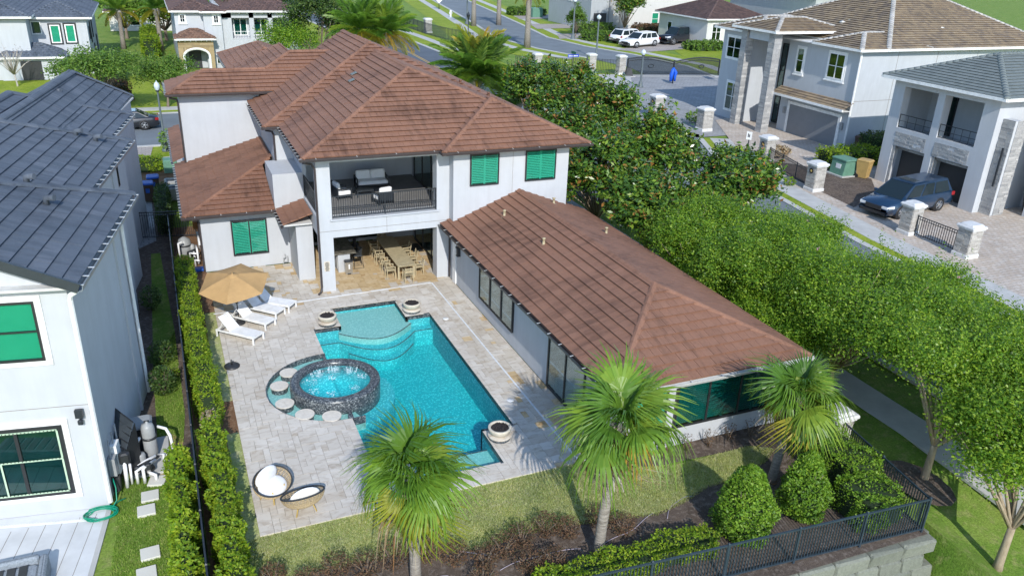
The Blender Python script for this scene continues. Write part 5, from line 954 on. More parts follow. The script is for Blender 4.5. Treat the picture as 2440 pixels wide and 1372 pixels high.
# ---------------------------------------------------------------- fences
def fence(label, pts, z, h, mat='metal_black', gap=0.115, post_gap=2.3, two_rails=True, name='fence', pick=0.02, group=None):
    t = thing(name, label, 'fence', (pts[0][0], pts[0][1], z), 0, group); O = org(t)
    pm = B().bar((0, 0, 0.08), (0, 0, h-0.01), pick).mesh('picket', mat); qm = B().bar((0, 0, 0), (0, 0, h+0.05), 0.06).add([(-.035, -.035, h+.05), (.035, -.035, h+.05), (.035, .035, h+.05), (-.035, .035, h+.05), (0, 0, h+.09)], [(0, 1, 4), (1, 2, 4), (2, 3, 4), (3, 0, 4)]).mesh('post', mat)
    for k in range(len(pts)-1):
        a = Vector((*pts[k], z)); c = Vector((*pts[k+1], z)); d = c-a; L = d.length; up = Vector((0, 0, 1))
        for zz, hh in ((h, 0.045), (h-0.16, 0.03), (0.14, 0.035)) if two_rails else ((h, 0.05), (0.12, 0.04)): B().bar(a+up*zz, c+up*zz, 0.045, hh).ob('rail', mat, t)
        an = math.atan2(d.y, d.x); n_ = max(1, round(L/post_gap)); m_ = int(L/gap)
        for i in range(n_+(1 if k == len(pts)-2 else 0)): o = mob('post', qm, t, a+d*(i/n_)-O); o.rotation_euler = (0, 0, an)
        for i in range(1, m_): o = mob('picket', pm, t, a+d*(i/m_)-O); o.rotation_euler = (0, 0, an)
    return t
fence('black picket fence running between the two side yards', [(-0.42, 15.0), (-0.45, 46.2)], -0.04, 1.38)
fence('dark blue-black picket fence on top of the block retaining wall', [(20.25, 17.0), (19.57, 12.76), (8.0, 13.62)], -0.05, 1.22, 'metal_blueblack', gap=0.1, two_rails=False, pick=0.024)
fence('black picket gate fence across the alley near the wheeled bins', [(-2.2, 46.5), (0.9, 46.0)], -0.03, 1.55)
fence('black picket fence between two stone pillars behind the blue minivan', [(41.9, 33.2), (41.9, 30.1)], 0.05, 1.25, gap=0.16, pick=0.03); fence('black picket fence between stone pillars by the mulch bed', [(42.9, 43.6), (44.8, 50.4)], 0.05, 1.25, gap=0.16, pick=0.03)
fence('black picket fence left of the street gate', [(44.0, 100.6), (46.7, 99.2), (52.9, 96.4)], 0.0, 1.8, gap=0.24, pick=0.05); fence('black picket fence and small gate between the two gate pillars', [(53.6, 96.4), (56.3, 94.8)], 0.0, 1.8, gap=0.2, post_gap=0.9, pick=0.05)
fence('black fence along the walk behind the yellow-lined road', [(44.4, 156), (44.6, 142), (45.6, 134), (47.6, 126)], 0, 1.9, gap=0.4, pick=0.07)
# ---------------------------------------------------------------- stone pillars
def pillar(label, x, y, s, h, plaque=False, mat='stone_pale', rz=0):
    t = thing('stone_pillar', label, 'pillar', (x, y, 0), 0, 'stone pillars with white caps'); r = s/2
    B().box(x-r+.03, y-r+.03, 0, x+r-.03, y+r-.03, h).ob('core', 'stone_pale', t)
    for M in (T(x-r+.03, y-r+.03, 0.25), T(x-r+.03, y+r-.03, 0.25, -90), T(x+r-.03, y-r+.03, 0.25, 90)): stones(t, M, s-.06, h-0.25, mat, 0.11)
    B().bevbox(x-r-.05, y-r-.05, 0, x+r+.05, y+r+.05, 0.26, 0.03).ob('base', 'stone_cap', t); c = B(); c.bevbox(x-r-.06, y-r-.06, h, x+r+.06, y+r+.06, h+.1, .03); c.bevbox(x-r-.12, y-r-.12, h+.1, x+r+.12, y+r+.12, h+.22, .05); c.bevbox(x-r, y-r, h+.22, x+r, y+r, h+.32, .08); c.ob('cap', 'stone_cap', t)
    if plaque: B().lathe([(0.0, 0.0), (0.2, 0.0), (0.2, 0.03), (0.15, 0.03), (0.15, 0.015), (0, 0.015)], 16).xf(Matrix.Translation((x-r-.03, y+0.0, h-0.35)) @ Matrix.Rotation(-math.pi/2, 4, 'Y')).ob('emblem', 'lava', t); B().lathe([(0.0, 0.02), (0.09, 0.01)], 10).xf(Matrix.Translation((x-r-.045, y, h-0.35)) @ Matrix.Rotation(-math.pi/2, 4, 'Y')).ob('emblem_face', 'cane', t)
pillar('stone pillar with white cap right in front of the blue minivan', 41.9, 33.7, 0.9, 1.75); pillar('stone pillar with white cap, nearest one at the far driveway', 41.9, 29.6, 0.95, 1.7); pillar('stone pillar with round emblem beside the mulch bed', 42.85, 43.1, 0.95, 1.85, True); pillar('stone pillar with round emblem at the fence end by the no parking sign', 44.95, 51.0, 0.95, 1.85, True); pillar('stone pillar near the white house, half hidden by leaves', 47.0, 62.4, 1.1, 1.9); pillar('stone pillar with round emblem standing in the street plaza', 45.7, 68.7, 1.1, 2.0, True)
pillar('pale stone gate pillar left of the small walk gate', 53.2, 96.6, 1.0, 2.2, False, 'stone_pale'); pillar('pale stone gate pillar right of the small walk gate', 56.6, 94.6, 1.0, 2.2, False, 'stone_pale'); pillar('pale stone pillar with white cap at the corner behind the right palm', 20.35, 17.35, 0.8, 1.15, False, 'stone_pale'); pillar('pale stone pillar among the magnolias at the fence end', 46.6, 99.4, 1.0, 2.0); pillar('white fence pillar beside the yellow-lined road', 45.6, 144.0, 1.2, 2.2)
# ---------------------------------------------------------------- retaining wall of large blocks
rw = thing('retaining_wall', 'retaining wall of large weathered blocks under the corner of the fence', 'wall', (16, 12.4, -2.6)); me = []
def blockmesh(L, h, d):
    b = B(); q = 0.035; n_ = 3
    f = [(-L/2+.006, 0), (-L/2+.006+q, -q), (L/2-.006-q, -q), (L/2-.006, 0)]
    b.bevbox(-L/2+.008, -0.02, 0.006, L/2-.008, d, h-.006, 0.05)
    for v in range(len(b.v)):
        x, y, z = b.v[v]; b.v[v] = (x+random.uniform(-.012, .012), y+(random.uniform(-.05, .03) if y < 0.03 else 0), z+random.uniform(-.012, .008))
    return b.mesh('block', 'block_wall')
va = [blockmesh(1.25, 0.44, 0.5) for i in range(4)]+[blockmesh(0.85, 0.44, 0.5) for i in range(2)]; ln = [1.25]*4+[0.85]*2
ca = Vector((19.85, 12.38)); cl = Vector((7.0, 13.2)); dd = (cl-ca).normalized(); nn = Vector((dd.y, -dd.x)); nn = nn if nn.y < 0 else -nn
for c in range(6):
    s = 0.0+(0.42 if c % 2 else 0.0); z = -0.09-0.44*(c+1); off = nn*(0.05*c)
    while s < 12.4:
        i = random.randrange(6); p = ca+dd*(s+ln[i]/2)+off; o = mob('block', va[i], rw, Vector((p.x, p.y, z))-org(rw)); o.rotation_euler = (0, 0, math.atan2(-dd.y, -dd.x)); s += ln[i]
    s = 0.1
    while s < 4.4-c*0.5:
        i = random.randrange(6); o = mob('block', va[i], rw, Vector((19.92+0.04*c, 12.6+s+ln[i]/2, z))-org(rw)); o.rotation_euler = (0, 0, math.pi/2); s += ln[i]
# ---------------------------------------------------------------- sun loungers
def lounger():
    t = thing('sun_lounger', 'x', 'sun lounger', (0, 0, 0), 0, 'white sun loungers'); L = 1.95; w = 0.33
    f = B()
    for sy in (-1, 1): f.box(-L/2, sy*w-.025, .27, L/2, sy*w+.025, .33)
    f.box(-L/2, -w+.025, .27, -L/2+.05, w-.025, .33); f.box(L/2-.05, -w+.025, .27, L/2, w-.025, .33); f.ob('frame', 'white_trim', t, world=False)
    for sx in (-1, 1):
        for sy in (-1, 1): B().box(sx*(L/2-.03)-.03, sy*w-.026, 0, sx*(L/2-.03)+.03, sy*w+.026, .268).ob('leg', 'white_trim', t, world=False)
    B().box(-.28, -w+.03, .325, L/2-.06, w-.03, .345).ob('seat', 'sling_white', t, world=False); M = Matrix.Translation((-.28, 0, .34)) @ Matrix.Rotation(math.radians(46), 4, 'Y')
    bk = B().box(-.78, -w+.03, 0, 0, w-.03, .025).xf(M).ob('backrest', 'sling_white', t, world=False); B().bevbox(-.74, -.14, .026, -.58, .14, .08, .03).xf(M).ob('headrest', 'cushion_white', t, world=False)
    for sy in (-1, 1): B().bar((-.62, sy*(w-.05), .68), (-.86, sy*(w-.05), .3), .025).ob('backrest_strut', 'white_trim', t, world=False)
    return t
l0 = lounger(); first = True
for fx, fy, dg, lb in ((2.53, 31.8, -45, 'white sun lounger nearest the camera, fully in the sun'), (3.18, 33.0, -46, 'white sun lounger, second from the camera beside the umbrella pole'), (3.75, 33.95, -44, 'white sun lounger, third from the camera, half shaded by the umbrella'), (4.38, 34.55, -38, 'white sun lounger farthest from the camera, behind the umbrella')):
    a = math.radians(dg); p = (fx-0.95*math.cos(a), fy-0.95*math.sin(a), 0.004)
    if first: l0.location = p; l0.rotation_euler = (0, 0, a); l0['label'] = lb; first = False
    else: copytree(l0, p, a, lb)
# ---------------------------------------------------------------- umbrella
um = thing('patio_umbrella', 'open tan patio umbrella over the white loungers', 'umbrella', (1.95, 33.9, 0)); B().tube([(0, 0, 0), (0, 0, 1.2), (-.04, -.05, 2.3)], .022, 8).ob('pole', 'metal_black', um, world=False)
MU = Matrix.Translation((-.05, -.06, 2.18)) @ Matrix.Rotation(math.radians(12), 4, 'X') @ Matrix.Rotation(math.radians(-4), 4, 'Y') @ Matrix.Rotation(math.radians(12), 4, 'Z')
cb = B(); n_ = 6; rings = ((0.02, 0.20), (0.5, 0.1), (1.0, -0.05), (1.52, -0.26))
for k in range(n_):
    a0 = k*math.pi/3; a1 = (k+1)*math.pi/3; vs = []
    for r, z in rings:
        for q in range(5):
            u = q/4; x = r*((1-u)*math.cos(a0)+u*math.cos(a1)); y = r*((1-u)*math.sin(a0)+u*math.sin(a1)); vs.append((x, y, z-0.05*r*math.sin(math.pi*u)*0.6))
    cb.add(vs, [(i*5+q, i*5+5+q, i*5+6+q, i*5+1+q) for i in range(3) for q in range(4)])
cb.xf(MU).ob('canopy', 'umbrella_tan', um, world=False)
vb = B(); vb.lathe([(0.24, 0.155), (0.2, 0.19), (0.03, 0.23), (0.02, 0.30), (0.0, 0.31)], 12); vb.xf(MU).ob('vent_cap', 'umbrella_tan', um, world=False)
for k in range(6): a = k*math.pi/3; B().tube([(0, 0, .16), (1.5*math.cos(a), 1.5*math.sin(a), -.285)], .009, 5).xf(MU).ob('rib', 'metal_black', um, world=False)
B().lathe([(.045, -.02), (.05, .04), (.03, .05)], 10, (0, 0, 1.0)).ob('crank', 'metal_black', um, world=False)
t = thing('umbrella_base', 'empty round black umbrella base on the paving below the loungers', 'umbrella base', (1.28, 29.99, 0)); B().lathe([(.30, .0), (.30, .05), (.26, .08), (.06, .1), (.0, .1)], 28).ob('base', 'plastic_dark', t, world=False); B().cyl((0, 0, .1), (0, 0, .3), .03).ob('tube', 'plastic_dark', t, world=False); B().cyl((.02, 0, .22), (.08, 0, .22), .018).ob('knob', 'plastic_dark', t, world=False)
t = thing('umbrella_base', 'round black umbrella base at the foot of the umbrella pole', 'umbrella base', (1.95, 33.9, 0)); B().lathe([(.27, .0), (.27, .05), (.22, .08), (.05, .1), (.04, .3), (0.025, .3)], 24).ob('base', 'plastic_dark', t, world=False)
# ---------------------------------------------------------------- woven cocoon chairs
def cocoon(label, x, y, dg, tilt):
    t = thing('wicker_chair', label, 'chair', (x, y, 0), math.radians(dg), 'woven cocoon chairs'); t.scale = (1.2,)*3; M = Matrix.Translation((0, 0, .50)) @ Matrix.Rotation(math.radians(tilt), 4, 'X'); n_ = 28
    vs = []; m = 7
    for i in range(m+1):
        a = math.radians(90*i/m); r = math.sin(a)**0.85; z = -.34*math.cos(a)
        vs += [(.54*r*math.cos(2*math.pi*k/n_), .44*r*math.sin(2*math.pi*k/n_), z) for k in range(n_)]
    wv = B()
    for k in range(0, n_): wv.tube([M @ Vector(vs[i*n_+k]) for i in range(1, m+1)], .010, 4, cap=False)
    for i in range(1, m): wv.tube([M @ Vector(vs[i*n_+k]) for k in range(n_)], .013, 4, closed=True)
    for i in range(1, m):
        ring = [M @ (Vector(vs[i*n_+k])*0.5+Vector(vs[(i+1)*n_+k])*0.5) for k in range(n_)]; wv.tube(ring, .012, 4, closed=True)
    wv.ob('woven_shell', 'wicker', t, world=False, stuff=True); B().tube([M @ Vector(vs[m*n_+k]) for k in range(n_)], .022, 6, closed=True).ob('rim', 'charcoal_fabric', t, world=False)
    B().ell((0, 0, 0), (.42, .33, .09), 18, 10).xf(M @ Matrix.Translation((0, -.05, -.17))).ob('seat_cushion', 'cushion_white', t, world=False); B().ell((0, 0, 0), (.38, .26, .08), 18, 10).xf(M @ Matrix.Translation((0, .22, -.02)) @ Matrix.Rotation(math.radians(62), 4, 'X')).ob('back_cushion', 'cushion_white', t, world=False)
    for a in (45, 135, 225, 315): c, s = math.cos(math.radians(a)), math.sin(math.radians(a)); B().tube([(.30*c, .24*s, .34), (.27*c, .24*s, .22), (.36*c, .32*s, .012)], .017, 6).ob('leg', 'cane', t, world=False)
    B().tube([(.29*math.cos(k*math.pi/8), .24*math.sin(k*math.pi/8), .24) for k in range(16)], .014, 5, closed=True).ob('leg_ring', 'cane', t, world=False)
cocoon('round woven chair with white cushions, the one facing the camera', 1.68, 21.15, 40, 24); cocoon('round woven chair seen from behind, the one nearer the lawn', 2.42, 20.25, 188, 20)
# ---------------------------------------------------------------- stepping stones
for x, y, r, lb in ((-1.43, 24.15, 8, 'square pale stepping stone set in bare sand'), (-1.6, 23.22, -14, 'square pale stepping stone, first one in the grass below the pumps'), (-1.82, 22.5, 0, 'square pale stepping stone, second one in the grass'), (-1.93, 21.82, 2, 'square pale stepping stone, third one in the grass'), (-1.85, 19.85, 3, 'square pale stepping stone, second from the bottom edge of the picture'), (-1.95, 19.05, 3, 'square pale stepping stone at the bottom edge of the picture')):
    tag(B().bevbox(-.25, -.25, -.05, .25, .25, .06, .01).xf(T(x, y, -.02, r)).ob('stepping_stone', 'stepping'), lb, 'paving stone', 'stepping stones')
# ---------------------------------------------------------------- pool equipment beside the left neighbour
def obj1(name, label, cat, parts, group=None, loc=(0, 0, 0)):
    t = thing(name, label, cat, loc, 0, group)
    for nm, b, m in parts: b.ob(nm, m, t)
    return t
ex, ey = -1.72, 24.55
obj1('pool_filter', 'tall grey cartridge filter tank beside the left house', 'filter tank', [('tank', B().lathe([(.0, .12), (.19, .14), (.21, .25), (.21, .78), (.2, .8)], 20, (ex, ey, 0)), 'plastic_grey'), ('clamp_band', B().lathe([(.2, .79), (.235, .8), (.235, .86), (.2, .87)], 20, (ex, ey, 0)), 'plastic_dark'), ('lid', B().lathe([(.205, .865), (.205, 1.2), (.16, 1.32), (.05, 1.36), (.04, 1.42), (0, 1.44)], 20, (ex, ey, 0)), 'plastic_grey'), ('valve', B().cyl((ex-.08, ey, 1.42), (ex+.08, ey, 1.42), .03), 'plastic_dark'), ('base', B().lathe([(.24, 0), (.22, .12), (.0, .13)], 16, (ex, ey, 0)), 'plastic_dark')], loc=(ex, ey, 0))
obj1('pool_heater', 'black box pool heater with white top behind the filter tank', 'heater', [('cabinet', B().bevbox(-2.35, 24.9, 0.06, -1.65, 25.6, 0.95, .05), 'plastic_dark'), ('top', B().bevbox(-2.4, 24.86, .95, -1.6, 25.64, 1.06, .06), 'plastic_grey'), ('panel', B().box(-1.649, 25.0, .3, -1.63, 25.5, .85), 'white_trim')], loc=(-2, 25.2, 0))
obj1('metal_panel', 'dark ribbed metal lid propped open against the left house wall', 'panel', [('sheet', B().hexa([(-3.05, 24.35, 1.35), (-2.35, 23.6, 1.05), (-2.05, 24.0, 1.75), (-2.72, 24.95, 2.0), (-3.06, 24.36, 1.38), (-2.36, 23.61, 1.08), (-2.06, 24.01, 1.78), (-2.73, 24.96, 2.03)]), 'gutter_slate')]+[('rib', B().bar(Vector((-3.05, 24.35, 1.39)).lerp(Vector((-2.72, 24.95, 2.04)), k/4), Vector((-2.35, 23.6, 1.09)).lerp(Vector((-2.05, 24.0, 1.79)), k/4), .03, .03), 'frame_dark') for k in range(5)]+[('support', B().bar((-2.3, 23.75, 0), (-2.3, 23.75, 1.1), .05), 'frame_dark'), ('side_sheet', B().hexa([(-2.33, 23.62, .1), (-2.0, 24.0, .1), (-1.98, 24.02, .1), (-2.31, 23.64, .1), (-2.33, 23.62, 1.06), (-2.03, 24.02, 1.74), (-2.01, 24.04, 1.74), (-2.31, 23.64, 1.06)]), 'frame_dark')], loc=(-2.5, 24.2, 0))
pp = [([(-1.45, 24.9, .95), (-1.2, 24.75, .9), (-1.1, 24.6, .7), (-1.05, 24.45, .1)], .05), ([(-1.25, 24.3, .35), (-1.25, 24.2, .35), (-1.2, 24.1, 0)], .05), ([(-2.0, 24.45, .9), (-2.0, 24.35, .95), (-2.05, 24.15, .95), (-2.1, 24.1, .6)], .05), ([(-2.15, 23.3, 0), (-2.15, 23.3, .45), (-2.0, 23.35, .5), (-1.8, 23.5, .5), (-1.8, 23.5, .2)], .05), ([(-1.95, 23.25, 0), (-1.95, 23.25, .5), (-1.85, 23.35, .55), (-1.6, 23.8, .4)], .05), ([(-1.62, 23.25, 0), (-1.62, 23.25, .22), (-1.75, 23.35, .24), (-1.85, 23.5, .24)], .05), ([(-2.45, 23.2, 0), (-2.42, 23.25, .9)], .06), ([(-2.32, 23.35, 0), (-2.3, 23.4, .7)], .04), ([(-2.2, 23.7, .3), (-1.9, 24.0, .3), (-1.6, 24.2, .3)], .05), ([(-1.55, 24.4, .2), (-1.35, 24.1, .35), (-1.35, 23.95, .3), (-1.35, 23.9, 0)], .045)]
obj1('pool_plumbing', 'tangle of white plumbing pipes and pumps in front of the filter tank', 'pipes', [('pipe', B().tube(p, r, 8), 'pvc_white') for p, r in pp]+[('pump', B().cyl((-2.1, 23.75, .22), (-1.75, 23.95, .22), .13), 'plastic_dark'), ('pump', B().cyl((-1.95, 23.5, .2), (-1.7, 23.75, .2), .11), 'plastic_dark'), ('strainer_lid', B().lathe([(.15, 0), (.15, .5), (.12, .56), (0, .57)], 14, (-2.02, 24.1, 0)), 'plastic_grey'), ('valve_body', B().bevbox(-1.9, 23.3, .4, -1.72, 23.48, .6, .03), 'plastic_dark'), ('valve_body', B().bevbox(-2.2, 23.35, .35, -2.05, 23.5, .55, .03), 'plastic_dark'), ('controller', B().bevbox(-2.55, 23.2, .85, -2.25, 23.45, 1.2, .05), 'plastic_dark'), ('slab', B().bevbox(-2.3, 23.6, -.05, -1.2, 25.7, .05, .02), 'concrete')], loc=(-1.9, 23.7, 0))
ebx = [('cabinet', B().box(0.02, a, z0, .22, b_, z1).xf(PL), m) for a, b_, z0, z1, m in ((.5, .8, .7, 1.3, 'plastic_grey'), (.9, 1.3, .5, 1.5, 'white_trim'), (1.4, 1.75, .6, 1.2, 'plastic_grey'), (.55, .75, .1, .6, 'plastic_dark'))]+[('conduit', B().tube([LX(.1, a, 0), LX(.1, a, 1.9)], .03, 6), 'plastic_grey') for a in (.62, 1.1, 1.55)]
obj1('electric_panel', 'grey electric boxes and conduits on the shaded wall of the left house', 'electric box', ebx, loc=LX(.1, 1, 0))
hp = [LX(.12, .35, .75), LX(.2, .2, .5), LX(.22, .0, .2), LX(.1, -.15, .04)]+[(-3.1+.42*math.cos(a)*(1+.12*math.sin(a*.37))-.05, 22.05+.27*math.sin(a)+.06*math.cos(a*.31), .01+.022*(i % 13)/3) for i, a in enumerate([k*.33 for k in range(80)])]+[(-2.7, 22.5, .05), (-2.5, 22.6, .04)]
tag(B().tube(hp, .018, 6).ob('garden_hose', 'hose_green'), 'coiled green garden hose at the corner of the left house', 'hose')
sofb = obj1('outdoor_sofa', 'grey woven outdoor lounge seat at the bottom left corner', 'sofa', [('seat', B().bevbox(-7.4, 19.1, 0, -4.5, 20.05, .38, .06), 'furniture_grey'), ('back', B().bevbox(-7.4, 20.06, 0, -4.5, 20.25, .55, .05), 'furniture_grey'), ('arm', B().bevbox(-4.49, 19.1, 0, -4.3, 20.25, .5, .05), 'furniture_grey')]+[('cushion_rib', B().box(-7.2+k*.28, 19.2, .385, -7.0+k*.28, 20.0, .41), 'plastic_dark') for k in range(9)], loc=(-5.5, 20.4, 0))
# equipment beside the pool house
obj1('pool_filter', 'dark grey filter tank squeezed beside the white house wall', 'filter tank', [('tank', B().lathe([(.3, 0), (.33, .1), (.34, .6), (.28, .85), (.08, .98), (0, 1.0)], 18, (.2, 43.3, 0)), 'plastic_grey'), ('band', B().lathe([(.345, .5), (.36, .52), (.36, .58), (.345, .6)], 18, (.2, 43.3, 0)), 'plastic_dark')], loc=(.2, 43.3, 0))
obj1('pool_pumps', 'white pipes and pumps along the left wall of the white house', 'pipes', [('pipe', B().tube(p, .05, 8), 'pvc_white') for p in ([(-.1, 42.6, 0), (-.1, 42.6, .9), (.1, 42.6, .95)], [(.55, 43.0, .2), (.6, 42.4, .4), (.6, 42.0, .1)], [(.75, 42.6, .1), (.75, 42.3, .8), (.75, 41.6, .8), (.75, 41.5, .1)], [(.4, 42.1, 0), (.4, 42.1, .5), (.6, 41.9, .5), (.85, 41.9, .5)], [(.6, 41.4, 0), (.6, 41.4, .35), (.8, 41.2, .35)], [(.9, 42.9, .3), (.9, 42.9, 1.3), (.9, 41.0, 1.3)])]+[('pump', B().cyl((.35, 42.6, .25), (.7, 42.9, .25), .16), 'plastic_dark'), ('pump', B().cyl((.3, 41.8, .2), (.6, 41.9, .2), .14), 'plastic_dark'), ('pump_lid', B().lathe([(.14, .2), (.14, .55), (.0, .6)], 12, (.55, 43.2, 0)), 'plastic_grey'), ('tray', B().bevbox(.45, 40.6, 0, .95, 41.0, .12, .02), 'bin_blue')], loc=(.5, 42, 0))
obj1('flower_pot_rack', 'small orange crate hanging by the side wall near the alley gate', 'crate', [('crate', B().bevbox(.75, 44.6, .9, 1.0, 45.1, 1.3, .03), 'copper')], loc=(.9, 44.8, .9))
for y, z, lb in ((53.6, 0.0, 'nearer'), (55.2, 0.0, 'farther')):
    obj1('air_conditioner', 'boxy white outdoor air conditioner in the alley, the '+lb+' one', 'air conditioner', [('case', B().bevbox(-.45, y-.5, .05, .45, y+.5, .85, .06), 'plastic_grey'), ('fan_grille', B().lathe([(.36, .86), (.34, .88), (.0, .88)], 16, (0, y, 0)), 'plastic_dark'), ('coil', B().box(-.46, y-.42, .12, -.452, y+.42, .75), 'white_trim')], 'air conditioners', (0, y, 0))
def bin_(label, x, y, body, lid, dg=0, s=1.0):
    t = thing('wheelie_bin', label, 'bin', (x, y, 0), math.radians(dg)); t.scale = (s,)*3
    B().hexa([(-.24, -.28, .06), (.24, -.28, .06), (.24, .25, .06), (-.24, .25, .06), (-.31, -.36, 1.0), (.31, -.36, 1.0), (.31, .36, 1.0), (-.31, .36, 1.0)]).ob('body', body, t, world=False); B().bevbox(-.33, -.4, 1.0, .33, .38, 1.09, .05).ob('lid', lid, t, world=False); B().bar((-.28, .42, .98), (.28, .42, .98), .03).ob('handle', lid, t, world=False)
    for sx in (-1, 1): B().cyl((sx*.22, .26, .12), (sx*.28, .26, .12), .12).ob('wheel', 'tyre', t, world=False)
    B().box(-.1, -.355, .55, .1, -.33, .8).ob('stamp', lid, t, world=False)
bin_('brown wheeled bin with blue lid in the alley, nearer one', -1.45, 53.6, 'bin_brown', 'bin_blue', 0, 1.15); bin_('brown wheeled bin with blue lid in the alley, farther one', -1.1, 55.0, 'bin_brown', 'bin_blue', 0, 1.15)
bin_('tan wheeled bin beside the green utility box', 49.2, 44.75, 'bin_tan', 'bin_tan', 20, 1.35); bin_('brown wheeled bin in the shade of the white house wall', 55.6, 51.4, 'bin_brown', 'bin_brown', 0, 1.3); bin_('blue-lidded wheeled bin in the shade of the white house wall', 57.0, 51.6, 'bin_brown', 'bin_blue', 0, 1.3)
obj1('utility_box', 'green transformer box at the edge of the far mulch bed', 'utility box', [('case', B().hexa([(47.6, 45.2, .12), (48.9, 45.2, .12), (48.9, 46.6, .12), (47.6, 46.6, .12), (47.75, 45.2, 1.25), (48.9, 45.2, 1.25), (48.9, 46.6, 1.25), (47.75, 46.6, 1.25)]), 'box_green'), ('lid', B().bevbox(47.68, 45.1, 1.25, 49.0, 46.7, 1.37, .05), 'box_green'), ('pad', B().box(47.4, 45.0, 0.03, 49.1, 46.8, .12), 'concrete'), ('label', B().box(47.66, 45.6, .6, 47.70, 46.1, .95), 'white_trim')], loc=(48, 46, 0))
obj1('utility_box', 'pale green utility box at the end of the alley hedge', 'utility box', [('case', B().bevbox(-.4, 60.0, 0, .5, 61.0, .9, .05), 'box_green')], loc=(0, 60.5, 0)); obj1('utility_box', 'pale green utility box by the far driveways', 'utility box', [('case', B().bevbox(79, 172, 0, 81.5, 174, 2.0, .1), 'box_green')], loc=(80, 173, 0))
obj1('potted_topiary', 'dark twisted topiary in a tall black planter by the white house', 'planter', [('pot', B().hexa([(53.6, 35.6, 0.03), (54.2, 35.6, 0.03), (54.2, 36.2, 0.03), (53.6, 36.2, 0.03), (53.45, 35.45, 1.3), (54.35, 35.45, 1.3), (54.35, 36.35, 1.3), (53.45, 36.35, 1.3)]).xf(Matrix.Translation((0, -1.6, 0))), 'plastic_dark')]+[('foliage_ball', B().ell((53.9+.1*math.sin(k), 34.3, 1.6+k*.5), (.42-.06*k, .42-.06*k, .26)), 'leaf_dark') for k in range(5)]+[('stem', B().cyl((53.9, 34.3, 1.2), (53.9, 34.3, 4.0), .05), 'bark')], loc=(53.9, 34.3, 0))
# ---------------------------------------------------------------- street gate
gt = thing('street_gate', 'black double swing gate with wavy top across the street', 'gate', (63.6, 92.9, 0)); GA = Vector((57.4, 94.25, 0)); GB = Vector((70.1, 91.45, 0)); pmesh = {}
def gtop(u):  # u 0..1 across both leaves
    return 2.45-0.55*(0.5+0.5*math.cos((u if u < .5 else 1-u)*2*math.pi*1.15+2.6)) if True else 0
tops = []
for i in range(97):
    u = i/96; p = GA.lerp(GB, u); z = 1.75+0.55*math.cos((abs(u-.5)*2-.62)*2.6); tops.append((p.x, p.y, z))
    if 0 < i < 96: pb = B().bar((0, 0, 0), (0, 0, z-.12), .055); o = mob('picket', pb.mesh('picket', 'metal_black'), gt, Vector((p.x, p.y, .12))-org(gt))
B().tube(tops, .085, 6).ob('top_rail', 'metal_black', gt); B().tube([(x, y, z-.32) for x, y, z in tops], .06, 5).ob('middle_rail', 'metal_black', gt); B().bar(GA+Vector((0, 0, .15)), GB+Vector((0, 0, .15)), .08).ob('bottom_rail', 'metal_black', gt)
for u in (0, .497, .503, 1): p = GA.lerp(GB, u); B().bar(p, p+Vector((0, 0, 2.0 if u in (0, 1) else 1.9)), .13).ob('gate_post', 'metal_black', gt)
for u in (.25, .80): p = GA.lerp(GB, u); B().tube([(p.x+.4*math.cos(k*math.pi/8), p.y-.08, 1.15+.22*math.sin(k*math.pi/8)) for k in range(16)], .06, 5, closed=True).ob('oval_emblem', 'metal_black', gt)
obj1('gate_motor', 'dark gate motor box at the foot of the gate pillar', 'gate motor', [('housing', B().hexa([(56.3, 92.6, 0), (57.3, 92.4, 0), (57.4, 93.1, 0), (56.4, 93.3, 0), (56.5, 92.8, 1.1), (57.1, 92.7, 1.1), (57.15, 93.0, 1.1), (56.55, 93.1, 1.1)]), 'plastic_dark'), ('plinth', B().box(56.1, 92.2, -.02, 57.5, 93.5, .08), 'concrete')], loc=(56.8, 92.9, 0))
obj1('draped_post', 'bright blue cover hanging over a post in front of the street gate', 'blue cover', [('cloth', B().tube([(59.3, 86.7, 0.3), (59.3, 86.7, 1.0), (59.5, 86.7, 1.7), (59.62, 86.7, 1.95)], [.18, .24, .24, .08], 9), 'blue_cloth'), ('cloth_fold', B().tube([(59.8, 86.6, .3), (59.78, 86.6, .8), (59.85, 86.6, 1.35), (59.68, 86.6, 1.75)], [.13, .17, .22, .08], 9), 'blue_cloth'), ('post', B().cyl((59.6, 86.7, 0), (59.6, 86.7, 1.8), .07), 'metal_black')], loc=(59.6, 86.7, 0))
def sgn(label, x, y, h, w_, hh, m, txt=0, cat='sign', dg=0):
    t = thing('street_sign', label, cat, (x, y, 0), math.radians(dg)); B().cyl((0, 0, 0), (0, 0, h+hh), .05).ob('post', 'metal_black', t, world=False); p = B().box(-w_/2, -.08, h, w_/2, -.05, h+hh).ob('plate', m, t, world=False); b = B()
    for k in range(txt): u = -w_/2+.12+k*(w_-.24)/txt; b.box(u, -.086, h+hh*.3, u+(w_-.24)/txt*.7, -.081, h+hh*random.uniform(.6, .75))
    if txt: b.ob('lettering', 'white_trim' if m != 'white_trim' else 'plastic_dark', p, world=False)
    return t
t = sgn('street name post with green and blue blades near the walk gate', 50.6, 96.9, 2.0, 1.6, .38, 'sign_blue', 7); B().box(-.15, .3, 2.45, -.1, -1.0, 2.8).ob('plate', 'sign_green', t, world=False)
sgn('white notice board on a leaning post right of the street gate', 66.3, 84.5, 2.9, 1.0, 1.4, 'white_trim', 3); sgn('small no parking sign on a post by the far driveway', 44.3, 52.6, 1.5, .45, .65, 'white_trim', 2, dg=-60)
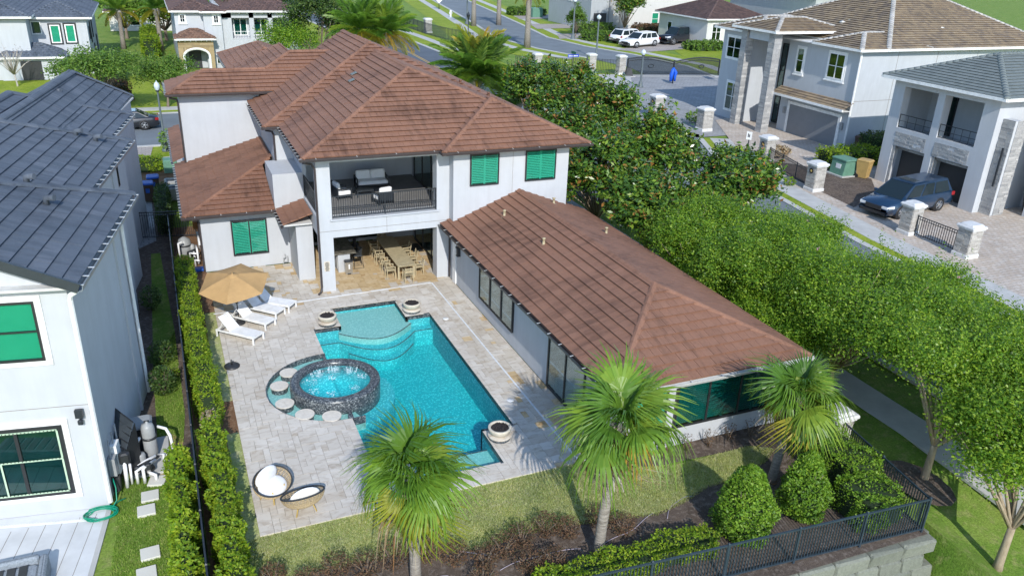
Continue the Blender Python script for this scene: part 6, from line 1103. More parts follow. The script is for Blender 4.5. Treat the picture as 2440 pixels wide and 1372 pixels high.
t = thing('street_sign', 'white diamond back of a road sign by the far sidewalk', 'sign', (63.6, 192, 0)); B().cyl((0, 0, 0), (0, 0, 2.2), .08).ob('post', 'metal_black', t, world=False); B().box(-.9, -.06, -.9, .9, .06, .9).xf(Matrix.Translation((0, -.1, 2.6)) @ Matrix.Rotation(math.pi/4, 4, 'Y')).ob('plate', 'white_trim', t, world=False)
obj1('fire_hydrant', 'small pale fire hydrant on the far green verge', 'hydrant', [('body', B().lathe([(.3, 0), (.3, .1), (.2, .12), (.2, 1.1), (.28, 1.15), (.22, 1.4), (0, 1.5)], 12, (59.6, 172, 0)), 'white_trim'), ('cap', B().cyl((59.25, 172, .9), (59.95, 172, .9), .14), 'white_trim')], loc=(59.6, 172, 0))
def lamp(label, x, y, h, kind=0, s=1.0):
    t = thing('street_lamp', label, 'street lamp', (x, y, 0), 0, 'street lamps')
    B().lathe([(.26*s, 0), (.26*s, .12), (.2*s, .2), (.17*s, .5), (.10*s, .75), (.085*s, .8), (.065*s, h-.75)], 12).ob('pole', 'lamp_pole', t, world=False); B().lathe([(.07*s, h-.75), (.15*s, h-.68), (.12*s, h-.6)], 12).ob('collar', 'metal_black', t, world=False); B().lathe([(.12*s, h-.6), (.2*s, h-.42), (.21*s, h-.25), (.14*s, h-.08), (.04*s, h), (0, h+.12)], 12).ob('globe', 'lamp_glass', t, world=False)
lamp('street lamp with acorn globe standing behind the slate roof', -0.13, 66.6, 5.25); lamp('street lamp with acorn globe in front of the street gate', 53.9, 85.1, 4.4, 0, 1.4); lamp('street lamp behind the gate fence, beside the inner road', 60.8, 109, 6.2, 0, 1.6); lamp('street lamp on the verge in front of the white cars', 69.1, 132.9, 6.8, 0, 1.8); lamp('street lamp beside the hydrant at the top edge of the picture', 58.4, 158.5, 6.5, 0, 1.9)
t = thing('lantern_post', 'black lantern on a slim post beside the palm row', 'lantern', (49.6, 134, 0)); B().cyl((0, 0, 0), (0, 0, 3.2), .09).ob('post', 'metal_black', t, world=False); B().lathe([(.1, 3.2), (.35, 3.9), (.38, 3.95), (.12, 4.3), (0, 4.5)], 6, sm=False).ob('lantern_head', 'metal_black', t, world=False)
# irrigation lines on the mulch
for k, p in enumerate(([(7.0, 15.8, 0), (8.4, 15.95, .03), (9.5, 15.75, 0)], [(10.2, 15.7, 0), (11.4, 15.95, .02), (12.3, 16.35, 0)], [(4.0, 15.6, 0), (5.1, 16.1, .02), (5.6, 16.1, 0)], [(12.6, 16.0, 0), (13.4, 16.6, .02), (14.0, 16.6, 0)], [(6.2, 16.9, 0), (6.9, 16.5, .02), (7.7, 16.6, 0)])):
    lb = ('left of the middle palm trunk', 'right of the middle palm trunk', 'left of the nearest palm trunk', 'behind the left cone shrub', 'right of the nearest palm trunk')[k]; tag(B().tube([(p[0][0]+(p[2][0]-p[0][0])*u+(0), p[0][1]+(p[2][1]-p[0][1])*u+(p[1][1]-(p[0][1]+p[2][1])/2)*math.sin(math.pi*u)+.04*math.sin(u*9), -.02) for u in [q/14 for q in range(15)]], .012, 5).ob('irrigation_pipe', 'pipe_purple'), 'thin pale irrigation pipe on the mulch, '+lb, 'pipe', 'irrigation pipes')
# ---------------------------------------------------------------- vehicles
def car(name, label, cat, x, y, dg, paint_, kind, sc=(1, 1, 1), group=None, z=0.02):
    t = thing(name, label, cat, (x, y, z), math.radians(dg), group); t.scale = sc
    K = dict(suv=(4.9, .98, [(0, .62, .30), (.04, .82, .27), (.9, .98, .25), (1.35, 1.05, .25), (4.5, 1.10, .25), (4.82, 1.02, .3), (4.9, .7, .36)], (1.25, 2.05, 4.25, 4.72), 1.72, (.95, 3.95), .37),
             van=(5.2, 1.0, [(0, .58, .28), (.05, .80, .24), (.75, .95, .22), (1.05, 1.02, .22), (4.9, 1.08, .22), (5.14, 1.0, .26), (5.2, .7, .32)], (.95, 1.95, 4.6, 5.05), 1.76, (1.0, 4.0), .36),
             coupe=(5.0, .96, [(0, .58, .26), (.05, .76, .22), (1.2, .90, .2), (1.7, .93, .2), (4.5, 1.0, .2), (4.95, .95, .3), (5.0, .6, .36)], (1.65, 2.5, 3.5, 4.45), 1.44, (.98, 3.92), .36),
             truck=(5.4, 1.0, [(0, .7, .42), (.05, 1.05, .4), (1.1, 1.12, .38), (1.5, 1.14, .38), (5.2, 1.16, .38), (5.38, 1.1, .42), (5.4, .8, .46)], (1.4, 2.1, 4.9, 5.25), 1.95, (1.0, 4.3), .42))[kind]
    L, w_, prof, (c0, c1, c2, c3), H, (ax1, ax2), wr = K; vs = []; n_ = 10
    xs = prof
    for (px, zt, zb) in xs:
        e = 0.10 if px < .06 or px > L-.1 else 0.0; w1 = w_*(1-e); pts = [(-w1*.93, zb), (-w1, zb+.14), (-w1*1.0, zt*.62), (-w1*.965, zt-.10), (-w1*.88, zt-.015), (0, zt+.02)]
        pts = pts+[(-a, b_) for a, b_ in pts[-2::-1]]; vs += [(px-L/2, a, b_) for a, b_ in pts]
    m = 11; fs = [(i*m+k, i*m+k+1, (i+1)*m+k+1, (i+1)*m+k) for i in range(len(xs)-1) for k in range(m-1)]+[(i*m, (i+1)*m, (i+1)*m+m-1, i*m+m-1) for i in range(len(xs)-1)]+[tuple(range(m)), tuple(range(len(vs)-1, len(vs)-m-1, -1))]
    B().add(vs, [f[::-1] for f in fs], True).ob('body', paint_, t, world=False)
    zb = prof[3][1]-.03; tw = w_*.74; bw = w_*.9; f = lambda x, a, z_: (x-L/2, a, z_)
    base = [f(c0, -bw, zb), f(c0, bw, zb), f(c3, bw, zb), f(c3, -bw, zb)]; top = [f(c1, -tw, H-.05), f(c1, tw, H-.05), f(c2, tw, H-.04), f(c2, -tw, H-.04)]
    def inset(q, d=.05):
        c = sum((Vector(p) for p in q), Vector())/len(q); nrm = (Vector(q[1])-Vector(q[0])).cross(Vector(q[2])-Vector(q[0])).normalized(); nrm = nrm if nrm.dot(c-Vector((0, 0, 1.0))) > 0 else -nrm
        return [Vector(p).lerp(c, d)+nrm*.008 for p in q], nrm
    cab = B(); cab.hexa(base+top); cab.ob('cabin', paint_, t, world=False)
    rf = B(); r0 = [f(c1-.04, -tw-.01, H-.05), f(c1-.04, tw+.01, H-.05), f(c2+.05, tw+.01, H-.04), f(c2+.05, -tw-.01, H-.04)]; r1 = [f(c1+.15, -tw+.12, H), f(c1+.15, tw-.12, H), f(c2-.1, tw-.12, H+.01), f(c2-.1, -tw+.12, H+.01)]; rf.hexa(r0+r1); rf.ob('roof', paint_, t, world=False)
    q, _ = inset([base[0], base[1], top[1], top[0]], .07); B().poly(q).ob('windscreen', 'car_glass', t, world=False); q, _ = inset([base[2], base[3], top[3], top[2]], .1); B().poly(q).ob('rear_window', 'car_glass', t, world=False)
    for s in (-1, 1):
        cuts = [0, .33, .62, 1.0] if kind != 'coupe' else [0, .6, 1.0]
        for i in range(len(cuts)-1):
            a, b_ = cuts[i]+.02, cuts[i+1]-.02; bx0 = c0+.22+(c3-c0-.40)*a; bx1 = c0+.22+(c3-c0-.40)*b_; tx0 = c1+.05+(c2-c1-.05)*a; tx1 = c1+.05+(c2-c1-.05)*b_; lz, hz_ = zb+.05, H-.12
            def mix(x0, x1, u): return x0+(x1-x0)*u
            q = [(bx0, bw, lz, .08), (bx1, bw, lz, .08), (tx1, tw, hz_, .9), (tx0, tw, hz_, .9)]; q = [f(mix(bx0, tx0, .08), s*(mix(bw, tw, .08)+.012), lz), f(mix(bx1, tx1, .08), s*(mix(bw, tw, .08)+.012), lz), f(mix(bx1, tx1, .9), s*(mix(bw, tw, .9)+.012), hz_), f(mix(bx0, tx0, .9), s*(mix(bw, tw, .9)+.012), hz_)]
            B().poly(q if s < 0 else q[::-1]).ob('side_window', 'car_glass', t, world=False)
        B().bevbox(0, 0, 0, .12, .2, .14, .03).xf(Matrix.Translation(f(c0+.35, s*w_*.98-(0 if s > 0 else .2), zb+.02))).ob('mirror', paint_, t, world=False)
        hb = B().hexa([f(.01, s*w_*.5, prof[1][1]-.2), f(.01, s*w_*.86, prof[1][1]-.2), f(.38, s*w_*.985, prof[1][1]-.16), f(.38, s*w_*.9, prof[1][1]-.16), f(-.01, s*w_*.5, prof[1][1]-.07), f(-.01, s*w_*.86, prof[1][1]-.07), f(.42, s*w_*.97, prof[1][1]-.03), f(.42, s*w_*.88, prof[1][1]-.03)]); hb.ob('headlight', 'headlight', t, world=False)
        B().bevbox(0, 0, 0, .25, .1, .2, .02).xf(Matrix.Translation(f(L-.26, s*w_*.93-.05, prof[-2][1]-.22))).ob('tail_light', 'tail_red', t, world=False)
        for ax in (ax1, ax2):
            Mw = Matrix.Translation(f(ax, s*(w_-.04), wr)) @ Matrix.Rotation(math.pi/2*(-1 if s < 0 else 1)*-1, 4, 'X')
            B().lathe([(0, -.16), (wr*1.14, -.16), (wr*1.14, .045), (wr*1.02, .05)], 24).xf(Mw).ob('wheel_arch', 'car_trim', t, world=False); wo = B().lathe([(wr*.64, .03), (wr*.7, .065), (wr*.93, .075), (wr, .03), (wr, -.12)], 24).xf(Mw).ob('wheel', 'tyre', t, world=False)
            rb = B(); rb.lathe([(0, .05), (wr*.16, .062), (wr*.2, .03)], 12); rb.lathe([(wr*.62, .03), (wr*.7, .07), (wr*.66, .07)], 24)
            for k in range(5): a = k*1.2566; rb.bar((0, 0, .045), (wr*.66*math.cos(a), wr*.66*math.sin(a), .05), wr*.2, .02, up=(0, 0, 1))
            rb.xf(Mw).ob('rim', 'rim', wo, world=False)
    g_ = B().bevbox(-.02, -w_*.5, prof[1][1]-.3, .06, w_*.5, prof[1][1]-.08, .02).xf(Matrix.Translation((-L/2-.015, 0, 0))).ob('grille', 'car_trim', t, world=False); B().bevbox(0, -w_*.8, .28, .08, w_*.8, .42, .02).xf(Matrix.Translation((-L/2-.03, 0, 0))).ob('bumper_vent', 'car_trim', t, world=False); B().box(0, -w_*.95, .25, .03, w_*.95, .4).xf(Matrix.Translation((L/2-.015, 0, .06))).ob('rear_bumper', 'car_trim', t, world=False); B().box(0, -.25, .0, .02, .25, .12).xf(Matrix.Translation((L/2, 0, .62))).ob('number_plate', 'white_trim', t, world=False)
    if kind == 'van': B().box(c1+.2-L/2, -.42, H+.003, c1+.75-L/2, .42, H+.012).ob('sunroof', 'car_glass', t, world=False)
    return t
car('minivan', 'dark blue minivan parked on the paved driveway by the garages', 'minivan', 45.7, 37.45, 8, 'car_blue', 'van', (1.37, 1.2, 1.22), z=0.035)
car('parked_car', 'black coupe parked on the rear street behind the slate roof', 'car', -3.05, 75.55, 0, 'car_black', 'coupe', (1.08, 1.05, 1.05)); car('parked_car', 'white sport utility car facing the street, its front wheel on the sidewalk', 'car', 76.0, 121.6, 22, 'car_white', 'suv', (1.7, 1.4, 1.35)); car('parked_car', 'white sport utility car seen from behind, left of the other white one', 'car', 77.2, 127.0, 202, 'car_white', 'suv', (1.7, 1.4, 1.35)); car('pickup', 'black boxy off-road car parked in front of the beige house', 'car', 85.6, 124.6, 18, 'car_black', 'truck', (1.6, 1.4, 1.45))
car('parked_car', 'silver car half hidden behind the magnolia leaves', 'car', 39.5, 66.5, 70, 'car_white', 'suv', (1.2, 1.1, 1.15))

tag(B().lathe([(0.0, .036), (.55, .036), (.56, .03)], 24, (45.9, 57.1, 0)).ob('manhole_cover', 'mulch_red'), 'round reddish manhole cover on the far paved driveway', 'manhole')
tag(B().lathe([(0.0, .006), (.6, .006), (.62, 0)], 20, (47.3, 85.3, 0)).ob('manhole_cover', 'asphalt_dark'), 'dark manhole cover by the kerb near the walk gate', 'manhole')
# ---------------------------------------------------------------- foliage
def leaves(P, size, aspect=0.45, up=0.45, rg=rng, Nrm=None):
    """one diamond leaf per point; returns verts, faces"""
    n = len(P); d = rg.normal(size=(n, 3)); d[:, 2] *= 0.6; d /= np.linalg.norm(d, axis=1)[:, None]
    nr = rg.normal(size=(n, 3))*0.75; nr[:, 2] += up*1.6
    if Nrm is not None: nr += Nrm*0.9
    s = np.cross(d, nr); s /= np.linalg.norm(s, axis=1)[:, None]+1e-9; L = size*rg.uniform(0.6, 1.35, n)[:, None]; w = L*aspect
    V = np.stack([P-d*L*0.5, P+s*w*0.5, P+d*L*0.5, P-s*w*0.5], 1).reshape(-1, 3); F = np.arange(4*n).reshape(n, 4); return V, F
def crownpts(radii, nclump, nleaf, clump_r, lobes=8, rg=rng, flat=0.0, hollow=0.55, lr=(0.34, 0.55)):
    rx, ry, rz = radii; C_ = []
    lob = []
    for i in range(lobes):
        a = 2*math.pi*(i+rg.uniform(-.3, .3))/lobes; e = rg.uniform(-0.35, 0.8); lob.append((np.array([math.cos(a)*math.cos(e), math.sin(a)*math.cos(e), math.sin(e)])*rg.uniform(0.42, 0.70), rg.uniform(*lr)))
    lob.append((np.array([0, 0, 0.35]), lr[1]*1.1))
    for i in range(nclump):
        c, r = lob[rg.integers(len(lob))]; v = rg.normal(size=3); v /= np.linalg.norm(v)
        if v[2] < -0.3: v[2] *= -0.6
        C_.append(c+v*r*rg.uniform(hollow, 1.0))
    C_ = np.array(C_)*np.array([rx, ry, rz]); P = C_[:, None, :]+rg.normal(size=(nclump, nleaf, 3))*clump_r*np.array([1, 1, 0.7]); return C_, P.reshape(-1, 3)
def limbs(base, z0, tops, r, rg, n_first=4):
    """trunk that forks into limbs reaching the given points"""
    b = B(); bx, by, bz = base; fork = Vector((bx+rg.uniform(-.15, .15), by+rg.uniform(-.15, .15), bz+z0)); b.tube([(bx, by, bz-.1), (bx, by, bz+.15), tuple(Vector((bx, by, bz)).lerp(fork, .6)), tuple(fork)], [r*1.35, r*1.05, r*.9, r*.8], 8)
    for i, tp in enumerate(tops):
        tp = Vector(tp); m = fork.lerp(tp, .5)+Vector((rg.uniform(-.2, .2), rg.uniform(-.2, .2), rg.uniform(.0, .3))); b.tube([tuple(fork-Vector((0, 0, .1))), tuple(m), tuple(tp)], [r*.5, r*.3, r*.08], 5)
    return b
def tree(label, x, y, h0, hc, radii, nclump, nleaf, cr, leaf, mat, bark='bark', trunk_r=0.14, z=0.0, group=None, lobes=8, aspect=.45, flowers=None, name='tree', up=.45, nl=14, off2=(0, 0), sprigs=0, sprig_len=1.0, lr=(0.34, 0.55)):
    rg = np.random.default_rng(int(abs(x*131+y*17)*10) % 99991); t = thing(name, label, 'tree', (x, y, z), 0, group); Cc, P = crownpts(radii, nclump, nleaf, cr, lobes, rg, lr=lr); off = np.array([off2[0], off2[1], hc]); P = P+off; Cc = Cc+off
    keep = P[:, 2] > h0*0.55; P = P[keep]
    if sprigs:
        i = rg.choice(len(Cc), sprigs); dv = (Cc[i]-off); dv /= np.linalg.norm(dv, axis=1)[:, None]; dv[:, 2] = np.abs(dv[:, 2])+.55; dv += rg.normal(size=dv.shape)*.25; dv /= np.linalg.norm(dv, axis=1)[:, None]; u = np.linspace(.1, 1, 22)[None, :, None]; ln = rg.uniform(.5, 1.15, sprigs)[:, None, None]*sprig_len; Q = Cc[i][:, None, :]+dv[:, None, :]*u*ln+rg.normal(size=(sprigs, 22, 3))*.05; P = np.concatenate([P, Q.reshape(-1, 3)])
    V, F = leaves(P, leaf, aspect, up, rg, (P-off)/np.linalg.norm(P-off, axis=1)[:, None]); mob('crown', npmesh('crown', V, F, mat), t)
    idx = rg.choice(len(Cc), min(nl, len(Cc)), replace=False); limbs((0, 0, 0), h0, [tuple(Cc[i]) for i in idx], trunk_r, rg).ob('trunk', bark, t, world=False)
    if flowers:
        m, k, s = flowers; i = rg.choice(len(P), k); Q = P[i]+(P[i]-off)/np.linalg.norm(P[i]-off, axis=1)[:, None]*.12; Q = (Q[:, None, :]+rg.normal(size=(k, 7, 3))*s*.5).reshape(-1, 3); V, F = leaves(Q, s, .8, .4, rg); mob('blossoms', npmesh('blossoms', V, F, m), t)['kind'] = 'stuff'
    return t
# crape myrtles on the right
CM = 'crape myrtles along the right-hand walk'
for x, y, z, h0, hc, rr, ox, oy, lb in ((21.9, 14.7, -.1, 1.5, 3.3, (4.0, 3.7, 2.6), 2.2, 1.9, 'light-trunked crape myrtle just outside the fence corner, its trunk in full view'), (21.3, 11.3, -.75, 1.6, 3.4, (3.3, 3.1, 2.2), 2.0, 1.3, 'crape myrtle at the right edge with a leaning pale trunk on a mulch ring'), (22.9, 20.2, 0, 1.0, 3.1, (3.7, 3.6, 3.2), 1.1, 0, 'crape myrtle behind the stone pillar at the near end of the wing roof'), (22.9, 25.2, 0, 1.0, 3.1, (3.7, 3.6, 3.2), .9, 0, 'crape myrtle beside the middle of the wing roof'), (27.2, 15.4, 0, .9, 2.7, (3.8, 3.7, 2.5), 0, 0, 'crape myrtle at the right edge beyond the walk'), (28.0, 21.6, 0, 1.0, 2.6, (3.4, 3.4, 2.0), 0, 0, 'crape myrtle below the nearest far pillar'), (26.6, 27.4, 0, 1.0, 2.8, (3.2, 3.2, 2.3), 0, 0, 'crape myrtle in front of the blue minivan'), (22.7, 30.0, 0, .9, 2.8, (3.0, 3.0, 2.8), .4, 0, 'crape myrtle between the wing roof ridge and the magnolias'), (21.9, 22.6, 0, .6, 1.9, (1.9, 2.5, 2.0), 0, 0, 'low young crape myrtle close against the wing wall, nearer one'), (21.9, 27.6, 0, .6, 1.9, (1.9, 2.5, 2.0), 0, 0, 'low young crape myrtle close against the wing wall, farther one')):
    tree(lb, x, y, h0, hc, rr, 900, 62, .29, .105, 'leaf_crape', 'bark_pale', .13, z, CM, 17, .52, ('leaf_pink', 5, .07) if y > 16 else None, up=.6, nl=18, off2=(ox, oy), sprigs=130, sprig_len=1.1, lr=(0.28, 0.46))
# magnolias
MG = 'magnolias behind the house'
for x, y, h0, hc, rr, lb in ((28.2, 34.2, 1.0, 3.4, (2.5, 2.4, 3.1), 'magnolia with russet leaves, the nearest and smallest one by the far fence'), (27.4, 40.4, 1.0, 4.2, (3.0, 2.9, 4.1), 'magnolia standing tall in front of the plaza, second from the nearest'), (22.9, 34.0, 1.0, 3.2, (2.9, 2.8, 3.1), 'low dark magnolia hugging the wing roof edge'), (22.6, 39.2, 1.0, 3.7, (3.1, 3.0, 3.6), 'magnolia behind the right corner of the house wall'), (27.2, 46.8, 1.0, 4.5, (2.7, 2.7, 4.3), 'magnolia below the street lamp in front of the gate'), (23.6, 45.0, 1.2, 3.9, (2.9, 2.8, 3.7), 'magnolia tucked behind the main roof corner'), (27.6, 53.2, 1.0, 4.7, (2.6, 2.6, 4.4), 'magnolia below the street name post'), (27.8, 59.6, 1.0, 4.3, (2.7, 2.6, 4.0), 'magnolia right of the big feather palm'), (25.6, 51.0, 1.2, 4.0, (2.4, 2.4, 3.6), 'magnolia half hidden by the main roof'), (31.6, 38.0, 1.0, 3.0, (2.2, 2.2, 2.6), 'magnolia leaning over the far kerb beside the no parking sign')):
    tree(lb, x, y, h0, hc, rr, 300, 36, .27, .30, 'leaf_magnolia', 'bark_pale', .15, 0, MG, 13, .42, ('flower_white', 5, .12), up=.35, sprigs=75, sprig_len=1.0, nl=26, lr=(0.28, 0.45))
# other trees
tree('leafy young tree in front of the far house with green blinds', -4.8, 62.5*1.32, 1.4, 3.8, (4.1, 3.4, 2.4), 300, 34, .36, .24, 'leaf_oak', 'bark', .14, group=None)
tree('leafy tree on the lawn left of the stone arch', 0.6, 84.5, 1.0, 2.9, (2.7, 2.6, 2.5), 260, 30, .32, .22, 'leaf_oak', 'bark', .12)
tree('slender tree in front of the white house with arches', 13.2, 92.0, 1.6, 4.6, (3.6, 3.2, 3.2), 260, 30, .38, .22, 'leaf_crape', 'bark', .13)
tree('dark broad tree behind the two tall palms', 17.5, 97.0, 1.5, 6.2, (5.0, 4.4, 5.2), 380, 34, .42, .3, 'leaf_dark', 'bark', .2); tree('dark tree right behind the main roof ridge', 25.5, 104.0, 1.5, 4.6, (4.6, 4.2, 3.8), 320, 34, .42, .3, 'leaf_dark', 'bark', .2); tree('round dark tree behind the arched house', 14.5, 118.0, 2, 8.0, (7, 6, 5), 320, 34, .6, .42, 'leaf_dark', 'bark', .25)
tree('dense upright tree in front of the plain white wall', 81.6, 136.5, 1.5, 5.2, (3.5, 3.2, 5.0), 300, 34, .45, .4, 'leaf_magnolia', 'bark', .2); tree('small cone-shaped tree by the far driveway', 71.5, 136.5, .6, 3.2, (1.7, 1.7, 2.8), 140, 30, .3, .35, 'leaf_oak', 'bark', .1)
tree('bare grey sapling at the left edge', -13.6, 99, 1.2, 3.0, (2.6, 2.0, 1.8), 60, 2, .3, .12, 'leaf_brown', 'dead_wood', .08, nl=40)
for i, (x, y, hc, r) in enumerate(((-3.5, 140, 4.5, 5), (2.0, 137, 3.8, 4.5), (-20, 150, 5, 7), (20, 175, 5, 8), (33, 190, 5, 7), (9, 165, 5, 7), (-32, 145, 5, 7))):
    tree(('far bushy tree left of the arched house', 'far bushy tree above the garden path', 'far tree behind the left house', 'far tree behind the twin palms', 'far tree at the top edge by the road', 'far tree behind the arched house ridge', 'far tree beyond the left edge')[i], x, y, 1.5, hc, (r, r*.9, hc*.8), 170, 26, .6, .5, 'leaf_oak', 'bark', .25)
# ---------------------------------------------------------------- hedges and shrubs
def hedgepts(x0, y0, x1, y1, h, dens, rg, bump=.08, taper=0.0):
    A = [((x1-x0)*(y1-y0), 0), ((y1-y0)*h, 1), ((y1-y0)*h, 2), ((x1-x0)*h, 3), ((x1-x0)*h, 4)]; P = []; Nn = []
    for a, k in A:
        n = int(a*dens); u = rg.uniform(size=n); v = rg.uniform(size=n)
        if k == 0: q = np.stack([x0+u*(x1-x0), y0+v*(y1-y0), np.full(n, h)], 1); nn = (0, 0, 1)
        elif k == 1: q = np.stack([np.full(n, x0), y0+u*(y1-y0), v*h], 1); nn = (-1, 0, .2)
        elif k == 2: q = np.stack([np.full(n, x1), y0+u*(y1-y0), v*h], 1); nn = (1, 0, .2)
        elif k == 3: q = np.stack([x0+u*(x1-x0), np.full(n, y0), v*h], 1); nn = (0, -1, .2)
        else: q = np.stack([x0+u*(x1-x0), np.full(n, y1), v*h], 1); nn = (0, 1, .2)
        w = bump*(np.sin(q[:, 1]*4.1+q[:, 0]*3)+np.sin(q[:, 1]*9.7+q[:, 2]*5+q[:, 0]*7)*.6); q = q+np.array(nn)*w[:, None]+rg.normal(size=q.shape)*.035; P.append(q); Nn.append(np.tile(nn, (n, 1)))
    return np.concatenate(P), np.concatenate(Nn)
def hedge(label, x0, y0, x1, y1, h, mat='leaf_hedge', dens=420, leaf=.085, bump=.08, group=None, core='hedge_core', z=0.0):
    rg = np.random.default_rng(int(abs(x0*97+y0*31)*7) % 99991); t = thing('hedge', label, 'hedge', (0, 0, z), 0, group); P, Nn = hedgepts(x0, y0, x1, y1, h, dens*1.5, rg, bump); V, F = leaves(P, leaf, .5, .3, rg, Nn); mob('foliage', npmesh('foliage', V, F, mat), t)
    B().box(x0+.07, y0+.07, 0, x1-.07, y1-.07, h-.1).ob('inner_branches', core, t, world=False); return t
HG = 'clipped hedges along the side fence'
hedge('clipped green hedge along the fence, far section beside the house', -.27, 32.2, .34, 38.9, 1.5, group=HG); hedge('bright clipped hedge section beside the umbrella', -.2, 28.6, .36, 32.2, 1.38, bump=.10, group=HG); hedge('bright hedge section beside the empty umbrella base', -.12, 25.7, .5, 28.6, 1.42, bump=.10, group=HG); hedge('feathery hedge section left of the spa', -.1, 21.4, .4, 24.4, 1.32, 'leaf_hedge', 420, .10, .12, HG); hedge('feathery hedge section left of the woven chairs', -.02, 18.6, .48, 21.4, 1.3, 'leaf_hedge', 420, .11, .13, HG); hedge('feathery hedge section at the bottom edge, right of the fence', 0, 14.6, .46, 18.6, 1.28, 'leaf_hedge', 420, .11, .13, HG)
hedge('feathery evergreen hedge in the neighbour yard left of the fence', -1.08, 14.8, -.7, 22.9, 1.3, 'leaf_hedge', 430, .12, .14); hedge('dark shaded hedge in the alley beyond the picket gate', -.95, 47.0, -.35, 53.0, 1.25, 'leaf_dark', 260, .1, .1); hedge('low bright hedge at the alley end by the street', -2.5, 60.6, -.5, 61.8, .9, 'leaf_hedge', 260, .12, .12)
hedge('low clipped hedge in front of the fence on the retaining wall', 7.6, 14.15, 13.1, 14.85, .62, 'leaf_hedge', 480, .085, .09); hedge('rounded hedge inside the fence corner, nearer block', 17.75, 13.25, 19.25, 14.6, 1.05, 'leaf_box', 420, .085, .12); hedge('rounded hedge inside the fence corner, farther block by the pillar', 18.45, 14.75, 19.75, 16.9, 1.2, 'leaf_box', 420, .085, .12)
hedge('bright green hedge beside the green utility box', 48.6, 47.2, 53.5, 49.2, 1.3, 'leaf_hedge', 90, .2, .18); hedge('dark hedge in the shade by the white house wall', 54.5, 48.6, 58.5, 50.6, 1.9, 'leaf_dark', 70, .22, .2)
hedge('low leafy bed in front of the far driveways', 74.5, 141, 82, 144, 1.4, 'leaf_oak', 40, .4, .3); hedge('low leafy bed beside the small cone tree', 70.5, 129.5, 75, 132.5, 1.2, 'leaf_oak', 40, .4, .3); hedge('low shrub bed in front of the plain white wall', 86.5, 139.5, 100, 142, 1.3, 'leaf_brown', 30, .45, .3); hedge('leafy bed at the far end of the driveways', 76, 176, 84, 180, 1.4, 'leaf_oak', 30, .5, .3)
hedge('green shrub bed in front of the beige house', 82.5, 114.5, 89, 118, 1.0, 'leaf_oak', 60, .4, .3); hedge('tall clipped hedge by the garden path at the top', -1.2, 118, .6, 136, 2.2, 'leaf_hedge', 40, .3, .2); hedge('dark round hedge at the corner of the far pale house', -5.6, 99, -3.6, 103, 2.2, 'leaf_dark', 70, .25, .25); hedge('dry tan shrub at the far lawn edge', -4.6, 87.5, -2.8, 89.5, 1.7, 'leaf_brown', 110, .2, .25)
def shrub(label, x, y, rx, ry, h, mat, n, leaf, cat='shrub', name='shrub', cone=False, group=None, z=0.0, twig='bark'):
    rg = np.random.default_rng(int(abs(x*53+y*71)*9) % 99991); t = thing(name, label, cat, (x, y, z), 0, group); u = rg.uniform(0, 2*math.pi, n); v = rg.uniform(0, 1, n)
    if cone:
        prof = np.interp(v, [0, .12, .35, .65, .88, 1], [.78, .97, 1.0, .74, .42, .08]); sh = rg.uniform(.8, 1.1, n)*(1+.10*np.sin(3*u+9*v)+.06*np.sin(7*u-13*v)); P = np.stack([np.cos(u)*prof*rx*sh, np.sin(u)*prof*ry*sh, v*h+.06], 1); Nn = np.stack([np.cos(u), np.sin(u), np.full(n, .35)], 1)
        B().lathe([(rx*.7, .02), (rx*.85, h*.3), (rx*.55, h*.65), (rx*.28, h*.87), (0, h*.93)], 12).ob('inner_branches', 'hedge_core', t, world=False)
    else:
        d = rg.normal(size=(n, 3)); d /= np.linalg.norm(d, axis=1)[:, None]; r = rg.uniform(.35, 1, n)[:, None]**.6; P = d*r*np.array([rx, ry, h/2])+np.array([0, 0, h/2]); Nn = d
    V, F = leaves(P, leaf, .5, .35, rg, Nn); mob('foliage', npmesh('foliage', V, F, mat), t); b = B()
    for k in range(7): a = rg.uniform(0, 6.28); b.tube([(0, 0, -.05), (rx*.35*math.cos(a), ry*.35*math.sin(a), h*.45), (rx*.75*math.cos(a), ry*.75*math.sin(a), h*.8)], [.02, .014, .005], 4)
    b.ob('stems', twig, t, world=False); return t
shrub('large cone-shaped bright green bush, left of the pair by the fence', 14.3, 14.65, .84, .84, 2.35, 'leaf_box', 9500, .10, 'bush', 'cone_bush', True); shrub('large cone-shaped bright green bush, right of the pair by the fence', 16.65, 14.75, .70, .70, 2.2, 'leaf_box', 8000, .10, 'bush', 'cone_bush', True)
bp = ((1.15, 17.5, .36, 'leftmost of the row'), (1.95, 16.9, .4, 'second from the left'), (2.75, 17.15, .42, 'left of the nearest palm, third of the row'), (3.5, 16.9, .44, 'just left of the nearest palm trunk'), (4.3, 17.0, .46, 'behind the nearest palm trunk'), (5.2, 16.9, .44, 'just right of the nearest palm trunk'), (5.9, 16.5, .42, 'second right of the nearest palm'), (6.65, 16.05, .4, 'between two palms, lower one'), (7.3, 16.3, .42, 'between two palms, middle'), (7.95, 16.5, .42, 'under the lawn edge left of the middle palm'), (8.8, 16.65, .42, 'beside the middle palm shadow'), (9.35, 16.35, .38, 'just left of the middle palm trunk'), (10.45, 16.45, .42, 'just right of the middle palm trunk'), (10.95, 15.9, .4, 'right of the middle palm, lower one'), (7.75, 15.5, .42, 'front row near the low hedge, left'), (8.4, 15.35, .4, 'front row near the low hedge, right'), (6.3, 15.3, .42, 'front row beside the bottom edge'), (3.0, 15.9, .4, 'bottom row left of the nearest palm'))
for x, y, r, lb in bp: shrub('dry brown twiggy shrub in the mulch, '+lb, x, y, r*1.1, r*1.1, r*1.75, 'leaf_brown', 900, .06, 'shrub', 'dry_shrub', group='dry brown shrubs in the mulch bed')
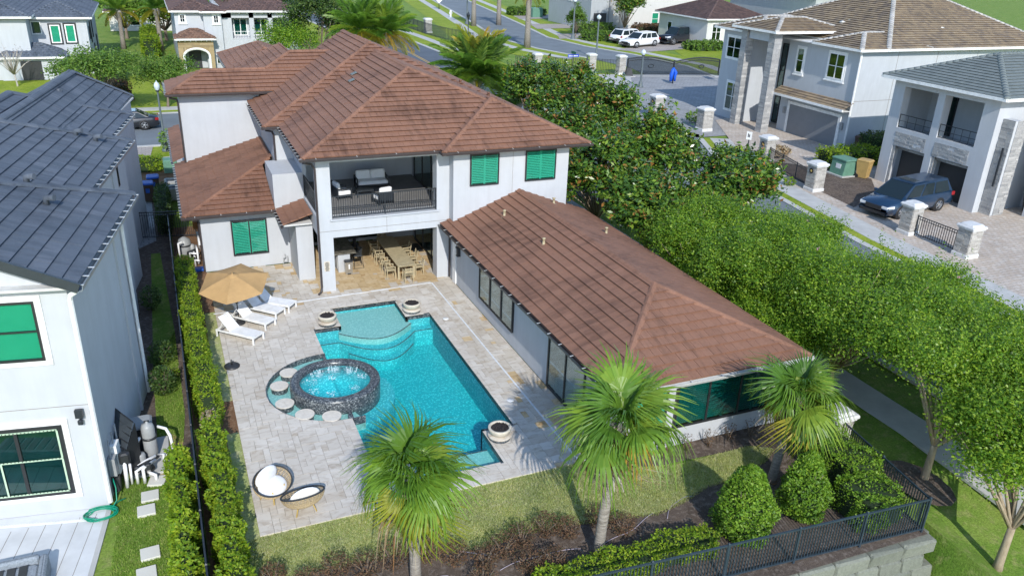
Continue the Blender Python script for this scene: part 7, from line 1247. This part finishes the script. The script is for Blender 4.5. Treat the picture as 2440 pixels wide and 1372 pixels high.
shrub('silvery leafless shrub in the gap of the fence hedge', .15, 25.05, .34, .45, 1.2, 'palm_dead', 160, .14, 'shrub', 'bare_shrub', twig='dead_wood')
for k, (x, y) in enumerate(((14.2, 18.75), (15.2, 18.8), (16.1, 18.75), (17.0, 18.85), (17.9, 18.8))): shrub('sparse dark shrub under the end window of the wing, number %s from the left' % ('one', 'two', 'three', 'four', 'five')[k], x, y, .3, .25, .75, 'leaf_brown', 120, .06, 'shrub', 'sparse_shrub', group='sparse shrubs under the wing window')
for x, y, r, h, lb in ((-1.55, 36.6, .5, 1.2, 'leafy shrub in the alley shade, far one'), (-1.25, 31.0, .55, 1.1, 'leafy shrub in the alley shade, middle one'), (-1.25, 28.6, .5, 1.25, 'leafy shrub in the alley shade, nearest to the pumps')): shrub(lb, x, y, r, r, h, 'leaf_dark', 900, .11)
shrub('slim young shrub on the right of the alley lawn', -.75, 29.9, .15, .15, .5, 'leaf_hedge', 60, .1)
shrub('small flowering plant at the foot of the emblem pillar', 41.9, 44.6, .5, .5, .7, 'leaf_hedge', 160, .2); shrub('dry ornamental grass clump by the far fence', 46.8, 52.2, 1.6, 1.2, 1.0, 'palm_dead', 700, .3); shrub('loose shrub by the plaza pillar', 48.5, 65.5, 1.4, 1.2, 1.3, 'leaf_oak', 400, .28); shrub('leafy shrub at the brown strip roof end', 0.1, 66.5, .8, .8, 1.8, 'leaf_oak', 350, .2); shrub('feathery palm shrub in front of the plain white wall', 96, 140.5, 2.4, 2.0, 4.2, 'palm_yellow', 500, .6)
# ---------------------------------------------------------------- palms
def fan_mesh(name, mat, pet, R_, nseg, droop, spread, seed, w=.095):
    rg = np.random.default_rng(seed); V = []; F = []
    def q(a, b_, c, d): i = len(V); V.extend([a, b_, c, d]); F.append((i, i+1, i+2, i+3))
    hw = .014; q((0, -hw*1.6, 0), (0, hw*1.6, 0), (pet, hw, 0), (pet, -hw, 0))
    for k in range(nseg):
        a = math.radians(-spread+2*spread*k/(nseg-1)+rg.uniform(-2, 2)); L = R_*(0.72+0.28*math.cos(a*.6))*rg.uniform(.88, 1.08); dr = droop*rg.uniform(.6, 1.5); tw = rg.uniform(-.5, .5); pr = None; fold = .16*(1 if k % 2 else -1)
        ca, sa = math.cos(a), math.sin(a)
        for j in range(5):
            u = j/4; r = L*u; wd = w*(0.35+u*2.2 if u < .3 else 1.0*(1-(u-.3)/.75))*.5; z = -dr*(u**3.0)*L*1.25+.10*math.sin(abs(a))*r*.3-(1-ca)*r*.06; rr = r*(1-.25*dr*u*u)
            c = (pet+rr*ca, rr*sa, z); n1 = (c[0]-sa*wd, c[1]+ca*wd, c[2]+fold*wd+tw*wd*.4); n2 = (c[0]+sa*wd, c[1]-ca*wd, c[2]-fold*wd-tw*wd*.4)
            if pr: q(pr[0], pr[1], n2, n1)
            pr = (n1, n2)
    return npmesh(name, np.array(V), np.array(F), mat)
FG = [fan_mesh('frond', 'palm_green', .72, 1.34, 30, .42, 100, s) for s in (1, 2, 3)]; FY = [fan_mesh('frond', 'palm_yellow', .72, 1.25, 28, .7, 90, s) for s in (4, 5)]; FGY = [fan_mesh('frond', 'palm_green', .76, 1.30, 30, .62, 96, s) for s in (8, 9)]; FD = [fan_mesh('frond', 'palm_dead', .6, 1.2, 24, .8, 75, s) for s in (6, 7)]
def sabal(label, x, y, top, r, zb=-.04, nf=34, seed=1, dead=4, boots=1.0, petiole_stubs=False, sc=1.0):
    rg = random.Random(seed); t = thing('palm_tree', label, 'palm tree', (x, y, zb), 0, 'fan palms at the front of the garden'); tp = Vector((top[0]-x, top[1]-y, top[2]-zb)); n_ = 9; path = []; rad = []
    for i in range(n_+1): u = i/n_; path.append((tp.x*u**1.5, tp.y*u**1.5, tp.z*u)); rad.append(r*(1.15 if i == 0 else 1.0)*(1.0-.12*u+.02*(i % 2)))
    B().tube(path, rad, 14).ob('trunk', 'palm_trunk', t, world=False)
    # leaf bases left on the trunk, crossing spirals
    bm = B(); bm.hexa([(-.07, 0, 0), (.07, 0, 0), (.055, .05, 0), (-.055, .05, 0), (-.035, -.09, .27), (.035, -.09, .27), (.03, -.055, .28), (-.03, -.055, .28)]); bme = bm.mesh('leaf_base', 'palm_boot'); k = 0; z = tp.z-boots
    while z < tp.z-.12:
        a = k*2.4; u = z/tp.z; c = Vector((tp.x*u**1.5, tp.y*u**1.5, z)); rr = r*.9; o = mob('leaf_base', bme, t); o.matrix_local = Matrix.Translation(c+Vector((math.cos(a)*rr, math.sin(a)*rr, 0))) @ Matrix.Rotation(a+math.pi/2, 4, 'Z') @ Matrix.Rotation(rg.uniform(-.15, .2), 4, 'X') @ Matrix.Scale(rg.uniform(.85, 1.25), 4); z += boots/46; k += 1
    for i in range(nf):
        u = i/nf; el = 80-135*(u**.8)+rg.uniform(-16, 14); az = i*137.5+rg.uniform(-35, 35)
        me = rg.choice(FG) if u < .45 else (rg.choice(FGY) if u < .66 else rg.choice(FY))
        if i >= nf-dead: me = rg.choice(FD); el = -58+rg.uniform(-15, 12)
        o = mob('frond', me, t); s = rg.uniform(.68, 1.14)*(.72 if i % 5 == 2 and u < .6 else 1)*sc; o.matrix_local = Matrix.Translation(tp+Vector((0, 0, .12*(1-u)))) @ Matrix.Rotation(math.radians(az), 4, 'Z') @ Matrix.Rotation(math.radians(-el), 4, 'Y') @ Matrix.Rotation(rg.uniform(-.75, .75), 4, 'X') @ Matrix.Scale(s, 4)
    for i in range(7):
        o = mob('frond', rg.choice(FG), t); o.matrix_local = Matrix.Translation(tp+Vector((0, 0, .1))) @ Matrix.Rotation(math.radians(i*51+rg.uniform(-15, 15)), 4, 'Z') @ Matrix.Rotation(math.radians(-rg.uniform(48, 82)), 4, 'Y') @ Matrix.Rotation(rg.uniform(-.6, .6), 4, 'X') @ Matrix.Scale(rg.uniform(.45, .62)*sc, 4)
    if petiole_stubs:
        for k in range(11): a = k*2.2; z = tp.z-boots-.05-.05*(k % 5); u = z/tp.z; c = Vector((tp.x*u**1.5, tp.y*u**1.5, z)); B().tube([tuple(c), tuple(c+Vector((math.cos(a)*.32, math.sin(a)*.32, .02))), tuple(c+Vector((math.cos(a)*.5, math.sin(a)*.5, -.12-.25*rg.random())))], [.04, .028, .012], 5).ob('dead_stalk', 'dead_wood', t, world=False)
    return t
sabal('fan palm nearest the camera, its trunk cut by the bottom edge', 4.73, 16.3, (4.66, 16.42, 3.2), .15, nf=29, seed=3, dead=5, boots=1.5)
sabal('fan palm in the middle with a collar of dead stalks', 9.84, 15.36, (10.2, 15.45, 4.2), .155, nf=31, seed=5, dead=6, boots=1.3, petiole_stubs=True)
sabal('fan palm at the right in front of the wing window', 16.87, 16.36, (17.45, 16.5, 3.0), .15, nf=32, seed=8, dead=7, boots=1.3, sc=.95)
def feather_mesh(name, mat, L, nleaf, ll, arch, seed, w=.045):
    rg = np.random.default_rng(seed); V = []; F = []
    def q(*p): i = len(V); V.extend(p); F.append((i, i+1, i+2, i+3))
    def spine(u): return np.array([L*u*(1-.12*u*u*arch), 0, L*(.12*u-arch*.42*u*u)])
    for j in range(8): a, b_ = spine(j/8), spine((j+1)/8); h = np.array([0, .03*(1-j/9), 0]); q(a-h, a+h, b_+h, b_-h)
    for k in range(nleaf):
        u = .14+.86*k/nleaf; c = spine(u); l = ll*math.sin(math.pi*(.12+.80*u))*rg.uniform(.85, 1.1)+.05
        for s in (-1, 1):
            d = np.array([.55+.5*u, s*(.95-.35*u), rg.uniform(-.05, .35)]); d /= np.linalg.norm(d); tip = c+d*l+np.array([0, 0, -.22*l]); m = c+d*l*.5+np.array([0, 0, .02]); ww = np.array([w, 0, .01]); q(c-ww*.4, c+ww*.4, m+ww*.6, m-ww*.6); q(m-ww*.6, m+ww*.6, tip+ww*.12, tip-ww*.12)
    return npmesh(name, np.array(V), np.array(F), mat)
PH = [feather_mesh('frond', 'palm_green', 1, 46, .22, a, 20+i, .014) for i, a in enumerate((.5, .9))]; PHD = [feather_mesh('frond', ('leaf_oak', 'palm_green')[i], 1, 46, .22, a, 25+i, .013) for i, a in enumerate((.5, .9))]; PY = [feather_mesh('frond', 'palm_yellow', 1, 40, .22, 1.0, 22, .011)]
def feather(label, x, y, h, Lf, nf, r, seed, yellow=.2, trunk='palm_trunk', dark=False, group=None, low=-35):
    rg = random.Random(seed); t = thing('palm_tree', label, 'palm tree', (x, y, 0), 0, group); B().tube([(0, 0, -.1), (0, 0, h*.3), (0, 0, h*.7), (0, 0, h)], [r*1.3, r, r*.9, r*1.15], 12).ob('trunk', trunk, t, world=False); B().lathe([(r*1.0, h-.9), (r*1.7, h-.45), (r*1.5, h), (r*.4, h+.2)], 10).ob('boot_head', 'palm_boot', t, world=False)
    for i in range(nf):
        u = i/nf; el = 84-(84-low)*u**.85+rg.uniform(-7, 7); me = rg.choice(PY) if u > 1-yellow or (dark and u < .12) else rg.choice(PHD if dark else PH); o = mob('frond', me, t); o.matrix_local = Matrix.Translation((0, 0, h)) @ Matrix.Rotation(math.radians(i*137.5+rg.uniform(-10, 10)), 4, 'Z') @ Matrix.Rotation(math.radians(-el), 4, 'Y') @ Matrix.Scale(Lf*rg.uniform(.85, 1.1), 4)
    return t
feather('tall feather palm behind the roof ridge, left of the twin pair', 19.7, 84.9, 6.9, 3.9, 46, .22, 1, .3); feather('tall feather palm behind the roof ridge, right of the twin pair', 22.3, 84.7, 6.7, 3.9, 46, .22, 2, .35)
feather('big spreading date palm behind the right end of the main roof', 26.6, 69.5, 4.4, 4.6, 64, .35, 3, .06, dark=True, low=-20); feather('smaller date palm beside the big one, near the magnolias', 29.6, 67.0, 2.6, 3.4, 40, .28, 4, .05, dark=True, low=-15)
for x, y, h, lb in ((58.6, 155.3, 9, 'tall palm trunk at the top edge, left of three'), (64.5, 156.7, 8, 'tall palm trunk at the top edge, middle of three'), (55.5, 122.5, 8.2, 'tall palm trunk at the top edge, right of three')): feather(lb, x, y, h, 3.2, 24, .45, int(x), .25, group='row of tall palms by the inner road')
for x, y, h, lb in ((82.3, 158.5, 3.8, 'pale palm cluster by the far garage, left one'), (84.3, 154.5, 3.6, 'pale palm cluster by the far garage, right one'), (-3.8, 128, 5, 'shaggy palm at the top left, left of the white canopy'), (1.0, 126, 5.4, 'shaggy palm at the top left, right of the white canopy')): feather(lb, x, y, h, 3.0, 26, .3, int(x*3), .4)
# ---------------------------------------------------------------- grass blades and litter
def blades(name, mat, poly, n, hgt, seed, z=-.03):
    rg = np.random.default_rng(seed); xs = [p[0] for p in poly]; ys = [p[1] for p in poly]; P = np.stack([rg.uniform(min(xs), max(xs), n*2), rg.uniform(min(ys), max(ys), n*2)], 1); ins = np.zeros(len(P), bool); j = len(poly)-1
    for i in range(len(poly)):
        xi, yi = poly[i]; xj, yj = poly[j]; c = ((yi > P[:, 1]) != (yj > P[:, 1])) & (P[:, 0] < (xj-xi)*(P[:, 1]-yi)/(yj-yi+1e-12)+xi); ins ^= c; j = i
    P = P[ins][:n]; k = len(P); a = rg.uniform(0, 6.28, k); h = hgt*rg.uniform(.5, 1.3, k); ln = rg.normal(size=(k, 2))*.5; w = .012; b0 = np.stack([P[:, 0]-np.cos(a)*w, P[:, 1]-np.sin(a)*w, np.full(k, z)], 1); b1 = np.stack([P[:, 0]+np.cos(a)*w, P[:, 1]+np.sin(a)*w, np.full(k, z)], 1); tp = np.stack([P[:, 0]+ln[:, 0]*h, P[:, 1]+ln[:, 1]*h, z+h], 1)
    V = np.stack([b0, b1, tp], 1).reshape(-1, 3); o = mob(name, npmesh(name, V, np.arange(3*k).reshape(k, 3), mat)); o['kind'] = 'stuff'; return o
tag(blades('grass', 'blade_dry', [(x, y-.12 if y < 18 else min(y, 19.45)) for x, y in LAWN], 60000, .055, 1), 'dry clipped grass of the back lawn', 'grass')
tag(blades('grass', 'blade_green', [(-3.2, 14), (-1.2, 14), (-1.2, 23.4), (-2.6, 23.6)], 22000, .06, 2), 'green grass of the neighbour side yard', 'grass'); tag(blades('grass', 'blade_green', [(-1.55, 25.4), (-0.75, 25.2), (-0.62, 27), (-0.7, 34), (-1.6, 31)], 9000, .06, 3), 'grass strip along the alley fence', 'grass')
